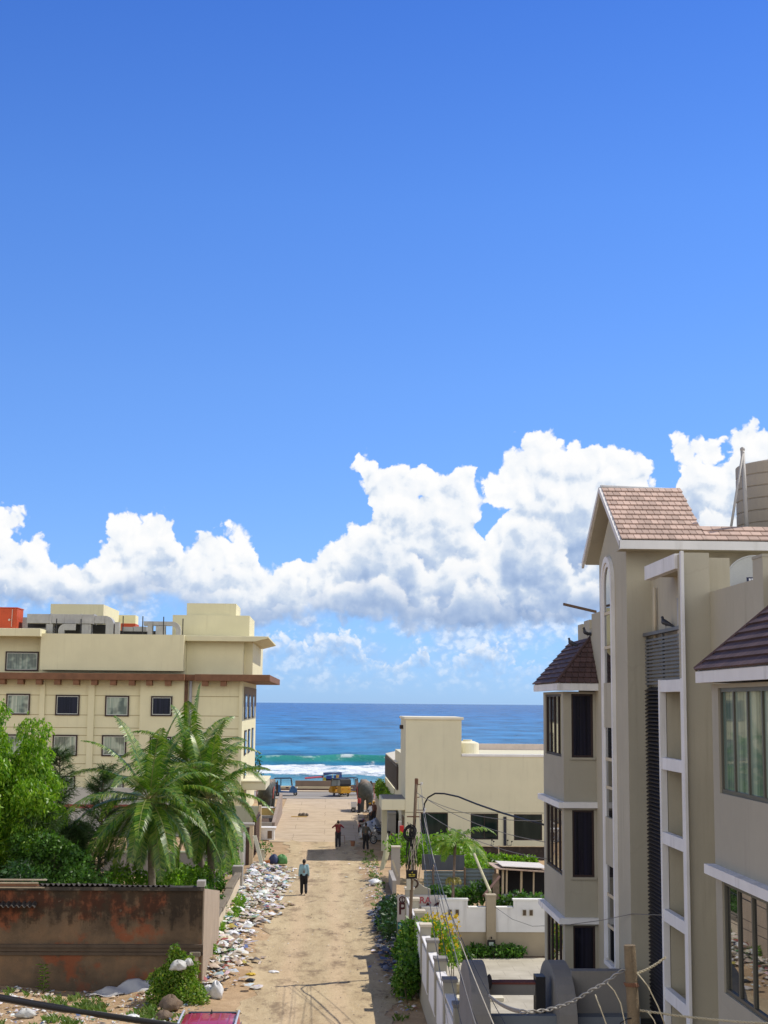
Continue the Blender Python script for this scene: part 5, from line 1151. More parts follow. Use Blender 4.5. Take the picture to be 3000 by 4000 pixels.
b = MB(); key = [(1655, 3165, 51), (1658, 3140, 50.8), (1672, 3115, 50.5), (1700, 3099, 50), (1735, 3100, 49.4), (1790, 3112, 48), (1860, 3140, 46), (1960, 3175, 43), (2060, 3205, 40.5), (2135, 3224, 38.7)]
b.tube([at(*k) for k in key], .028, 8); tag(b.build('wire', BLK, None, loc=at(*key[0]), smooth=True), 'thick black cable arching over from the utility pole to the far bay', 'cable')
b = MB(); b.tube([at(1930, 3540, 50), at(2000, 3590, 46), at(2080, 3618, 43), at(2200, 3615, 36), at(2350, 3595, 33), at(2470, 3570, 31.55), at(2590, 3575, 28.4)], .008, 5); tag(b.build('wire', GRW, None, loc=at(1930, 3540, 50), smooth=True), 'thin sagging wire across the yard to the apartment tower', 'cable')
# black sign on the pole
bs_ = thing('sign_plate', 'small black sign plate with yellow emblem fixed to the utility pole', 'sign', (pxx(1610), PY_-.2, pz(3429)))
part('plate', M('gloss_black', (.012,.010,.010), .35, .03), bs_, lambda b: b.box(pxx(1585), pxx(1628), PY_-.25, PY_-.2, pz(3429), pz(3396)))
part('emblem', M('gold_mark', (.45,.36,.04), .5, .1), bs_, lambda b: (b.box(pxx(1595), pxx(1605), PY_-.256, PY_-.251, pz(3416), pz(3411)), b.box(pxx(1609), pxx(1620), PY_-.256, PY_-.251, pz(3416), pz(3411)), b.box(pxx(1596), pxx(1619), PY_-.256, PY_-.251, pz(3421), pz(3419)), b.prism([(pxx(1605), PY_-.256, pz(3405)), (pxx(1612), PY_-.256, pz(3400)), (pxx(1609), PY_-.256, pz(3408))], (0, .005, 0))))
# ------------------------------------------------------------------ yard beyond the cross wall
fs_ = thing('sheet_fence', 'dark grey upper sheets over blue grey corrugated sheets beside the thin palm', 'fence', (5, 66, 0))
fx_ = lambda x, Y=66: at(x, 3430, Y).x
fz = lambda y, Y=66: at(1750, y, Y).z
DKS = M('dark_sheet', (.085,.09,.10), .8, .2, 1.2, streak=.4, scol=(.04,.04,.045)); BLS = M('blue_grey_sheeting', (.17,.21,.215), .6, .12, 1.0, streak=.5, scol=(.09,.095,.09))
part('upper_sheet', DKS, fs_, lambda b: (b.box(fx_(1648), fx_(1694), 66.1, 66.13, fz(3400), fz(3338)), b.box(fx_(1696), fx_(1814), 66.0, 66.03, fz(3400), fz(3340))))
def hcorr(b, x0, x1, Y, z0, z1, wl=.13):
    n = int((z1-z0)/wl*6); V = []
    for i in range(n+1):
        z = z0+(z1-z0)*i/n; y = Y+.02*math.sin(2*math.pi*(z-z0)/wl); V += [(x0, y, z), (x1, y, z), (x0, y+.012, z), (x1, y+.012, z)]
    F = []
    for i in range(n): k = i*4; F += [(k, k+1, k+5, k+4), (k+2, k+6, k+7, k+3), (k, k+4, k+6, k+2), (k+1, k+3, k+7, k+5)]
    b.add(V, F+[(0, 2, 3, 1), (n*4, n*4+1, n*4+3, n*4+2)])
part('corrugated_sheet', BLS, fs_, lambda b: (hcorr(b, fx_(1655), fx_(1812), 65.9, fz(3500), fz(3401), .16), hcorr(b, fx_(1816), fx_(1932), 65.8, fz(3500), fz(3390), .16)))
for x in (1690, 1813, 1932): part('post', OLDW, fs_, lambda b: b.tube([(fx_(x), 65.7, 0), (fx_(x), 65.7, fz(3385))], .05, 8))
sh_ = thing('tin_shack', 'low tin roofed shack with dark open front and crooked poles', 'shack', (8, 62, 0))
hx_ = lambda x, Y=62: at(x, 3430, Y).x
hz_ = lambda y, Y=62: at(2030, y, Y).z
part('roof', M('rusty_pale_tin', (.45,.35,.27), .8, .3, 1.5, grime=.6, scol=(.22,.10,.06)), sh_, lambda b: (b.prism([(hx_(1932), 61.6, hz_(3392)), (hx_(2150), 61.6, hz_(3405)), (hx_(2150), 65, hz_(3405)-.15), (hx_(1932), 65, hz_(3392)-.12)], (0, 0, .05))))
part('roof_sheet', M('pale_tin', (.60,.56,.50), .6, .15, 2), sh_, lambda b: b.prism([(hx_(1960), 61.8, hz_(3392)+.09), (hx_(2140), 61.8, hz_(3396)+.05), (hx_(2140), 64.5, hz_(3396)-.02), (hx_(1960), 64.5, hz_(3392)+.02)], (0, 0, .03)))
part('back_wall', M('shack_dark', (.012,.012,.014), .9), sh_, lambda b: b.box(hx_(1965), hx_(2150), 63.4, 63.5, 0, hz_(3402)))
for x, r_ in ((1960, .05), (1975, .04), (2032, .05), (2080, .035)): part('pole', M('pale_timber', (.42,.35,.24)), sh_, lambda b: b.tube([(hx_(x), 61.9, 0), (hx_(x)+.04, 61.9, hz_(3398))], r_, 8))
part('side_sheet', BLS, sh_, lambda b: (b.box(hx_(1958), hx_(2006), 61.8, 61.83, .3, hz_(3490)), b.box(hx_(2010), hx_(2150), 61.85, 61.9, .3, hz_(3494)))); part('woven_side', M('woven_mat', (.24,.19,.14), .95, .3, 8), sh_, lambda b: b.box(hx_(1930), hx_(1956), 62.5, 62.6, 0, hz_(3420)))
tag((lambda b: (b.tube([at(1888, 3500, 57), at(1950, 3425, 60)], .055, 8), b.build('timber_prop', M('dark_timber', (.10,.055,.04), .9, .2), None, loc=at(1888, 3500, 57)))[1])(MB()), 'dark slanting timber prop leaning on the shack', 'timber')
tag((lambda b: (b.tube([at(1840, 3305, 60), at(1872, 3385, 58), at(1915, 3485, 56)], .06, 8), b.build('bamboo_stay', M('bamboo_pale', (.45,.42,.27), .8, .2, 4), None, loc=at(1915, 3485, 56)))[1])(MB()), 'pale bamboo stay slanting down behind the white panel wall', 'bamboo pole')
nf = thing('net_fence', 'dark netting fence on thin posts in front of the restaurant windows', 'fence', (8, 82, 0))
part('netting', M('dark_netting', (.035,.028,.026), .95, .3, 2, grime=.5, scol=(.11,.09,.07)), nf, lambda b: b.prism([at(1828, 3306, 82), at(2140, 3308, 82), at(2140, 3362, 82), at(1990, 3352, 82), at(1828, 3318, 82)], (0, .04, 0))); part('top_rail', M('pale_timber', (.42,.35,.24)), nf, lambda b: b.tube([at(1826, 3305, 81.9), at(2142, 3307, 81.9)], .03, 6))
for x in (1830, 1948, 2135): part('post', M('pale_timber', (.42,.35,.24)), nf, lambda b: b.tube([(at(x, 3340, 81.9).x, 81.9, 0), at(x, 3302, 81.9)], .035, 6))
# leaning cloth sheet, small block pillar
t = thing('leaning_sheet', 'tall cream pointed sheet leaning beside the right roadside', 'sheet', at(1495, 3400, 79)); part('sheet', M('cream_sheet', (.58,.55,.40), .8, .08, 2), t, lambda b: b.prism([at(1514, 3252, 79), at(1522, 3300, 79), at(1520, 3340, 79), at(1500, 3395, 78.6), at(1482, 3402, 78.6)], (0, .05, 0)))
t = thing('block_pillar', 'short grey block pillar with a leaning plank beside the utility pole', 'pillar', at(1545, 3440, 76)); part('pillar', CONCG, t, lambda b: b.box(at(1529, 3400, 76).x, at(1563, 3400, 76).x, 76, 76.5, 0, at(1545, 3311, 76).z)); part('cap', M('pale_cap', (.55,.49,.38)), t, lambda b: b.box(at(1528, 3400, 76).x, at(1564, 3400, 76).x, 75.95, 76.55, at(1545, 3311, 76).z+.001, at(1545, 3308, 76).z+.02)); part('plank', M('pale_timber', (.5,.42,.28)), t, lambda b: b.prism([at(1530, 3362, 74), at(1537, 3360, 74), at(1558, 3420, 73.6), at(1551, 3424, 73.6)], (0, .06, 0))); part('low_wall', CONCG, t, lambda b: b.box(3.25, 3.45, 71.5, 75.9, 0, .8))
t = thing('red_post_box', 'red box on a grey post by the restaurant door', 'post box', at(1562, 3290, 84)); part('box', M('bright_red', (.42,.02,.02), .5, .06), t, lambda b: b.box(at(1562, 3240, 84).x, at(1577, 3240, 84).x, 84, 84.25, at(1570, 3256, 84).z, at(1570, 3226, 84).z), bevel=.02); part('post', PIPEM, t, lambda b: b.box(at(1556, 3240, 84.3).x, at(1568, 3240, 84.3).x, 84.26, 84.5, 0, at(1562, 3210, 84).z))
# ------------------------------------------------------------------ near pole with twisted wire
NP = 14.7
npz = lambda y: at(2463, y, NP).z
t = thing('wooden_post', 'stubby weathered wooden post top wrapped with wire, nearest at lower right', 'post', at(2463, 4300, NP))
NEARW = M('grey_near_timber', (.20,.155,.10), .92, .3, 6.0, streak=.8, scol=(.06,.04,.025), bump=.9, bs=60)
def postmesh(b):
    pts = [at(2478, 4200, NP), at(2474, 3950, NP), at(2465, 3800, NP), at(2459, 3692, NP)]; b.tube(pts, [.064, .063, .061, .058], 16)
part('shaft', NEARW, t, postmesh); part('wire_wrap', RUST, t, lambda b: [b.ring(at(2466+k, 3846+k*2, NP), (.05*math.sin(k), .1, 1), .066, .006, 18, 5) for k in range(-3, 4)] and None)
ROPE = M('twisted_wire_metal', (.27,.26,.24), .5, .2, 6, metal=.3); ROPE2 = M('pale_wire', (.50,.45,.32), .7, .15, 6)
def twist(name, label, keys, mat_, r_=.011, amp=.016, turns=60, Y=NP):
    P = [at(x, y, yy if len(k) > 2 else Y) for k in keys for (x, y, yy) in [(*k, NP) if len(k) == 2 else k]]
    L = [0]
    for i in range(1, len(P)): L.append(L[-1]+(P[i]-P[i-1]).length)
    def pos(s):
        i = max(j for j in range(len(L)) if L[j] <= s+1e-9); i = min(i, len(P)-2); u = (s-L[i])/(L[i+1]-L[i])
        p0, p1, p2, p3 = P[max(i-1, 0)], P[i], P[i+1], P[min(i+2, len(P)-1)]
        return .5*((2*p1)+(p2-p0)*u+(2*p0-5*p1+4*p2-p3)*u*u+(3*p1-p0-3*p2+p3)*u**3)
    b = MB(); n = turns*6
    for ph in (0, math.pi):
        b.tube([pos(L[-1]*i/n)+Vector((0, math.cos(i/6*2*math.pi*.5+ph), math.sin(i/6*2*math.pi*.5+ph)))*amp for i in range(n+1)], r_, 5)
    return tag(b.build(name, mat_, None, loc=P[0], smooth=True), label, 'wire')
twist('twisted_wire', 'heavy twisted wire rope sagging left from the near wooden post', [(1910, 3890, 18), (1960, 3925, 17), (2030, 3950), (2119, 3948), (2190, 3930), (2250, 3905), (2310, 3868), (2370, 3835), (2420, 3797), (2445, 3790)], ROPE, .010, .014, 50)
twist('twisted_wire', 'pale wire tail pointing up to the right of the near post', [(2475, 3806), (2520, 3790), (2560, 3768), (2600, 3740)], ROPE2, .007, .009, 12)
twist('twisted_wire', 'thin barbed wire running right from the near post to the frame edge', [(2486, 3945), (2560, 3955), (2650, 3968), (2780, 3982), (2900, 3992), (3020, 3998)], ROPE2, .006, .008, 40)
for i, (keys, lb) in enumerate((([(2372, 3840), (2400, 3870), (2425, 3920), (2440, 3990), (2450, 4100)], 'loose pale wire hanging left of the near post'), ([(2325, 3885), (2350, 3950), (2372, 4010), (2380, 4080)], 'loose white wire dropping from the twisted rope'), ([(2488, 3800), (2530, 3850), (2570, 3930), (2600, 4010)], 'curved pale wire falling to the right of the near post'), ([(2480, 3975), (2450, 3980), (2425, 3995), (2405, 4040)], 'dark loop of wire low on the near post'), ([(2530, 3950), (2555, 3985), (2575, 4040)], 'short stray wire under the barbed wire'))):
    b = MB(); b.tube([at(*k, NP-.05) for k in keys], .007, 6); tag(b.build('loose_wire', ROPE2 if i != 3 else BLK, None, loc=at(*keys[0], NP), smooth=True), lb, 'wire')
# cable bundle crossing the lower left corner
for i, (o, mm) in enumerate(((0, BLK), (9, GRW), (-8, BLK), (4, BLK))):
    b = MB(); b.tube([at(x, y+o*(1 if x < 350 else -.7), 11.5+i*.03) for x, y in ((-120, 3868), (0, 3899), (120, 3921), (250, 3943), (380, 3961), (520, 3982), (650, 4001), (820, 4030))], [.020, .010, .016, .013][i], 8)
    tag(b.build('overhead_cable', mm, None, loc=at(0, 3899, 11.5), smooth=True), 'dark cable strand of the bundle crossing the lower left corner', 'cable', 'overhead cable bundle in the lower left corner')
# ------------------------------------------------------------------ sea wall, stall, elephants, rickshaws
wl = thing('sea_wall', 'low dark topped sea wall with pale base along the beach road', 'wall', (0, 157, 0))
part('upper_wall', M('brown_wall', (.20,.15,.12), .9, .15, .6, streak=.3), wl, lambda b: (b.box(-3.4, 1.3, 157, 157.4, .42, 1.02), b.box(3.2, 60, 157, 157.4, .42, .85), b.box(1.301, 3.199, 157.1, 157.35, .42, .6), b.box(-60, -6, 157, 157.4, .42, .85)))
part('base_wall', M('cream_base', (.62,.53,.36), .9, .08), wl, lambda b: b.box(-60, 60, 156.7, 157.5, .12, .419)); part('kerb', M('dark_kerb', (.09,.055,.045), .9, .3, 1), wl, lambda b: b.box(-60, 60, 156.2, 156.69, .0, .2))
st = thing('beach_stall', 'beach stall with blue tarpaulin roof and crates behind the sea wall', 'stall', (.2, 160, 0))
BLUE = M('blue_tarp', (.02,.05,.24), .55, .2, 3); 
def stall(t):
    X0, X1 = at(1262, 3040, 160).x, at(1335, 3040, 160).x; Z1 = at(1300, 3024, 160).z
    part('tarpaulin', M('dark_blue_tarp', (.012,.018,.06), .6, .2, 3), t, lambda b: b.prism([(X0, 159.4, Z1-.12), ((X0+X1)/2, 159.4, Z1+.06), (X1, 159.4, Z1-.06), (X1, 161.6, Z1+.1), (X0, 161.6, Z1+.05)], (0, 0, .05)))
    part('hanging_cloth', BLUE, t, lambda b: (b.box(X0+.35, X0+.95, 159.38, 159.4, Z1-.5, Z1-.13), b.box(X0+1.2, X1-.5, 159.38, 159.4, Z1-.45, Z1-.1), b.box(X1-.3, X1, 159.36, 159.4, Z1-.55, Z1-.05)))
    part('yellow_board', M('ochre_board', (.48,.32,.10), .7), t, lambda b: b.box(X1-.62, X1-.32, 159.36, 159.39, Z1-.5, Z1-.04)); part('back_goods', M('dark_goods', (.03,.03,.028), .8, .3, 2), t, lambda b: b.box(X0+.3, X1-.1, 160.4, 161.2, 0, Z1-.5))
    for x in (X0+.05, (X0+X1)/2, X1-.05): part('pole', M('pale_timber', (.42,.35,.24)), t, lambda b: b.tube([(x, 159.45, -.1), (x, 159.45, Z1)], .04, 6))
    part('red_awning', M('faded_red_cloth', (.36,.06,.08), .8, .2), t, lambda b: b.prism([(X0-2.0, 159.6, 1.05), (X0+.1, 159.6, Z1-.35), (X0+.1, 160.8, Z1-.3), (X0-2.0, 160.8, 1.1)], (0, 0, .09)))
    part('display', M('yellow_green_goods', (.38,.36,.06), .7, .3, 4), t, lambda b: b.box(X0-.05, X0+.32, 159.5, 160, .5, Z1-.35))
stall(st)
# elephants
def elephant(label, loc, yaw):
    t = thing('elephant_statue', label, 'statue', loc, 'grey elephant statues at the end of the lane'); R = Matrix.Rotation(yaw, 3, 'Z'); L = Vector(loc)
    P = lambda x, y, z: L+R@Vector((x, y, z))
    b = MB()
    for (y, z, rx_, ry_, rz_) in ((-.9, 1.75, .60, .55, .72), (-.3, 1.85, .70, .75, .80), (.4, 1.88, .68, .75, .80), (1.0, 1.95, .55, .55, .66)):
        bb = MB(); bb.sphere((0, 0, 0), (rx_, ry_, rz_), 24, 16); b.add([P(v[0], v[1]+y, v[2]+z) for v in bb.v], bb.f)
    for s in (-1, 1):
        cap(b, P(.38*s, -.85, 1.35), .30, P(.34*s, -.95, .16), .185); cap(b, P(.36*s, .85, 1.35), .26, P(.34*s, .85, .16), .18); cap(b, P(.36*s, -.9, .2), .19, P(.36*s, -.9, .06), .21); cap(b, P(.36*s, .85, .2), .18, P(.36*s, .85, .06), .2)
    cap(b, P(0, 1.3, 2.15), .42, P(0, 1.95, 2.25), .40); cap(b, P(0, 2.15, 2.15), .27, P(0, 2.55, 1.35), .17); cap(b, P(0, 2.55, 1.35), .17, P(0, 2.5, .55), .10); cap(b, P(0, 2.5, .55), .10, P(0, 2.75, .35), .07)
    cap(b, P(0, -1.38, 1.95), .06, P(0, -1.5, 1.2), .03)
    for s in (-1, 1): cap(b, P(.17*s, 2.2, 2.5), .15, P(.13*s, 1.9, 2.5), .16)
    m, q, bs, oc = principled('elephant_grey') if 'elephant_grey' not in MATS else (MATS['elephant_grey'],)*4
    if 'elephant_grey' not in MATS:
        ox, oy, oz = q.sep(oc); n = q.noise(oc, 3, 5, .65)
        c = q.ramp(n, [(.3, rgb(.035,.042,.039)), (.55, rgb(.06,.067,.062)), (.75, rgb(.11,.11,.095))])
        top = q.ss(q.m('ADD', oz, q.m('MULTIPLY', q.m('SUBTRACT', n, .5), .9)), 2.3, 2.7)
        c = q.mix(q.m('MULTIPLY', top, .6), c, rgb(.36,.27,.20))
        q.put(bs.inputs['Base Color'], c); bs.inputs['Roughness'].default_value = .8; bumpn(q, bs, q.noise(oc, 25, 4, .6), .3, .03); MATS['elephant_grey'] = m
    fuse(b, .05, 'body', MATS['elephant_grey'], t, smooth_it=4)
    for s in (-1, 1):
        e = MB(); n = 14; pts = []
        for i in range(n): a = 2*math.pi*i/n; pts.append(P((.58+.12*math.cos(a)+.10*math.sin(a)*.3)*s, 1.5-.25*math.cos(a), 1.92+.62*math.sin(a)-.12*math.cos(a)))
        e.prism(pts, R@Vector((.05*s, -.05, 0))); e.build('ear', M('ear_pink_grey', (.17,.11,.10), .8, .25, 4), t, smooth=False, bevel=.02)
        k = MB(); cap(k, P(.2*s, 2.3, 1.75), .055, P(.26*s, 2.75, 1.6), .03); k.build('tusk', M('tusk_ivory', (.6,.55,.42), .5), t, smooth=True)
    part('saddle_cloth', M('red_rim_paint', (.38,.10,.09), .8, .2, 3), t, lambda q_: [q_.tube([P(.72*s, y, z) for y, z in ((-.9, 1.15), (-.75, 1.7), (-.35, 2.1))], .05, 6) for s in (-1, 1)] and None)
    part('plinth', CONCG, t, lambda q_: q_.prism([P(-.75, -1.3, -.02), P(.75, -1.3, -.02), P(.75, 1.2, -.02), P(-.75, 1.2, -.02)], (0, 0, .06)))
elephant('grey elephant statue seen from behind at the right end of the lane', (3.35, 127.4, 0), .04)
elephant('grey elephant statue half hidden by the entrance canopy, pink flank', (-5.2, 127.0, 0), -.16)
# auto rickshaws
YEL = M('rickshaw_yellow', (.46,.23,.012), .4, .08, 2); BLKB = M('rickshaw_black', (.02,.02,.023), .5, .08); BLUB = M('rickshaw_blue', (.03,.10,.24), .4, .1)
GLS = M('clear_screen', (.35,.42,.46), .1, .05)
def rickshaw(label, loc, yaw, body, top):
    t = thing('auto_rickshaw', label, 'auto rickshaw', loc, 'auto rickshaws parked on the beach road'); R = Matrix.Rotation(yaw, 3, 'Z'); L = Vector(loc)
    P = lambda x, y, z: L+R@Vector((x, y, z))
    def solid(prof, w, name, m_, x0=None):
        b = MB(); x = -w/2 if x0 is None else x0
        b.prism([P(x, y, z) for y, z in prof], R@Vector((w, 0, 0))); return b.build(name, m_, t, bevel=.025)
    # forward is +y
    solid([(-1.25, .35), (-1.25, .95), (-1.15, 1.05), (-.55, 1.05), (-.5, .45), (.35, .40), (.5, .75), (.62, .98), (.85, .95), (1.12, .62), (1.15, .4), (.9, .3)], 1.15, 'body', body)
    solid([(-1.28, 1.25), (-1.2, 1.68), (-1.05, 1.76), (.45, 1.78), (.62, 1.70), (.62, 1.66), (.45, 1.71), (-1.02, 1.69), (-1.12, 1.62), (-1.2, 1.25)], 1.25, 'canopy', top)
    solid([(-1.22, 1.06), (-1.26, 1.24), (-1.19, 1.62), (-1.12, 1.62), (-1.12, 1.06)], 1.2, 'rear_curtain', top)
    solid([(-1.05, .55), (-1.05, .85), (-.6, .85), (-.55, .55)], 1.0, 'rear_seat', M('seat_vinyl', (.10,.03,.03), .5)); solid([(-.9, .9), (-1.05, 1.35), (-.98, 1.36), (-.8, .9)], 1.0, 'seat_back', M('seat_vinyl', (.10,.03,.03)))
    solid([(.0, .75), (.0, .85), (.3, .85), (.3, .75)], .5, 'driver_seat', M('seat_vinyl', (.10,.03,.03)))
    for s in (-.58, .58):
        part('post', BLKB, t, lambda b: (b.tube([P(s, .62, .98), P(s, .52, 1.7)], .03, 6))); part('post', BLKB, t, lambda b: b.tube([P(s, -.5, 1.0), P(s, -.5, 1.7)], .025, 6))
    solid([(.68, 1.0), (.60, 1.6), (.615, 1.61), (.695, 1.01)], 1.05, 'windscreen', GLS)
    for (x, y) in ((0, .98), (-.5, -.85), (.5, -.85)):
        w_ = part('wheel', BLK, t, lambda b: b.ring(P(x, y, .2), R@Vector((1, 0, 0)), .15, .055, 18, 8), smooth=True); part('rim', M('steel_rim', (.4,.4,.4), .4, .05), w_, lambda b: b.tube([P(x-.04, y, .2), P(x+.04, y, .2)], .1, 12))
    part('headlight', M('lamp_glass', (.7,.7,.65), .15), t, lambda b: b.sphere(P(0, 1.13, .78), .08, 10, 8), smooth=True)
    for s in (-.35, .35): part('tail_light', M('tail_red', (.4,.02,.02), .3), t, lambda b: b.sphere(P(s, -1.26, .75), .05, 8, 6))
    part('handlebar', BLKB, t, lambda b: b.tube([P(-.3, .45, 1.0), P(.3, .45, 1.0)], .02, 6))
rickshaw('blue open auto rickshaw with black top beside the left elephant', (at(1115, 3105, 147).x, 147.6, .025), -1.5, BLUB, BLKB)
rickshaw('yellow auto rickshaw seen from behind at the end of the sea wall', (at(1325, 3105, 147).x, 147.2, .025), .55, YEL, BLKB)
rickshaw('yellow auto rickshaw in side view, right of the other yellow one', (at(1358, 3105, 149).x+.3, 149.2, .025), -1.25, YEL, BLKB)
# small cart of stones on the ramp
t = thing('stone_pile', 'small pile of dark stones and a basin on the ramp', 'stones', (-1.9, 121, 0))
for i, (x, y, r_) in enumerate(((-2.2, 121.2, .16), (-1.9, 121, .2), (-1.65, 121.3, .15), (-2.0, 121.5, .14))): part('stone', M('dark_stone', (.14,.12,.10), .9, .2, 5), t, lambda b: lumpy(b, (x, y, .1), (r_, r_, r_), i), smooth=True)
t = thing('tray', 'yellowish tray beside the small stone pile on the ramp', 'tray', (-2.4, 120.4, 0)); part('tray', M('ochre_board', (.48,.32,.10)), t, lambda b: b.box(-2.9, -1.6, 120.3, 120.7, .01, .07))
# parked motorcycles under a cover beside the restaurant
def motorbike(label, loc, yaw, tank):
    t = thing('motorcycle', label, 'motorcycle', loc, 'motorcycles parked along the restaurant wall'); R = Matrix.Rotation(yaw, 3, 'Z'); L = Vector(loc); P = lambda x, y, z: L+R@Vector((x, y, z))
    for y in (-.62, .68):
        w_ = part('wheel', BLK, t, lambda b: b.ring(P(0, y, .30), R@Vector((1, 0, 0)), .255, .045, 24, 8), smooth=True); part('rim', M('steel_rim', (.4,.4,.4)), w_, lambda b: (b.ring(P(0, y, .3), R@Vector((1, 0, 0)), .2, .012, 20, 5), b.tube([P(-.05, y, .3), P(.05, y, .3)], .06, 8), [b.tube([P(0, y, .3), P(0, y+.2*math.cos(a), .3+.2*math.sin(a))], .006, 4) for a in [k*.785 for k in range(8)]]))
    b = MB(); cap(b, P(0, .28, .86), .13, P(0, -.05, .82), .11); b.build('fuel_tank', tank, t, smooth=True)
    b = MB(); cap(b, P(0, -.1, .83), .11, P(0, -.62, .86), .09); b.build('seat', BLK, t, smooth=True)
    part('engine', M('engine_grey', (.12,.12,.12), .5, .2, 6), t, lambda b: b.prism([P(-.13, -.1, .32), P(-.13, .28, .32), P(-.13, .3, .62), P(-.13, -.12, .66)], R@Vector((.26, 0, 0))))
    for s in (-.07, .07): part('fork', PIPEM, t, lambda b: b.tube([P(s, .68, .3), P(s, .42, .98)], .022, 6))
    part('handlebar', BLK, t, lambda b: b.tube([P(-.36, .28, 1.08), P(-.1, .4, 1.02), P(.1, .4, 1.02), P(.36, .28, 1.08)], .016, 6)); part('headlight', M('lamp_glass', (.7,.7,.65)), t, lambda b: b.sphere(P(0, .52, .9), .085, 10, 8), smooth=True); part('exhaust', PIPEM, t, lambda b: b.tube([P(.14, .15, .3), P(.15, -.75, .36)], .035, 8)); part('mudguard', tank, t, lambda b: b.tube([P(0, -.62+.33*math.cos(a), .3+.33*math.sin(a)) for a in (.6, 1.1, 1.6, 2.1, 2.6)], .04, 6)); part('tail_light', M('tail_red', (.4,.02,.02)), t, lambda b: b.sphere(P(0, -.82, .74), .05, 8, 6))
    for s in (-.3, .3): part('mirror', BLK, t, lambda b: (b.tube([P(s, .3, 1.08), P(s*1.15, .28, 1.25)], .008, 5), b.sphere(P(s*1.2, .27, 1.28), (.055, .02, .045), 8, 6)))
RB = M('bike_red', (.22,.02,.02), .35, .05); KB = M('bike_black', (.015,.015,.018), .3, .05); WB = M('bike_white', (.55,.55,.55), .35, .05)
motorbike('black motorcycle with bare wheel beside the grey cover', (3.55, 99.5, 0), .5, KB)
motorbike('dark motorcycle in front of the grey cover, nearest the camera', (3.7, 97.6, 0), .9, KB)
motorbike('red motorcycle half under the grey cover near the elephant', (2.6, 106.5, 0), -.3, RB)
for i, (x, k, lb) in enumerate(((7.2, WB, 'white scooter mirrors above the net fence, leftmost of the row'), (9.0, KB, 'dark motorcycle behind the net fence, second in the row'), (10.2, WB, 'pale motorcycle behind the net fence under the third window'), (11.2, RB, 'reddish motorcycle behind the net fence at the far right of the row'))): motorbike(lb, (x, 87.0, 0), 1.2+.2*i, k)
t = thing('tarp_cover', 'wrinkled grey tarpaulin draped over parked motorcycles by the wall', 'tarpaulin', (3.3, 102.5, 0))
def tarp(b):
    n = 16; V = []; rr = random.Random(5)
    for i in range(n+1):
        for j in range(n+1):
            u, v = i/n*2-1, j/n*2-1; h = 1.05*max(0, 1-abs(u)**2.2)*(1-.55*abs(v)**3)+.35*(u > .2)*(1-abs(v))*.9
            V.append((3.15+u*.85+.06*math.sin(v*9+u*4), 102.3+v*1.9, .12+h+.06*math.sin(u*11+v*3)*math.sin(v*8)+rr.uniform(-.02, .02)))
    F = [(i*(n+1)+j, (i+1)*(n+1)+j, (i+1)*(n+1)+j+1, i*(n+1)+j+1) for i in range(n) for j in range(n)]
    b.add(V, F)
o = part('sheet', M('grey_tarp', (.27,.28,.29), .55, .15, 3), t, tarp, smooth=True); sm = o.modifiers.new('th', 'SOLIDIFY'); sm.thickness = .015
t = thing('barrow', 'small brown bucket and stand on the lane behind the standing man', 'bucket', (1.75, 96.5, 0)); part('bucket', M('terracotta', (.25,.12,.07), .8, .1), t, lambda b: b.tube([(1.75, 96.5, 0), (1.75, 96.5, .32)], [.12, .16], 14)); part('lid', M('terracotta', (.25,.12,.07)), t, lambda b: b.tube([(1.75, 96.5, .321), (1.75, 96.5, .35)], .17, 14))
t = thing('metal_stand', 'thin bent metal stand on the sand near the brown bucket', 'stand', (1.25, 97.5, 0)); part('frame', RUST, t, lambda b: b.tube([(.95, 97.5, .62), (1.22, 97.5, .6), (1.25, 97.5, 0), (1.0, 97.2, 0)], .02, 6))
t = thing('white_cart', 'small white box cart beside the right elephant statue', 'cart', (2.35, 126.3, 0)); part('box', WHITEP, t, lambda b: b.box(2.1, 2.6, 126, 126.5, .45, .85)); part('wheel', BLK, t, lambda b: b.ring((2.3, 125.95, .2), (0, 1, 0), .16, .03, 16, 6)); part('wheel', BLK, t, lambda b: b.ring((2.3, 126.55, .2), (0, 1, 0), .16, .03, 16, 6)); part('leg', PIPEM, t, lambda b: b.box(2.15, 2.55, 126.1, 126.4, .15, .449))
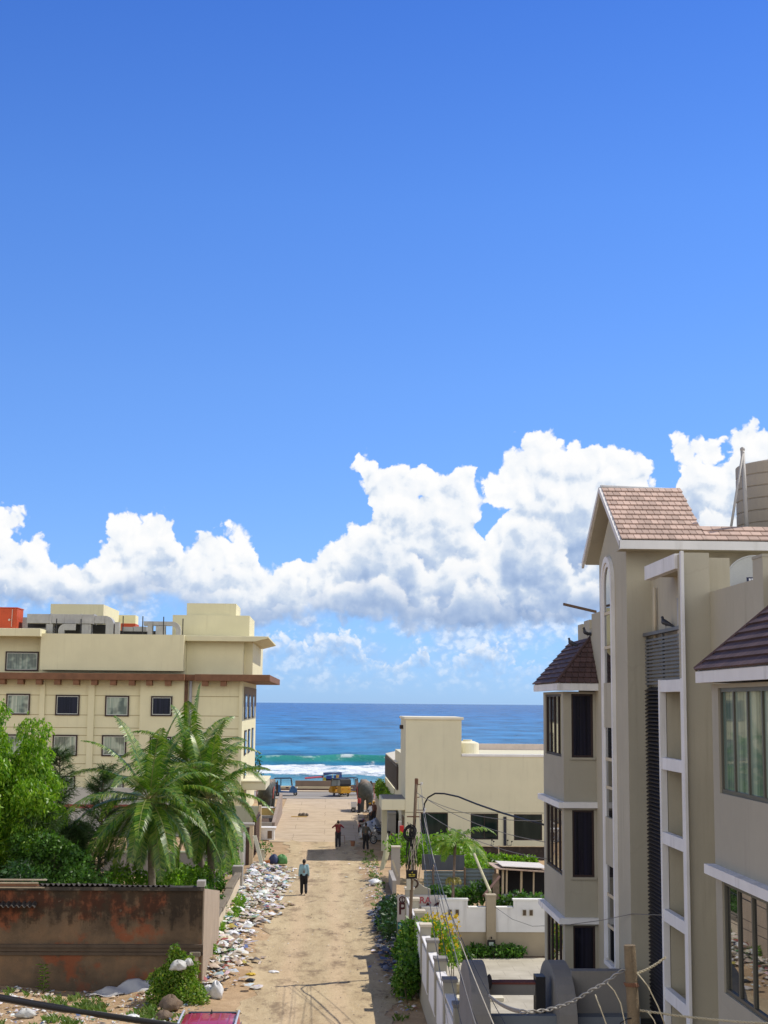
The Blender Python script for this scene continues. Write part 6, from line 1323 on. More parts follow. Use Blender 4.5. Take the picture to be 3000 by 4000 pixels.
# ------------------------------------------------------------------ red car, lower edge
def car():
    R0 = gp(735, 3952, 1.68); R1 = gp(925, 3952, 1.68); xc = (R0.x+R1.x)/2; yb = (R0.y)
    t = thing('parked_car', 'dark red car with silver roof rails at the lower edge, roof only in view', 'car', (xc, yb-2, 0)); P = lambda x, y, z: (xc+x, yb-y, z)
    RED = M('car_red', (.36,.012,.04), .35, .03, 1, coat=.35, bump=0); secs = []
    # y grows from the far end (rear) towards the camera
    S = [(-.55, .62, .55, .95, .80), (-.42, .50, .98, .99, .84), (-.05, .38, 1.10, .82, .80), (0.0, .36, 1.60, .80, .66), (.15, .34, 1.68, .84, .66), (1.2, .32, 1.70, .86, .66), (2.2, .32, 1.66, .86, .64), (2.9, .34, 1.18, .86, .74), (3.8, .36, 1.02, .84, .70), (4.0, .42, .72, .78, .66)]
    def body(b):
        V = []
        for (y, z0, z1, w, wt_) in S:
            zb_ = min(.98, z1-.05)
            V += [P(-w*.95, y, z0), P(-w, y, (z0+zb_)/2), P(-w*.97, y, zb_), P(-wt_, y, z1-.03), P(-wt_*.5, y, z1), P(wt_*.5, y, z1), P(wt_, y, z1-.03), P(w*.97, y, zb_), P(w, y, (z0+zb_)/2), P(w*.95, y, z0)]
        n = 10; F = [(i*n+j, i*n+(j+1) % n, (i+1)*n+(j+1) % n, (i+1)*n+j) for i in range(len(S)-1) for j in range(n)]
        b.add(V, F+[list(range(n)), list(range((len(S)-1)*n, len(S)*n))[::-1]])
    o = part('body', RED, t, body, smooth=True); o.modifiers.new('b', 'BEVEL').width = .02
    for k in range(5): part('roof_rib', RED, t, lambda b: b.box(xc-.48+k*.24-.015, xc-.48+k*.24+.015, yb-2.0, yb-.3, 1.69, 1.708))
    for s in (-.68, .68): part('roof_rail', M('silver_rail', (.62,.63,.65), .35, .05, metal=.4), t, lambda b: b.tube([P(s, .10, 1.70), P(s, .35, 1.77), P(s, 2.0, 1.77), P(s, 2.25, 1.68)], .03, 8), smooth=True)
    part('spoiler', M('dark_spoiler', (.03,.03,.032), .4), t, lambda b: b.box(xc-.6, xc+.6, yb-.02, yb+.12, 1.60, 1.66))
    part('antenna', BLK, t, lambda b: b.prism([P(-.03, .32, 1.71), P(.03, .32, 1.71), P(0, .20, 1.80)], (0, -.10, 0)))
    for s in (-1, 1): part('side_window', M('car_glass', (.012,.016,.018), .05, .02, coat=.5), t, lambda b: b.prism([P(s*.87, .35, 1.05), P(s*.87, 2.35, 1.05), P(s*.74, 2.1, 1.54), P(s*.74, .45, 1.54)], (s*.012, 0, 0)))
    part('rear_window', M('car_glass', (.012,.016,.018)), t, lambda b: b.prism([P(-.6, -.06, 1.12), P(.6, -.06, 1.12), P(.55, -.01, 1.56), P(-.55, -.01, 1.56)], (0, .012, 0)))
    for s in (-1, 1):
        for y in (.35, 3.1): w_ = part('wheel', BLK, t, lambda b: b.ring(P(s*.8, y, .33), (1, 0, 0), .24, .09, 22, 8), smooth=True); part('rim', M('steel_rim', (.4,.4,.4)), w_, lambda b: b.tube([P(s*.72, y, .33), P(s*.86, y, .33)], .17, 16))
        part('tail_light', M('tail_red', (.4,.02,.02)), t, lambda b: b.box(xc+s*.70-.1, xc+s*.70+.1, yb+.42, yb+.47, .85, 1.0))
car()
# ------------------------------------------------------------------ trees and plants
BARK = M('grey_bark', (.14,.11,.08), .95, .3, 4, bump=.6)
LF_LIGHT = leaf_mat('fresh_leaf', [(.07,.19,.012), (.14,.30,.016), (.21,.38,.02), (.29,.43,.028), (.10,.24,.014)], .4)
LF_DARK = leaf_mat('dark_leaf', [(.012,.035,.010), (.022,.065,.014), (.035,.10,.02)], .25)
LF_GREEN = leaf_mat('garden_leaf', [(.03,.09,.015), (.07,.17,.02), (.12,.24,.04)], .35)
LF_PALM = leaf_mat('palm_leaf', [(.028,.085,.010), (.06,.15,.014), (.12,.22,.02), (.23,.28,.05)], .25, .36)
LF_CAS = leaf_mat('casuarina_needle', [(.035,.075,.022), (.06,.115,.03), (.09,.14,.05)], .3)
LF_BRIGHT = leaf_mat('bright_leaf', [(.08,.19,.012), (.15,.30,.02), (.24,.40,.03)], .45)
def clumpy(c, R, n, r0, r1, seed, squash=.85):
    rr = random.Random(seed); out = []
    for k in range(n):
        while True:
            d = Vector((rr.gauss(0, 1), rr.gauss(0, 1), rr.gauss(0, 1))).normalized()
            q_ = rr.uniform(.35, .95); p = Vector((c[0]+d.x*R[0]*q_, c[1]+d.y*R[1]*q_, c[2]+d.z*R[2]*q_))
            if p.z > c[2]-R[2]: break
        r = rr.uniform(r0, r1); out.append((p.x, p.y, p.z, r, r, r*squash, r*r*r/(r1**3)+.25))
    return out
def tree(name, label, base, crown_c, R, n, r0, r1, size, dens, mat_, seed, droop=.5, trunk_r=.16, group=None, shell=.55, aspect=.45):
    t = thing(name, label, 'tree', base, group); bl = clumpy(crown_c, R, n, r0, r1, seed)
    V, F = leaves(bl, size, dens, droop, shell, aspect, np.random.default_rng(seed)); np_mesh('crown', V, F, mat_, t)
    b = MB(); B = Vector(base); C = Vector(crown_c); fork = B.lerp(C, .45); b.tube([B, B.lerp(fork, .5)+Vector((.05, .03, 0)), fork], [trunk_r, trunk_r*.8, trunk_r*.65], 9)
    rr = random.Random(seed)
    for k in range(9): e = bl[rr.randrange(len(bl))]; b.tube([fork, fork.lerp(Vector(e[:3]), .55)+Vector((rr.uniform(-.2, .2), rr.uniform(-.2, .2), .15)), Vector(e[:3])], [trunk_r*.5, trunk_r*.3, trunk_r*.1], 6)
    b.build('trunk', BARK, t, smooth=True); return t
tree('leafy_tree', 'big bright yellow green leafy tree at the left edge, in front of the hotel', (-14.6, 61, 0), (-14.1, 61, 5.2), (3.1, 2.6, 4.05), 125, .5, .85, .19, 900, LF_LIGHT, 3, 1.1, .22, aspect=.36)
tree('leafy_tree', 'lower rounded bright green tree joining the big one on its right side', (-12.2, 60.5, 0), (-12.4, 60.5, 3.7), (1.25, 1.5, 2.3), 40, .35, .6, .16, 700, LF_LIGHT, 8, 1.0, .12, aspect=.34)
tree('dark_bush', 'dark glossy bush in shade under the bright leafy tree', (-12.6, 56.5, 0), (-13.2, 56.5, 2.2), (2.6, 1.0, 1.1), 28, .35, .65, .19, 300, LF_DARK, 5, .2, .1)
def casuarina(label, base, H, seed, spread, n_br, wd=.022):
    t = thing('casuarina_tree', label, 'tree', base, 'feathery casuarinas between the leafy tree and the palms'); rr = random.Random(seed); B = Vector(base)
    top = B+Vector((rr.uniform(-.3, .3), 0, H)); tb = MB(); tb.tube([B, B.lerp(top, .5)+Vector((.1, 0, 0)), top], [.11, .07, .02], 7); VV = []
    for k in range(n_br):
        u = rr.uniform(.12, 1.0); s = B.lerp(top, u); a = rr.uniform(0, 6.28); L_ = spread*(1.15-u*.75)*rr.uniform(.6, 1.1)
        e = s+Vector((math.cos(a)*L_, math.sin(a)*L_, L_*.7)); mid = s.lerp(e, .5)+Vector((0, 0, .1*L_)); tb.tube([s, mid, e], [.025, .016, .006], 5)
        for j in range(70):
            v = rr.uniform(.15, 1.0); p = s.lerp(mid, v*2) if v < .5 else mid.lerp(e, v*2-1)
            d = Vector((rr.gauss(0, .5)+math.cos(a)*.5, rr.gauss(0, .5)+math.sin(a)*.5, rr.uniform(-.5, .6))).normalized(); ln = rr.uniform(.25, .5); q_ = p+d*ln; sd = d.cross(Vector((rr.gauss(0, 1), rr.gauss(0, 1), rr.gauss(0, 1)))).normalized()*.011
            sag = Vector((0, 0, -.10*ln)); VV += [p-sd, p+sd, q_+sd*.5+sag, q_-sd*.5+sag]
    V = np.array([tuple(v) for v in VV]); np_mesh('needles', V, np.arange(len(V)).reshape(-1, 4), LF_CAS, t); tb.build('trunk', BARK, t, smooth=True)
casuarina('tall thin feathery casuarina left of the first hotel window column', (-11.9, 66, 0), 7.0, 4, 1.2, 85)
casuarina('wispy casuarina with sparse tips in front of the second window column', (-10.4, 67, 0), 6.2, 6, 1.3, 75)
casuarina('short dense casuarina low beside the left palm', (-10.6, 62, 0), 4.0, 9, 1.3, 150)
casuarina('dense middle casuarina behind the dark bush', (-11.6, 60, 0), 4.6, 12, 1.5, 150)
def frond(VV, rach, c, az_, el_, L_, rr, leaf=.62, droop=1.0, nl=56, w=.062):
    d = Vector((math.cos(az_)*math.cos(el_), math.sin(az_)*math.cos(el_), math.sin(el_))); pts = []
    p = Vector(c); v = d.copy(); n = 14; step = L_/n; g = .105*droop
    for i in range(n+1):
        pts.append(p.copy()); p = p+v*step; v = (v+Vector((0, 0, -g*(.4+i/n*1.3)))).normalized()
    rach.tube(pts, [.030*(1-i/n*.85) for i in range(n+1)], 5)
    tw = rr.uniform(-.5, .5)
    for k in range(nl):
        u = .12+.88*k/nl; f = u*n; i = min(int(f), n-1); pos = pts[i].lerp(pts[i+1], f-i); t_ = (pts[i+1]-pts[i]).normalized()
        side = t_.cross(Vector((0, 0, 1)))
        if side.length < .1: side = Vector((math.sin(az_), -math.cos(az_), 0))
        side.normalize(); upv = side.cross(t_)
        ll = leaf*(math.sin(math.pi*min(1, .18+u*.80))**.7)*rr.uniform(.8, 1.1)
        for s in (-1, 1):
            if rr.random() < .05: continue
            ld = (side*s*.85+t_*.55+upv*(.22+tw*s*.3)+Vector((0, 0, -.10))).normalized(); m_ = pos+ld*ll*.5; e = pos+(ld+Vector((0, 0, -.55-.3*rr.random()))).normalized()*ll*.52+ld*ll*.42
            wd = t_*w*.5; VV += [pos-wd*.6, pos+wd*.6, m_+wd, m_-wd, m_-wd, m_+wd, e+wd*.15, e-wd*.15]
def coconut(label, base, crown, n_f, L_, seed, name='coconut_palm'):
    t = thing(name, label, 'palm tree', base, 'coconut palms behind the plaster shed' if name == 'coconut_palm' else None); rr = random.Random(seed); B = Vector(base); C = Vector(crown)
    tb = MB(); tb.tube([B, B.lerp(C, .3)+Vector((.10, 0, 0)), B.lerp(C, .7)+Vector((.05, 0, 0)), C], [.22, .16, .14, .15], 12)
    for k in range(int((C-B).length/.16)): p = B.lerp(C, k*.16/(C-B).length)+Vector((.08*math.sin(math.pi*k*.16/(C-B).length), 0, 0)); tb.ring(p, (0, 0, 1), .155, .014, 12, 4)
    tb.build('trunk', M('palm_trunk', (.20,.17,.13), .95, .25, 3, streak=.4, scol=(.06,.05,.04), bump=.5), t, smooth=True)
    VV = []; ra = MB()
    for k in range(n_f):
        u = k/(n_f-1); el_ = rad(80-150*u**.85+rr.uniform(-9, 9)); az_ = k*2.39996+rr.uniform(-.25, .25); frond(VV, ra, C+Vector((0, 0, .1)), az_, el_, L_*rr.uniform(.85, 1.08)*(.86+.2*math.sin(math.pi*min(1, u+.2))), rr, leaf=.74, droop=.85+.5*u)
    V = np.array([tuple(v) for v in VV]); np_mesh('fronds', V, np.arange(len(V)).reshape(-1, 4), LF_PALM, t); ra.build('frond_stalks', M('frond_stalk', (.19,.21,.06), .6, .15, 3), t, smooth=True)
    b = MB()
    for k in range(9): a = rr.uniform(0, 6.28); b.sphere(C+Vector((math.cos(a)*.27, math.sin(a)*.27, -.18+rr.uniform(-.12, .08))), (.11, .11, .14), 10, 8)
    b.tube([C-Vector((0, 0, .5)), C+Vector((0, 0, .25))], [.17, .13], 10); b.build('coconuts', M('husk_brown', (.17,.13,.05), .8, .25, 5), t, smooth=True)
coconut('left coconut palm with low spreading crown beside the casuarinas', (-7.3, 62, 0), (at(583, 3135, 62).x, 62, at(583, 3135, 62).z), 40, 4.0, 11)
coconut('tallest coconut palm, its crown in front of the hotel corner window', (-5.75, 69, 0), (at(752, 3010, 69).x, 69, at(752, 3010, 69).z), 40, 3.9, 23)
coconut('right coconut palm with drooping fronds reaching over the gate pillar', (-5.2, 67, 0), (at(812, 3130, 67).x, 67, at(812, 3130, 67).z), 36, 3.8, 37)
# slender areca palm in the yard
def areca():
    base = gp(1764, 3722); C = at(1778, 3290, base.y); t = thing('areca_palm', 'slender palm with thin straight trunk and small ragged crown in the yard', 'palm tree', base); rr = random.Random(4); B = Vector(base)
    tb = MB(); tb.tube([B, B.lerp(C, .4)+Vector((-.03, 0, 0)), B.lerp(C, .8), C], [.075, .055, .05, .06], 9); tb.build('trunk', M('slim_trunk', (.19,.14,.11), .9, .3, 4, bump=.4), t, smooth=True)
    VV = []; ra = MB()
    for az_, el_, L_ in ((.2, .75, 1.9), (.55, .25, 1.6), (2.8, .6, 1.2), (3.3, .2, 1.2), (1.4, .9, 1.1), (4.4, .5, 1.2), (5.3, .35, 1.3), (5.9, .0, 1.7), (2.2, .0, 1.1), (3.9, -.3, 1.0)): frond(VV, ra, C, az_, el_, L_, rr, leaf=.42, droop=1.3, nl=30, w=.05)
    V = np.array([tuple(v) for v in VV]); np_mesh('fronds', V, np.arange(len(V)).reshape(-1, 4), leaf_mat('areca_leaf', [(.06,.15,.012), (.13,.26,.02), (.24,.30,.04)], .4), t); ra.build('frond_stalks', M('green_stalk', (.14,.22,.04), .6, .15), t, smooth=True)
    p = at(1772, 3430, base.y); VV = []; ra = MB()
    for k in range(9): frond(VV, ra, p, k*.7, .3, .45, rr, leaf=.2, droop=2.5, nl=16, w=.03)
    V = np.array([tuple(v) for v in VV]); np_mesh('dry_skirt', V, np.arange(len(V)).reshape(-1, 4), leaf_mat('dry_leaf', [(.22,.19,.04), (.30,.24,.07), (.16,.17,.03)], .3), t)
areca()
# bushes
def bush(name, label, blobs, size, dens, mat_, group=None, droop=.1, seed=1, stems=5, cat='bush', extra=None):
    c = blobs[0]; z0 = 0 if c[2] < 2.4 else c[2]-c[5]; t = thing(name, label, cat, (c[0], c[1], z0), group); V, F = leaves(blobs, size, dens, droop, .45, .5, np.random.default_rng(seed)); np_mesh('leaves', V, F, mat_, t)
    b = MB(); rr = random.Random(seed)
    for k in range(stems): q_ = blobs[rr.randrange(len(blobs))]; b.tube([(q_[0]+rr.uniform(-.1, .1), q_[1], z0), (q_[0]+rr.uniform(-.2, .2), q_[1]+rr.uniform(-.2, .2), q_[2]+q_[5]*.4)], [.02, .008], 5)
    b.build('stems', BARK, t, smooth=True)
    if extra: extra(t)
    return t
def blob_line(p0, p1, n, r, seed, jz=.2):
    rr = random.Random(seed); return [(p0[0]+(p1[0]-p0[0])*i/(n-1)+rr.uniform(-r, r)*.4, p0[1]+(p1[1]-p0[1])*i/(n-1)+rr.uniform(-r, r)*.5, p0[2]+(p1[2]-p0[2])*i/(n-1)+rr.uniform(-jz, jz), r*rr.uniform(.7, 1.2), r*rr.uniform(.8, 1.2), r*rr.uniform(.7, 1.1), 1) for i in range(n)]
bush('green_bush', 'bright green bushes along the inner side of the low left wall', blob_line((-5.4, 55.5, .9), (-5.0, 62, .9), 8, .62, 2)+blob_line((-5.6, 62, 1.1), (-5.3, 69, .9), 6, .5, 3), .16, 900, LF_GREEN, seed=4)
bush('green_bush', 'weeds growing through the rubbish against the outer side of the left wall', blob_line((-4.15, 53, .5), (-4.1, 60, .5), 9, .22, 5, .1)+blob_line((-3.9, 61, .5), (-3.8, 66, .5), 6, .24, 6, .1), .11, 330, LF_BRIGHT, seed=6)
bush('green_bush', 'bright undergrowth beneath the palms behind the shed', blob_line((-9.6, 60, 1.9), (-5.8, 66, 1.4), 12, .7, 7, .35)+blob_line((-8, 72, .8), (-5, 77, .7), 6, .6, 8), .17, 420, LF_BRIGHT, seed=8)
bush('green_bush', 'shrubs in front of the grey green compound wall', blob_line((-8, 92, .8), (-5.1, 88, .8), 8, .75, 15), .2, 500, LF_BRIGHT, seed=14)
bush('dark_hedge', 'tall soft green shrubbery under the feathery casuarinas', blob_line((-12.6, 59, 2.3), (-9.0, 59, 1.9), 12, .75, 9, .4)+blob_line((-12.3, 59.5, 3.6), (-10.2, 59.5, 3.0), 6, .6, 10, .4), .15, 620, LF_GREEN, seed=10)
nb = gp(690, 3925)
def bagged(t): pass
bush('roadside_shrub', 'dense green shrub with white bags caught in it, beside the red car', [(nb.x-.1, nb.y, .55, .62, .6, .62, 1.2), (nb.x+.35, nb.y-.2, .40, .55, .5, .5, 1), (nb.x-.45, nb.y+.1, .7, .45, .4, .45, .8), (nb.x+.1, nb.y+.2, 1.05, .55, .45, .5, 1.1), (nb.x-.1, nb.y+.2, 1.5, .22, .2, .3, .3), (nb.x+.55, nb.y-.5, .3, .5, .4, .4, .8), (nb.x-.55, nb.y-.3, .35, .4, .4, .4, .7)], .10, 1500, leaf_mat('shrub_leaf', [(.06,.15,.012), (.12,.24,.018), (.19,.30,.03), (.24,.28,.04)], .35), seed=12)
sp = gp(168, 3888)
def sapling():
    t = thing('sapling', 'lone bright green sapling in front of the plaster shed', 'plant', sp); B = Vector(sp); b = MB(); b.tube([B, B+Vector((.02, 0, .5)), B+Vector((.0, 0, .95))], [.014, .01, .006], 6); b.build('stem', M('green_stalk', (.14,.22,.04)), t, smooth=True)
    VV = []; rr = random.Random(2)
    for k in range(26):
        z = .12+.85*k/26; a = k*2.4; d = Vector((math.cos(a), math.sin(a)*.7, .25)).normalized(); s = d.cross(Vector((0, 0, 1))).normalized(); p = B+Vector((0, 0, z)); L_ = rr.uniform(.18, .3)
        VV += [p, p+d*L_*.5+s*.07, p+d*L_+Vector((0, 0, -.05)), p+d*L_*.5-s*.07]
    V = np.array([tuple(v) for v in VV]); np_mesh('leaves', V, np.arange(len(V)).reshape(-1, 4), LF_BRIGHT, t)
sapling()
bl = blob_line((2.72, 46.6, .85), (2.85, 50.2, 1.1), 7, .42, 21, .25)+[(2.6, 47.6, .45, .42, .8, .4, 1), (2.85, 49.8, 1.7, .3, .5, .4, .6)]
bush('climbing_shrub', 'dark green shrub tumbling over the lane side of the panel wall', bl, .15, 800, leaf_mat('vine_leaf', [(.02,.075,.01), (.05,.14,.014), (.09,.21,.02), (.17,.28,.03)], .3), seed=22)
def flowers(t):
    rr = random.Random(7); V = []; 
    for k in range(420):
        p = Vector((rr.uniform(3.2, 4.5), rr.uniform(48.6, 50.2), rr.uniform(1.2, 2.35))); d = Vector((rr.gauss(0, 1), -abs(rr.gauss(0, 1)), rr.gauss(0, .8))).normalized(); s = d.orthogonal().normalized()*.05; u = d.cross(s); V += [p+s, p+u, p-s, p-u]
    V = np.array([tuple(v) for v in V]); np_mesh('flowers', V, np.arange(len(V)).reshape(-1, 4), leaf_mat('yellow_petal', [(.60,.34,.01), (.66,.46,.02), (.6,.42,.03)], .3), t)
bush('flowering_vine', 'yellow flowering vine sprawling over the panel wall into the yard', [(3.3, 49.2, 1.9, .45, .7, .4, 1), (3.75, 49.3, 1.75, .45, .6, .42, 1), (4.15, 49.4, 1.3, .35, .5, .35, .7), (3.2, 48.2, 1.7, .3, .5, .5, .6), (4.3, 49.8, .9, .3, .4, .3, .5)], .13, 520, leaf_mat('lime_leaf', [(.08,.2,.015), (.16,.32,.02), (.28,.42,.03)], .45), seed=30, extra=flowers)
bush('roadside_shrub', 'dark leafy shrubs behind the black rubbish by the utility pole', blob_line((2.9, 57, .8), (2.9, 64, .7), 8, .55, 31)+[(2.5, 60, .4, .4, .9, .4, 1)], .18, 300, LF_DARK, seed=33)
rr_ = lambda x, y, Y: tuple(at(x, y, Y))
def blobs_px(lst): return [(*at(x, y, Y), r*1.3, r, r*.8, 1) for x, y, Y, r in lst]
bush('green_bush', 'sunny green bushes behind the sheet fence, right of the pole', blobs_px([(1570, 3300, 78, .7), (1640, 3300, 79, .8), (1700, 3310, 78, .8), (1755, 3300, 79, .9), (1790, 3330, 78, .7), (1600, 3340, 77, .6), (1670, 3345, 77, .6)]), .2, 520, LF_BRIGHT, seed=35)
bush('green_bush', 'leafy green bush between the sheet fence and the tin shack', blobs_px([(1840, 3368, 72, .38), (1880, 3362, 73, .42), (1920, 3366, 72, .38), (1860, 3385, 70, .4), (1960, 3358, 75, .3), (2010, 3362, 76, .28), (2070, 3362, 77, .25)]), .2, 480, LF_BRIGHT, seed=36)
bush('green_bush', 'broad leaved weeds at the foot of the sheet fence', blobs_px([(1700, 3488, 63, .4), (1740, 3490, 63, .45), (1790, 3495, 63, .4), (1850, 3500, 63, .45), (1880, 3480, 63, .5), (1920, 3470, 63, .3)]), .2, 260, LF_GREEN, seed=37)
bush('green_bush', 'grassy green tufts behind the right panel of the white wall', blobs_px([(1975, 3528, 58, .3), (2020, 3512, 58, .35), (2070, 3515, 58, .35), (2100, 3520, 58, .35)]), .22, 150, LF_GREEN, seed=38)
bush('hedge_plants', 'weeds along the foot of the tan wall in the yard', blobs_px([(1860, 3712, 54.9, .28), (1890, 3718, 54.9, .25), (1950, 3716, 54.9, .3), (1990, 3712, 54.9, .33), (2020, 3715, 54.9, .25), (1815, 3728, 54, .2)]), .15, 230, LF_GREEN, seed=39)
bush('terrace_hedge', 'bright green hedge on top of the grey planter wall', blob_line((4.42, 100, 2.45), (4.42, 123, 2.45), 22, .38, 41, .15), .2, 420, leaf_mat('hedge_leaf', [(.06,.15,.01), (.12,.22,.015), (.18,.28,.02)], .35), seed=42, cat='hedge')
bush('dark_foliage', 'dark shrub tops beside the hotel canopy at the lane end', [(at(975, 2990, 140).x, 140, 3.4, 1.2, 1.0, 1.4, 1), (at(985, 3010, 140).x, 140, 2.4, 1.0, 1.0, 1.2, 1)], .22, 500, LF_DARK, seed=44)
# scattered weeds over the waste ground: nobody could count them
def weeds():
    V = []; rr = random.Random(77)
    def tuft(x, y, h, n):
        for k in range(n):
            a = rr.uniform(0, 6.28); l_ = h*rr.uniform(.5, 1.1); p = Vector((x+rr.gauss(0, .08), y+rr.gauss(0, .10), zground(x, y))); d = Vector((math.cos(a)*.6, math.sin(a)*.6, 1)).normalized(); s = d.orthogonal().normalized()*rr.uniform(.012, .035)
            V.extend([p-s, p+s, p+d*l_*.6+s*1.2, p+d*l_+Vector((math.cos(a), math.sin(a), -.2))*l_*.2])
    for k in range(240):
        g_ = gp(rr.uniform(0, 720), rr.uniform(3895, 4040));  c = rr.random() < .35
        if math.sin(g_.x*2.3)+math.sin(g_.y*1.7+g_.x) > .3: tuft(g_.x, g_.y, .22, 14)
    for k in range(90): y = rr.uniform(44, 95); tuft(rr.uniform(2.2, 3.0), y, .18, 9)
    for k in range(70): y = rr.uniform(52, 80); tuft(rr.uniform(-4.2, -3.2), y, .25, 10)
    for k in range(160): tuft(rr.uniform(3.5, 9), rr.uniform(56, 66), .4, 10)
    A = np.array([tuple(v) for v in V]); o = np_mesh('weeds', A, np.arange(len(A)).reshape(-1, 4), leaf_mat('weed_blade', [(.06,.14,.015), (.12,.22,.03), (.2,.24,.06)], .35)); tag(o, 'scattered green weeds over the waste ground and roadsides', 'weeds', kind='stuff')
weeds()
# ------------------------------------------------------------------ rubbish
PAL = [(.78,.77,.75)]*9+[(.60,.62,.63)]*4+[(.62,.55,.43)]*6+[(.45,.36,.25)]*5+[(.30,.21,.13)]*4+[(.12,.10,.09)]*2+[(.34,.10,.08),(.10,.15,.32),(.45,.36,.08),(.12,.26,.13),(.50,.28,.12),(.35,.48,.52),(.62,.48,.46)]
m, q, b, oc = principled('rubbish_plastic')
an = q.n.new('ShaderNodeAttribute'); an.attribute_name = 'tint'
q.put(b.inputs['Base Color'], q.v('SCALE', an.outputs['Color'], sc=q.lin(q.noise(oc, 9, 3, .6), .3, .7, .7, 1.1))); b.inputs['Roughness'].default_value = .5; RUB = m
def litter(name, label, pts, s0, s1, seed, pal=PAL):
    rr = random.Random(seed); V = []; F = []; T = []
    for (x, y, z) in pts:
        s = s0+(s1-s0)*rr.random()**2.2; a = rr.uniform(0, 6.28); asp = rr.uniform(.22, 1); c = pal[rr.randrange(len(pal))]; k = rr.uniform(.75, 1.1); o = len(V); n = rr.choice((5, 6, 7))
        tilt = rr.gauss(0, .3); ca, sa = math.cos(a), math.sin(a); hump = s*rr.uniform(.04, .30)
        V.append((x+rr.uniform(-.2, .2)*s, y+rr.uniform(-.2, .2)*s, z+hump+.02))
        for j in range(n):
            t = 2*math.pi*j/n; r_ = s*rr.uniform(.6, 1.15)*.5; u, v = r_*math.cos(t), r_*math.sin(t)*asp; V.append((x+u*ca-v*sa, y+u*sa+v*ca, z+.012+abs(rr.gauss(0, .25))*s*.25+max(-.01, tilt*u*.5)))
        for j in range(n): F.append((o, o+1+j, o+1+(j+1) % n)); T.append(tuple(min(.85, w_*k*rr.uniform(.9, 1.1)) for w_ in c))
    o = np_mesh(name, np.array(V), np.array(F), RUB, None, tint=np.array(T)); return tag(o, label, 'litter', kind='stuff')
rr = random.Random(19)
P1 = []
while len(P1) < 4300:
    y = rr.uniform(48.5, 84); x = -4.08+abs(rr.gauss(0, 1))*(.62 if y < 64 else 1.0); lim = -2.3 if y < 64 else -1.7
    dens = .08+.92*max(0, .5+.5*math.sin(y*1.05+math.sin(x*1.7)*1.2)*math.cos(x*1.3+y*.31))**1.3
    if 67 < y < 82: dens = min(1, dens+.35)
    if x > lim+.4*math.sin(y*1.3) or rr.random() > dens: continue
    P1.append((x, y, zground(x, y)+rr.random()**3*.18))
litter('litter_heap', 'bank of scattered plastic rubbish and paper along the left side of the lane', P1, .05, .62, 3)
P2 = []
while len(P2) < 900:
    y = rr.uniform(45, 86); x = 2.9-abs(rr.gauss(0, 1))*.5
    if x < 1.2+.3*math.sin(y): continue
    P2.append((x, y, zground(x, y)+.01))
litter('litter_strip', 'thin strip of rubbish and leaves along the right side of the lane', P2, .05, .26, 5, PAL[5:]+[(.35,.27,.16)]*6)
P3 = []
while len(P3) < 1500:
    g_ = gp(rr.uniform(-40, 800), rr.uniform(3875, 4050)); k = .5+.5*math.sin(g_.x*2.1+1)*math.sin(g_.y*2.7)
    if rr.random() > .25+.75*k*k: continue
    P3.append((g_.x, g_.y, zground(g_.x, g_.y)-.01))
litter('litter_ground', 'rubbish trodden into the waste ground in front of the plaster shed', P3, .04, .26, 7)
P4 = [(rr.uniform(-2.4, 2.1), rr.uniform(44, 95), .02) for _ in range(900)]
litter('litter_lane', 'stray scraps and stones lying on the sandy lane', P4, .02, .11, 8, [(.25,.17,.1), (.12,.09,.07), (.6,.55,.45), (.4,.3,.2)])
P5 = [(-7.2+abs(rr.gauss(0, .9)), 79+rr.uniform(-2.5, .8), .15+rr.random()*.25) for _ in range(500)]+[(rr.uniform(-9, -6), 76+rr.uniform(-1, 1), .1) for _ in range(260)]
litter('litter_pile', 'pale rubbish pile in front of the dark block wall', P5, .08, .36, 9)
P6 = []
while len(P6) < 700:
    x = rr.uniform(2.0, 3.0); y = rr.uniform(51, 66); P6.append((x, y, zground(x, y)+rr.random()*.15))
litter('litter_dark', 'heap of dark plastic sheets in the shade below the signboard', P6, .1, .45, 10, [(.05,.05,.06), (.09,.10,.14), (.03,.03,.035), (.14,.15,.18), (.06,.07,.10)])
# single bags and sheets that can be told apart
BAGW = M('white_bag', (.74,.75,.76), .45, .1, 5, bump=.3, bs=14); BAGG = M('grey_bag', (.50,.50,.47), .5, .15, 5, bump=.3, bs=14); BAGB = M('dark_bag', (.035,.038,.05), .4, .2, 5, bump=.3, bs=14); BAGC = M('cream_bag', (.62,.56,.42), .6, .12, 5, bump=.3)
def bag(px, py, r, m_, label, group=None, z=None, squash=.55):
    p = gp(px, py) if z is None else at(px, py, z); p.z = zground(p.x, p.y) if z is None else p.z-r*.5; b = MB(); lumpy(b, (p.x, p.y, p.z+r*squash*.5), (r, r*.8, r*squash), int(px*7+py), .2, 18, 12, .6)
    return tag(b.build('plastic_bag', m_, None, loc=p, smooth=True), label, 'bag', group)
HG = 'white bags lying in the left rubbish bank'
for i, (x, y, r) in enumerate(((985, 3440, .45), (1005, 3470, .38), (1040, 3480, .4), (1075, 3440, .3), (1010, 3520, .34), (930, 3600, .5), (960, 3640, .4), (905, 3690, .42), (945, 3560, .35), (1060, 3530, .3), (900, 3650, .35), (870, 3745, .45), (905, 3770, .35), (1090, 3480, .25), (980, 3660, .26))): bag(x, y, r*.62, BAGW, 'crumpled white plastic bag lying in the left rubbish bank', HG)
for i, (x, y, r) in enumerate(((920, 3480, .4), (1020, 3420, .4), (885, 3720, .5), (950, 3500, .35))): bag(x, y, r*.6, BAGC, 'dirty cream bag half sunk in the left rubbish bank', 'cream bags lying in the left rubbish bank')
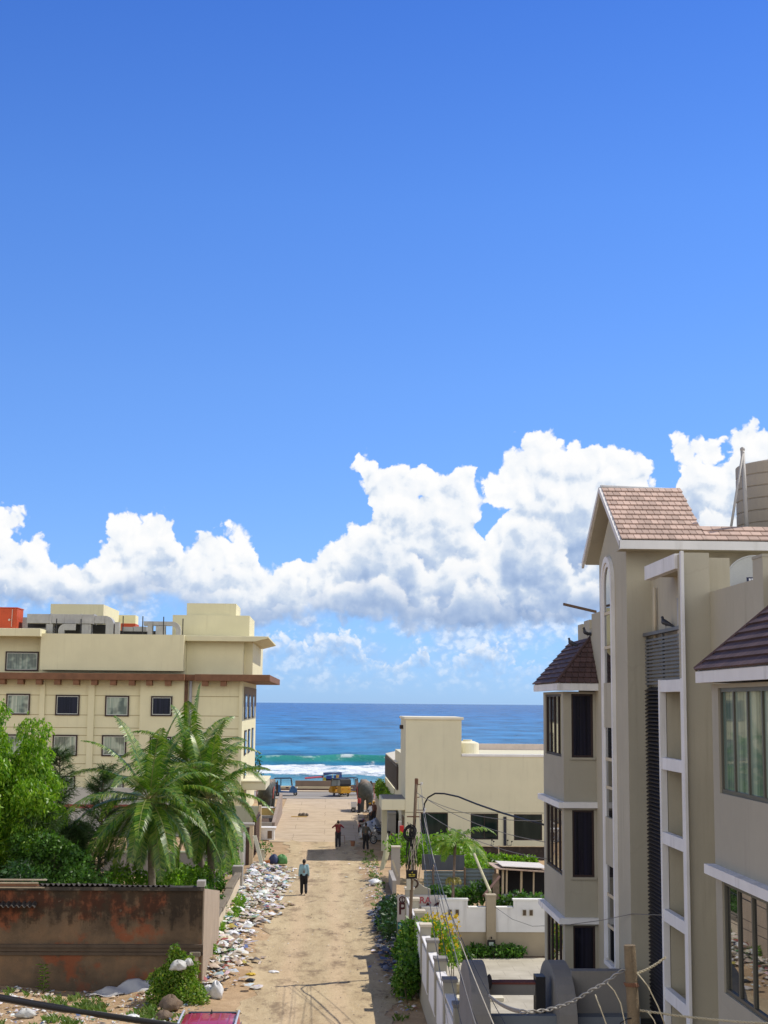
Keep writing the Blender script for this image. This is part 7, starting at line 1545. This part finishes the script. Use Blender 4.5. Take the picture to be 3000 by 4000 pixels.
bag(843, 3905, .21, BAGW, 'upright white plastic bag just above the red car', squash=1.5); bag(818, 3900, .22, BAGW, 'small white bag beside the upright one above the red car', squash=.9)
bag(695, 3772, .22, BAGG, 'large pale bag caught on the roadside shrub', z=nb.y-.45, squash=.8); bag(738, 3762, .13, BAGG, 'small white bag caught at the top right of the shrub', z=nb.y-.3, squash=1.0)
bag(1068, 3802, .17, BAGW, 'lone white scrap lying on the sandy lane', squash=.3); bag(980, 3822, .15, M('yellow_plastic', (.6,.42,.05), .5), 'yellow scrap lying at the left of the lane', squash=.3); bag(978, 3842, .14, BAGB, 'dark scrap just below the yellow one', squash=.4)
bag(1467, 3467, .32, BAGW, 'bright white bag on the right roadside above the dark sheets'); bag(520, 3985, .2, BAGW, 'white bag lying near the black cable in the lower left'); bag(100, 3990, .26, BAGG, 'pale bag at the lower left corner of the waste ground')
for i, (x, y, r) in enumerate(((1500, 3560, .5), (1510, 3590, .5), (1525, 3610, .45), (1540, 3640, .4), (1520, 3540, .5), (1545, 3680, .4))): bag(x, y, r*.7, BAGB, 'black plastic sack heaped below the signboard', 'black sacks heaped below the signboard')
t = thing('tarpaulin_sheet', 'large pale grey sheet crumpled against the foot of the plaster shed', 'sheet', gp(490, 3870))
def gsheet(b):
    A = [gp(352, 3884, 0), gp(430, 3878, 0), gp(560, 3868, 0), gp(615, 3850, 0), gp(632, 3828, 0)]; n = 14; V = []
    p0, p1 = gp(350, 3886, .02), gp(640, 3858, .05)
    for i in range(n+1):
        for j in range(9):
            u, v = i/n, j/8; x = p0.x+(p1.x-p0.x)*u+.05*math.sin(v*7); y = 47.5+.3*u+.75*v*(.6+.4*u)+.05*math.sin(u*13); z = .05+.42*v*min(1, u*1.7)*(1.0-.15*u)+.05*math.sin(u*17+v*5)+.03*math.sin(u*31)*v; V.append((x, y, z))
    b.add(V, [(i*9+j, (i+1)*9+j, (i+1)*9+j+1, i*9+j+1) for i in range(n) for j in range(8)])
o = part('sheet', M('pale_grey_sheet', (.44,.435,.43), .6, .1, 2, bump=.2), t, gsheet, smooth=True); sm = o.modifiers.new('th', 'SOLIDIFY'); sm.thickness = .012
t = thing('boulder', 'rounded brown boulder at the foot of the shrub', 'boulder', gp(650, 3975)); part('rock', M('brown_stone', (.19,.14,.10), .95, .3, 3, bump=.8), t, lambda b: (lumpy(b, (gp(665, 3965).x, gp(665, 3965).y, .3), (.30, .3, .26), 11, .22), lumpy(b, (gp(640, 3990).x, gp(640, 3990).y, .15), (.24, .24, .16), 12, .22)), smooth=True)
t = thing('white_plank', 'long white board lying across the rubbish beside the shrub', 'board', gp(820, 3842)); part('board', BAGC, t, lambda b: b.prism([gp(792, 3840, .12), gp(868, 3850, .1), gp(868, 3858, .1), gp(792, 3846, .12)], (0, 0, .04)))
t = thing('iron_plate', 'dark flat plate lying on the right edge of the lane', 'plate', gp(1490, 3722)); part('plate', M('dark_iron', (.03,.022,.02), .7), t, lambda b: b.prism([gp(1450, 3724, .02), gp(1480, 3716, .06), gp(1535, 3722, .05), gp(1530, 3727, .02)], (0, 0, .03)))
# ------------------------------------------------------------------ people
SKIN = M('brown_skin', (.17,.085,.05), .55, .06, 8, bump=0); HAIR = M('black_hair', (.012,.010,.009), .5, .1, 20)
def person(label, loc, yaw, pose, shirt, trousers, shoes=(.03,.02,.02), hair=HAIR, cap_m=None, H=1.72, extra=None, shirt_long=.0):
    """pose: dict of joint positions (facing +y, metres at H=1.72): hip L/R knee, foot; elbow, hand"""
    k = H/1.72; t = thing('person', label, 'person', loc); R = Matrix.Rotation(yaw, 3, 'Z'); L = Vector(loc); P = lambda p: L+R@(Vector(p)*k)
    J = dict(hipL=(-.095, 0, .92), hipR=(.095, 0, .92), kneeL=(-.10, .02, .50), kneeR=(.10, .02, .50), ankL=(-.105, -.02, .09), ankR=(.105, -.02, .09), shL=(-.165, -.01, 1.40), shR=(.165, -.01, 1.40), elL=(-.215, -.03, 1.13), elR=(.215, -.03, 1.13), haL=(-.225, .03, .87), haR=(.225, .03, .87), toeL=0, toeR=0, head=(0, .02, 1.58)); J.update(pose)
    j = {n: (P(v) if hasattr(v, '__len__') else v) for n, v in J.items()}; pel = P((0, 0, .95)); chest = P((0, 0, 1.28)); fwd = R@Vector((0, 1, 0)); up = Vector((0, 0, 1)); rt = R@Vector((1, 0, 0)); hd = j['head']
    b = MB(); c_ = lambda a, r0, d, r1: cap(b, a, r0*k, d, r1*k, 10, 3)
    c_(pel, .125, chest, .135); c_(chest, .125, P((0, -.01, 1.42)), .09); c_(j['shL'], .058, j['shR'], .058); c_(P((0, -.01, 1.42)), .055, hd-up*.06*k, .05)
    b.sphere(hd, (.077*k, .095*k, .115*k), 14, 10); b.sphere(hd+fwd*.03*k-up*.05*k, (.058*k, .06*k, .065*k), 12, 8)
    c_(hd+fwd*.085*k+up*.0*k, .016, hd+fwd*.105*k-up*.03*k, .017)                       # nose
    for s in (-1, 1): b.sphere(hd+rt*s*.078*k-up*.01*k, (.018*k, .022*k, .032*k), 8, 6)      # ears
    for S in 'LR':
        s = -1 if S == 'L' else 1
        c_(j['hip'+S], .092, j['knee'+S], .06); c_(j['knee'+S], .06, j['ank'+S], .042); f = (R@Vector((0, 1, 0))); c_(j['ank'+S]-up*.045*k-f*.03*k, .042, j['ank'+S]-up*.055*k+f*.15*k, .032)
        c_(j['sh'+S], .056, j['el'+S], .044); c_(j['el'+S], .043, j['ha'+S], .029)
        d = (j['ha'+S]-j['el'+S]).normalized(); sd = (rt*s).cross(d).normalized(); pal = j['ha'+S]+d*.05*k; 
        for q_ in (-.018, .018): c_(j['ha'+S]+sd*q_*.6*k, .022, pal+sd*q_*k+d*.015*k, .019)
        inn = (-rt*s*.4+fwd*.2).normalized()
        for i, (o, ln) in enumerate(((-.033, .060), (-.011, .075), (.011, .072), (.033, .055))): r0 = pal+sd*o*k+d*.03*k; m1 = r0+d*ln*.55*k+inn*.008*k; c_(r0, .0105, m1, .010); c_(m1, .010, m1+(d+inn*.9).normalized()*ln*.45*k, .009)
        th0 = j['ha'+S]+d*.02*k+sd*.025*k; m1 = th0+(d+sd*1.1).normalized()*.045*k; c_(th0, .013, m1, .0115); c_(m1, .0115, m1+(d*1.2+sd*.2+inn*.4).normalized()*.032*k, .010)
    fuse(b, .0125*k, 'body', SKIN, t, smooth_it=1)
    # face
    e = MB(); [e.sphere(hd+fwd*.086*k+rt*s*.03*k+up*.012*k, (.013*k, .008*k, .008*k), 8, 6) for s in (-1, 1)]; e.build('eyes', M('eye_dark', (.02,.015,.012), .2), t, smooth=True)
    part('mouth', M('lip_brown', (.16,.05,.04), .5), t, lambda q_: cap(q_, hd+fwd*.088*k-up*.062*k-rt*.02*k, .007*k, hd+fwd*.088*k-up*.062*k+rt*.02*k, .007*k, 8, 2))
    h = MB(); h.sphere(hd+up*.035*k-fwd*.014*k, (.085*k, .098*k, .098*k), 14, 10); h.sphere(hd-fwd*.045*k-up*.01*k, (.076*k, .062*k, .085*k), 12, 8); fuse(h, .014*k, 'hair', hair, t, smooth_it=2)
    if cap_m:
        h = MB(); h.sphere(hd+up*.055*k-fwd*.005*k, (.094*k, .108*k, .085*k), 14, 10); h.prism([hd+up*.06*k+rt*.075*k+fwd*.06*k, hd+up*.06*k-rt*.075*k+fwd*.06*k, hd+up*.045*k-rt*.06*k+fwd*.17*k, hd+up*.045*k+rt*.06*k+fwd*.17*k], up*.02*k); fuse(h, .014*k, 'cap', cap_m, t, smooth_it=1)
    s_ = MB(); c2 = lambda a, r0, d, r1: cap(s_, a, r0*k, d, r1*k, 12, 3)
    c2(P((0, 0, .95-shirt_long)), .135, P((0, 0, 1.10)), .125); c2(P((0, 0, 1.08)), .125, chest, .138); c2(chest, .135, P((0, -.01, 1.40)), .095); c2(j['shL'], .066, j['shR'], .066)
    for sx_ in (-1, 1): c2(P((sx_*.05, 0, 1.0)), .112, P((sx_*.08, 0, 1.30)), .105)
    for S in 'LR': c2(j['sh'+S], .066, j['el'+S], .052); c2(j['el'+S], .050, j['el'+S].lerp(j['ha'+S], pose.get('sleeve', .35)), .045)
    fuse(s_, .018*k, 'shirt', shirt, t, smooth_it=2)
    r_ = MB(); c3 = lambda a, r0, d, r1: cap(r_, a, r0*k, d, r1*k, 12, 3); c3(P((-.05, 0, .96)), .122, P((.05, 0, .96)), .122); c3(P((0, 0, .93)), .13, P((0, 0, .88)), .125)
    for S in 'LR': c3(j['hip'+S], .112, j['knee'+S], .085); c3(j['knee'+S], .085, j['ank'+S]+up*.02*k, .075)
    fuse(r_, .018*k, 'trousers', trousers, t, smooth_it=2)
    for S in 'LR':
        w_ = MB(); f = fwd; a = j['ank'+S]; cap(w_, a-up*.04*k-f*.035*k, .052*k, a-up*.05*k+f*.16*k, .042*k, 10, 3); fuse(w_, .014*k, 'shoe', M('shoe_dark', (.03,.02,.02), .5), t, smooth_it=1)
    if extra: extra(t, P, j, k)
    return t
SH_BLUE = M('pale_blue_shirt', (.26,.41,.47), .8, .06, 6, bump=.2, bs=25); TR_BLK = M('black_trousers', (.012,.012,.015), .8, .1, 6, bump=.2); SH_MAR = M('maroon_shirt', (.13,.016,.02), .8, .1, 8, bump=.2); TR_DK = M('dark_jeans', (.022,.022,.028), .85, .1, 8); SH_GR = M('dark_grey_shirt', (.06,.058,.05), .85, .1, 8); SH_WH = M('white_shirt', (.52,.53,.56), .8, .06, 8); SH_BR = M('brown_shirt', (.10,.045,.035), .85, .12, 8); YCAP = M('yellow_cap', (.62,.33,.02), .7)
g_ = gp(1186, 3496)
person('man in pale blue shirt and black trousers walking away up the lane', (g_.x, g_.y, .012), .02, dict(kneeL=(-.10, .05, .50), ankL=(-.10, .10, .085), kneeR=(.10, .06, .51), ankR=(.11, -.20, .15), elL=(-.22, -.06, 1.13), haL=(-.235, .02, .88), elR=(.22, -.02, 1.13), haR=(.235, .10, .90), sleeve=.9), SH_BLUE, TR_BLK)
g_ = gp(1320, 3309)
def phone(t, P, j, k): part('phone', M('phone_black', (.01,.01,.012), .2), t, lambda b: b.prism([P((-.035, .27, 1.52)), P((.035, .27, 1.52)), P((.035, .27, 1.66)), P((-.035, .27, 1.66))], (0, .012, 0)))
person('man in maroon shirt with both hands raised to his face, standing on the lane', (g_.x, g_.y, .012), .1, dict(elL=(-.36, .10, 1.24), haL=(-.11, .26, 1.46), elR=(.36, .10, 1.24), haR=(.11, .26, 1.46), ankL=(-.11, -.02, .09), ankR=(.12, .02, .09), sleeve=.1), SH_MAR, TR_DK, extra=phone)
g_ = gp(1428, 3319)
person('man in dark grey clothes standing in the shade beside the restaurant', (g_.x, g_.y, .012), -.25, dict(elR=(.30, .05, 1.15), haR=(.34, .22, 1.02), ankL=(-.12, -.02, .09), ankR=(.13, .02, .09), sleeve=.2), SH_GR, TR_BLK)
person('person in white shirt and yellow cap by the covered motorcycles', (at(1447, 3200, 113).x, 113, .012), 1.9, dict(elR=(.22, .12, 1.15), haR=(.12, .30, 1.05), sleeve=.2), SH_WH, TR_DK, cap_m=YCAP)
person('person in brown shirt with yellow cap standing beside the white shirted one', (at(1460, 3200, 114.5).x, 114.5, .012), 2.6, dict(elR=(.22, .12, 1.15), haR=(.10, .30, 1.1), sleeve=.2), SH_BR, TR_BLK, cap_m=YCAP)
person('person in red top standing next to the white cart by the elephant statue', (at(1403, 3160, 125).x, 125.2, .012), .8, dict(sleeve=.3), M('red_top', (.30,.03,.03), .8, .1, 8), TR_DK, H=1.45)
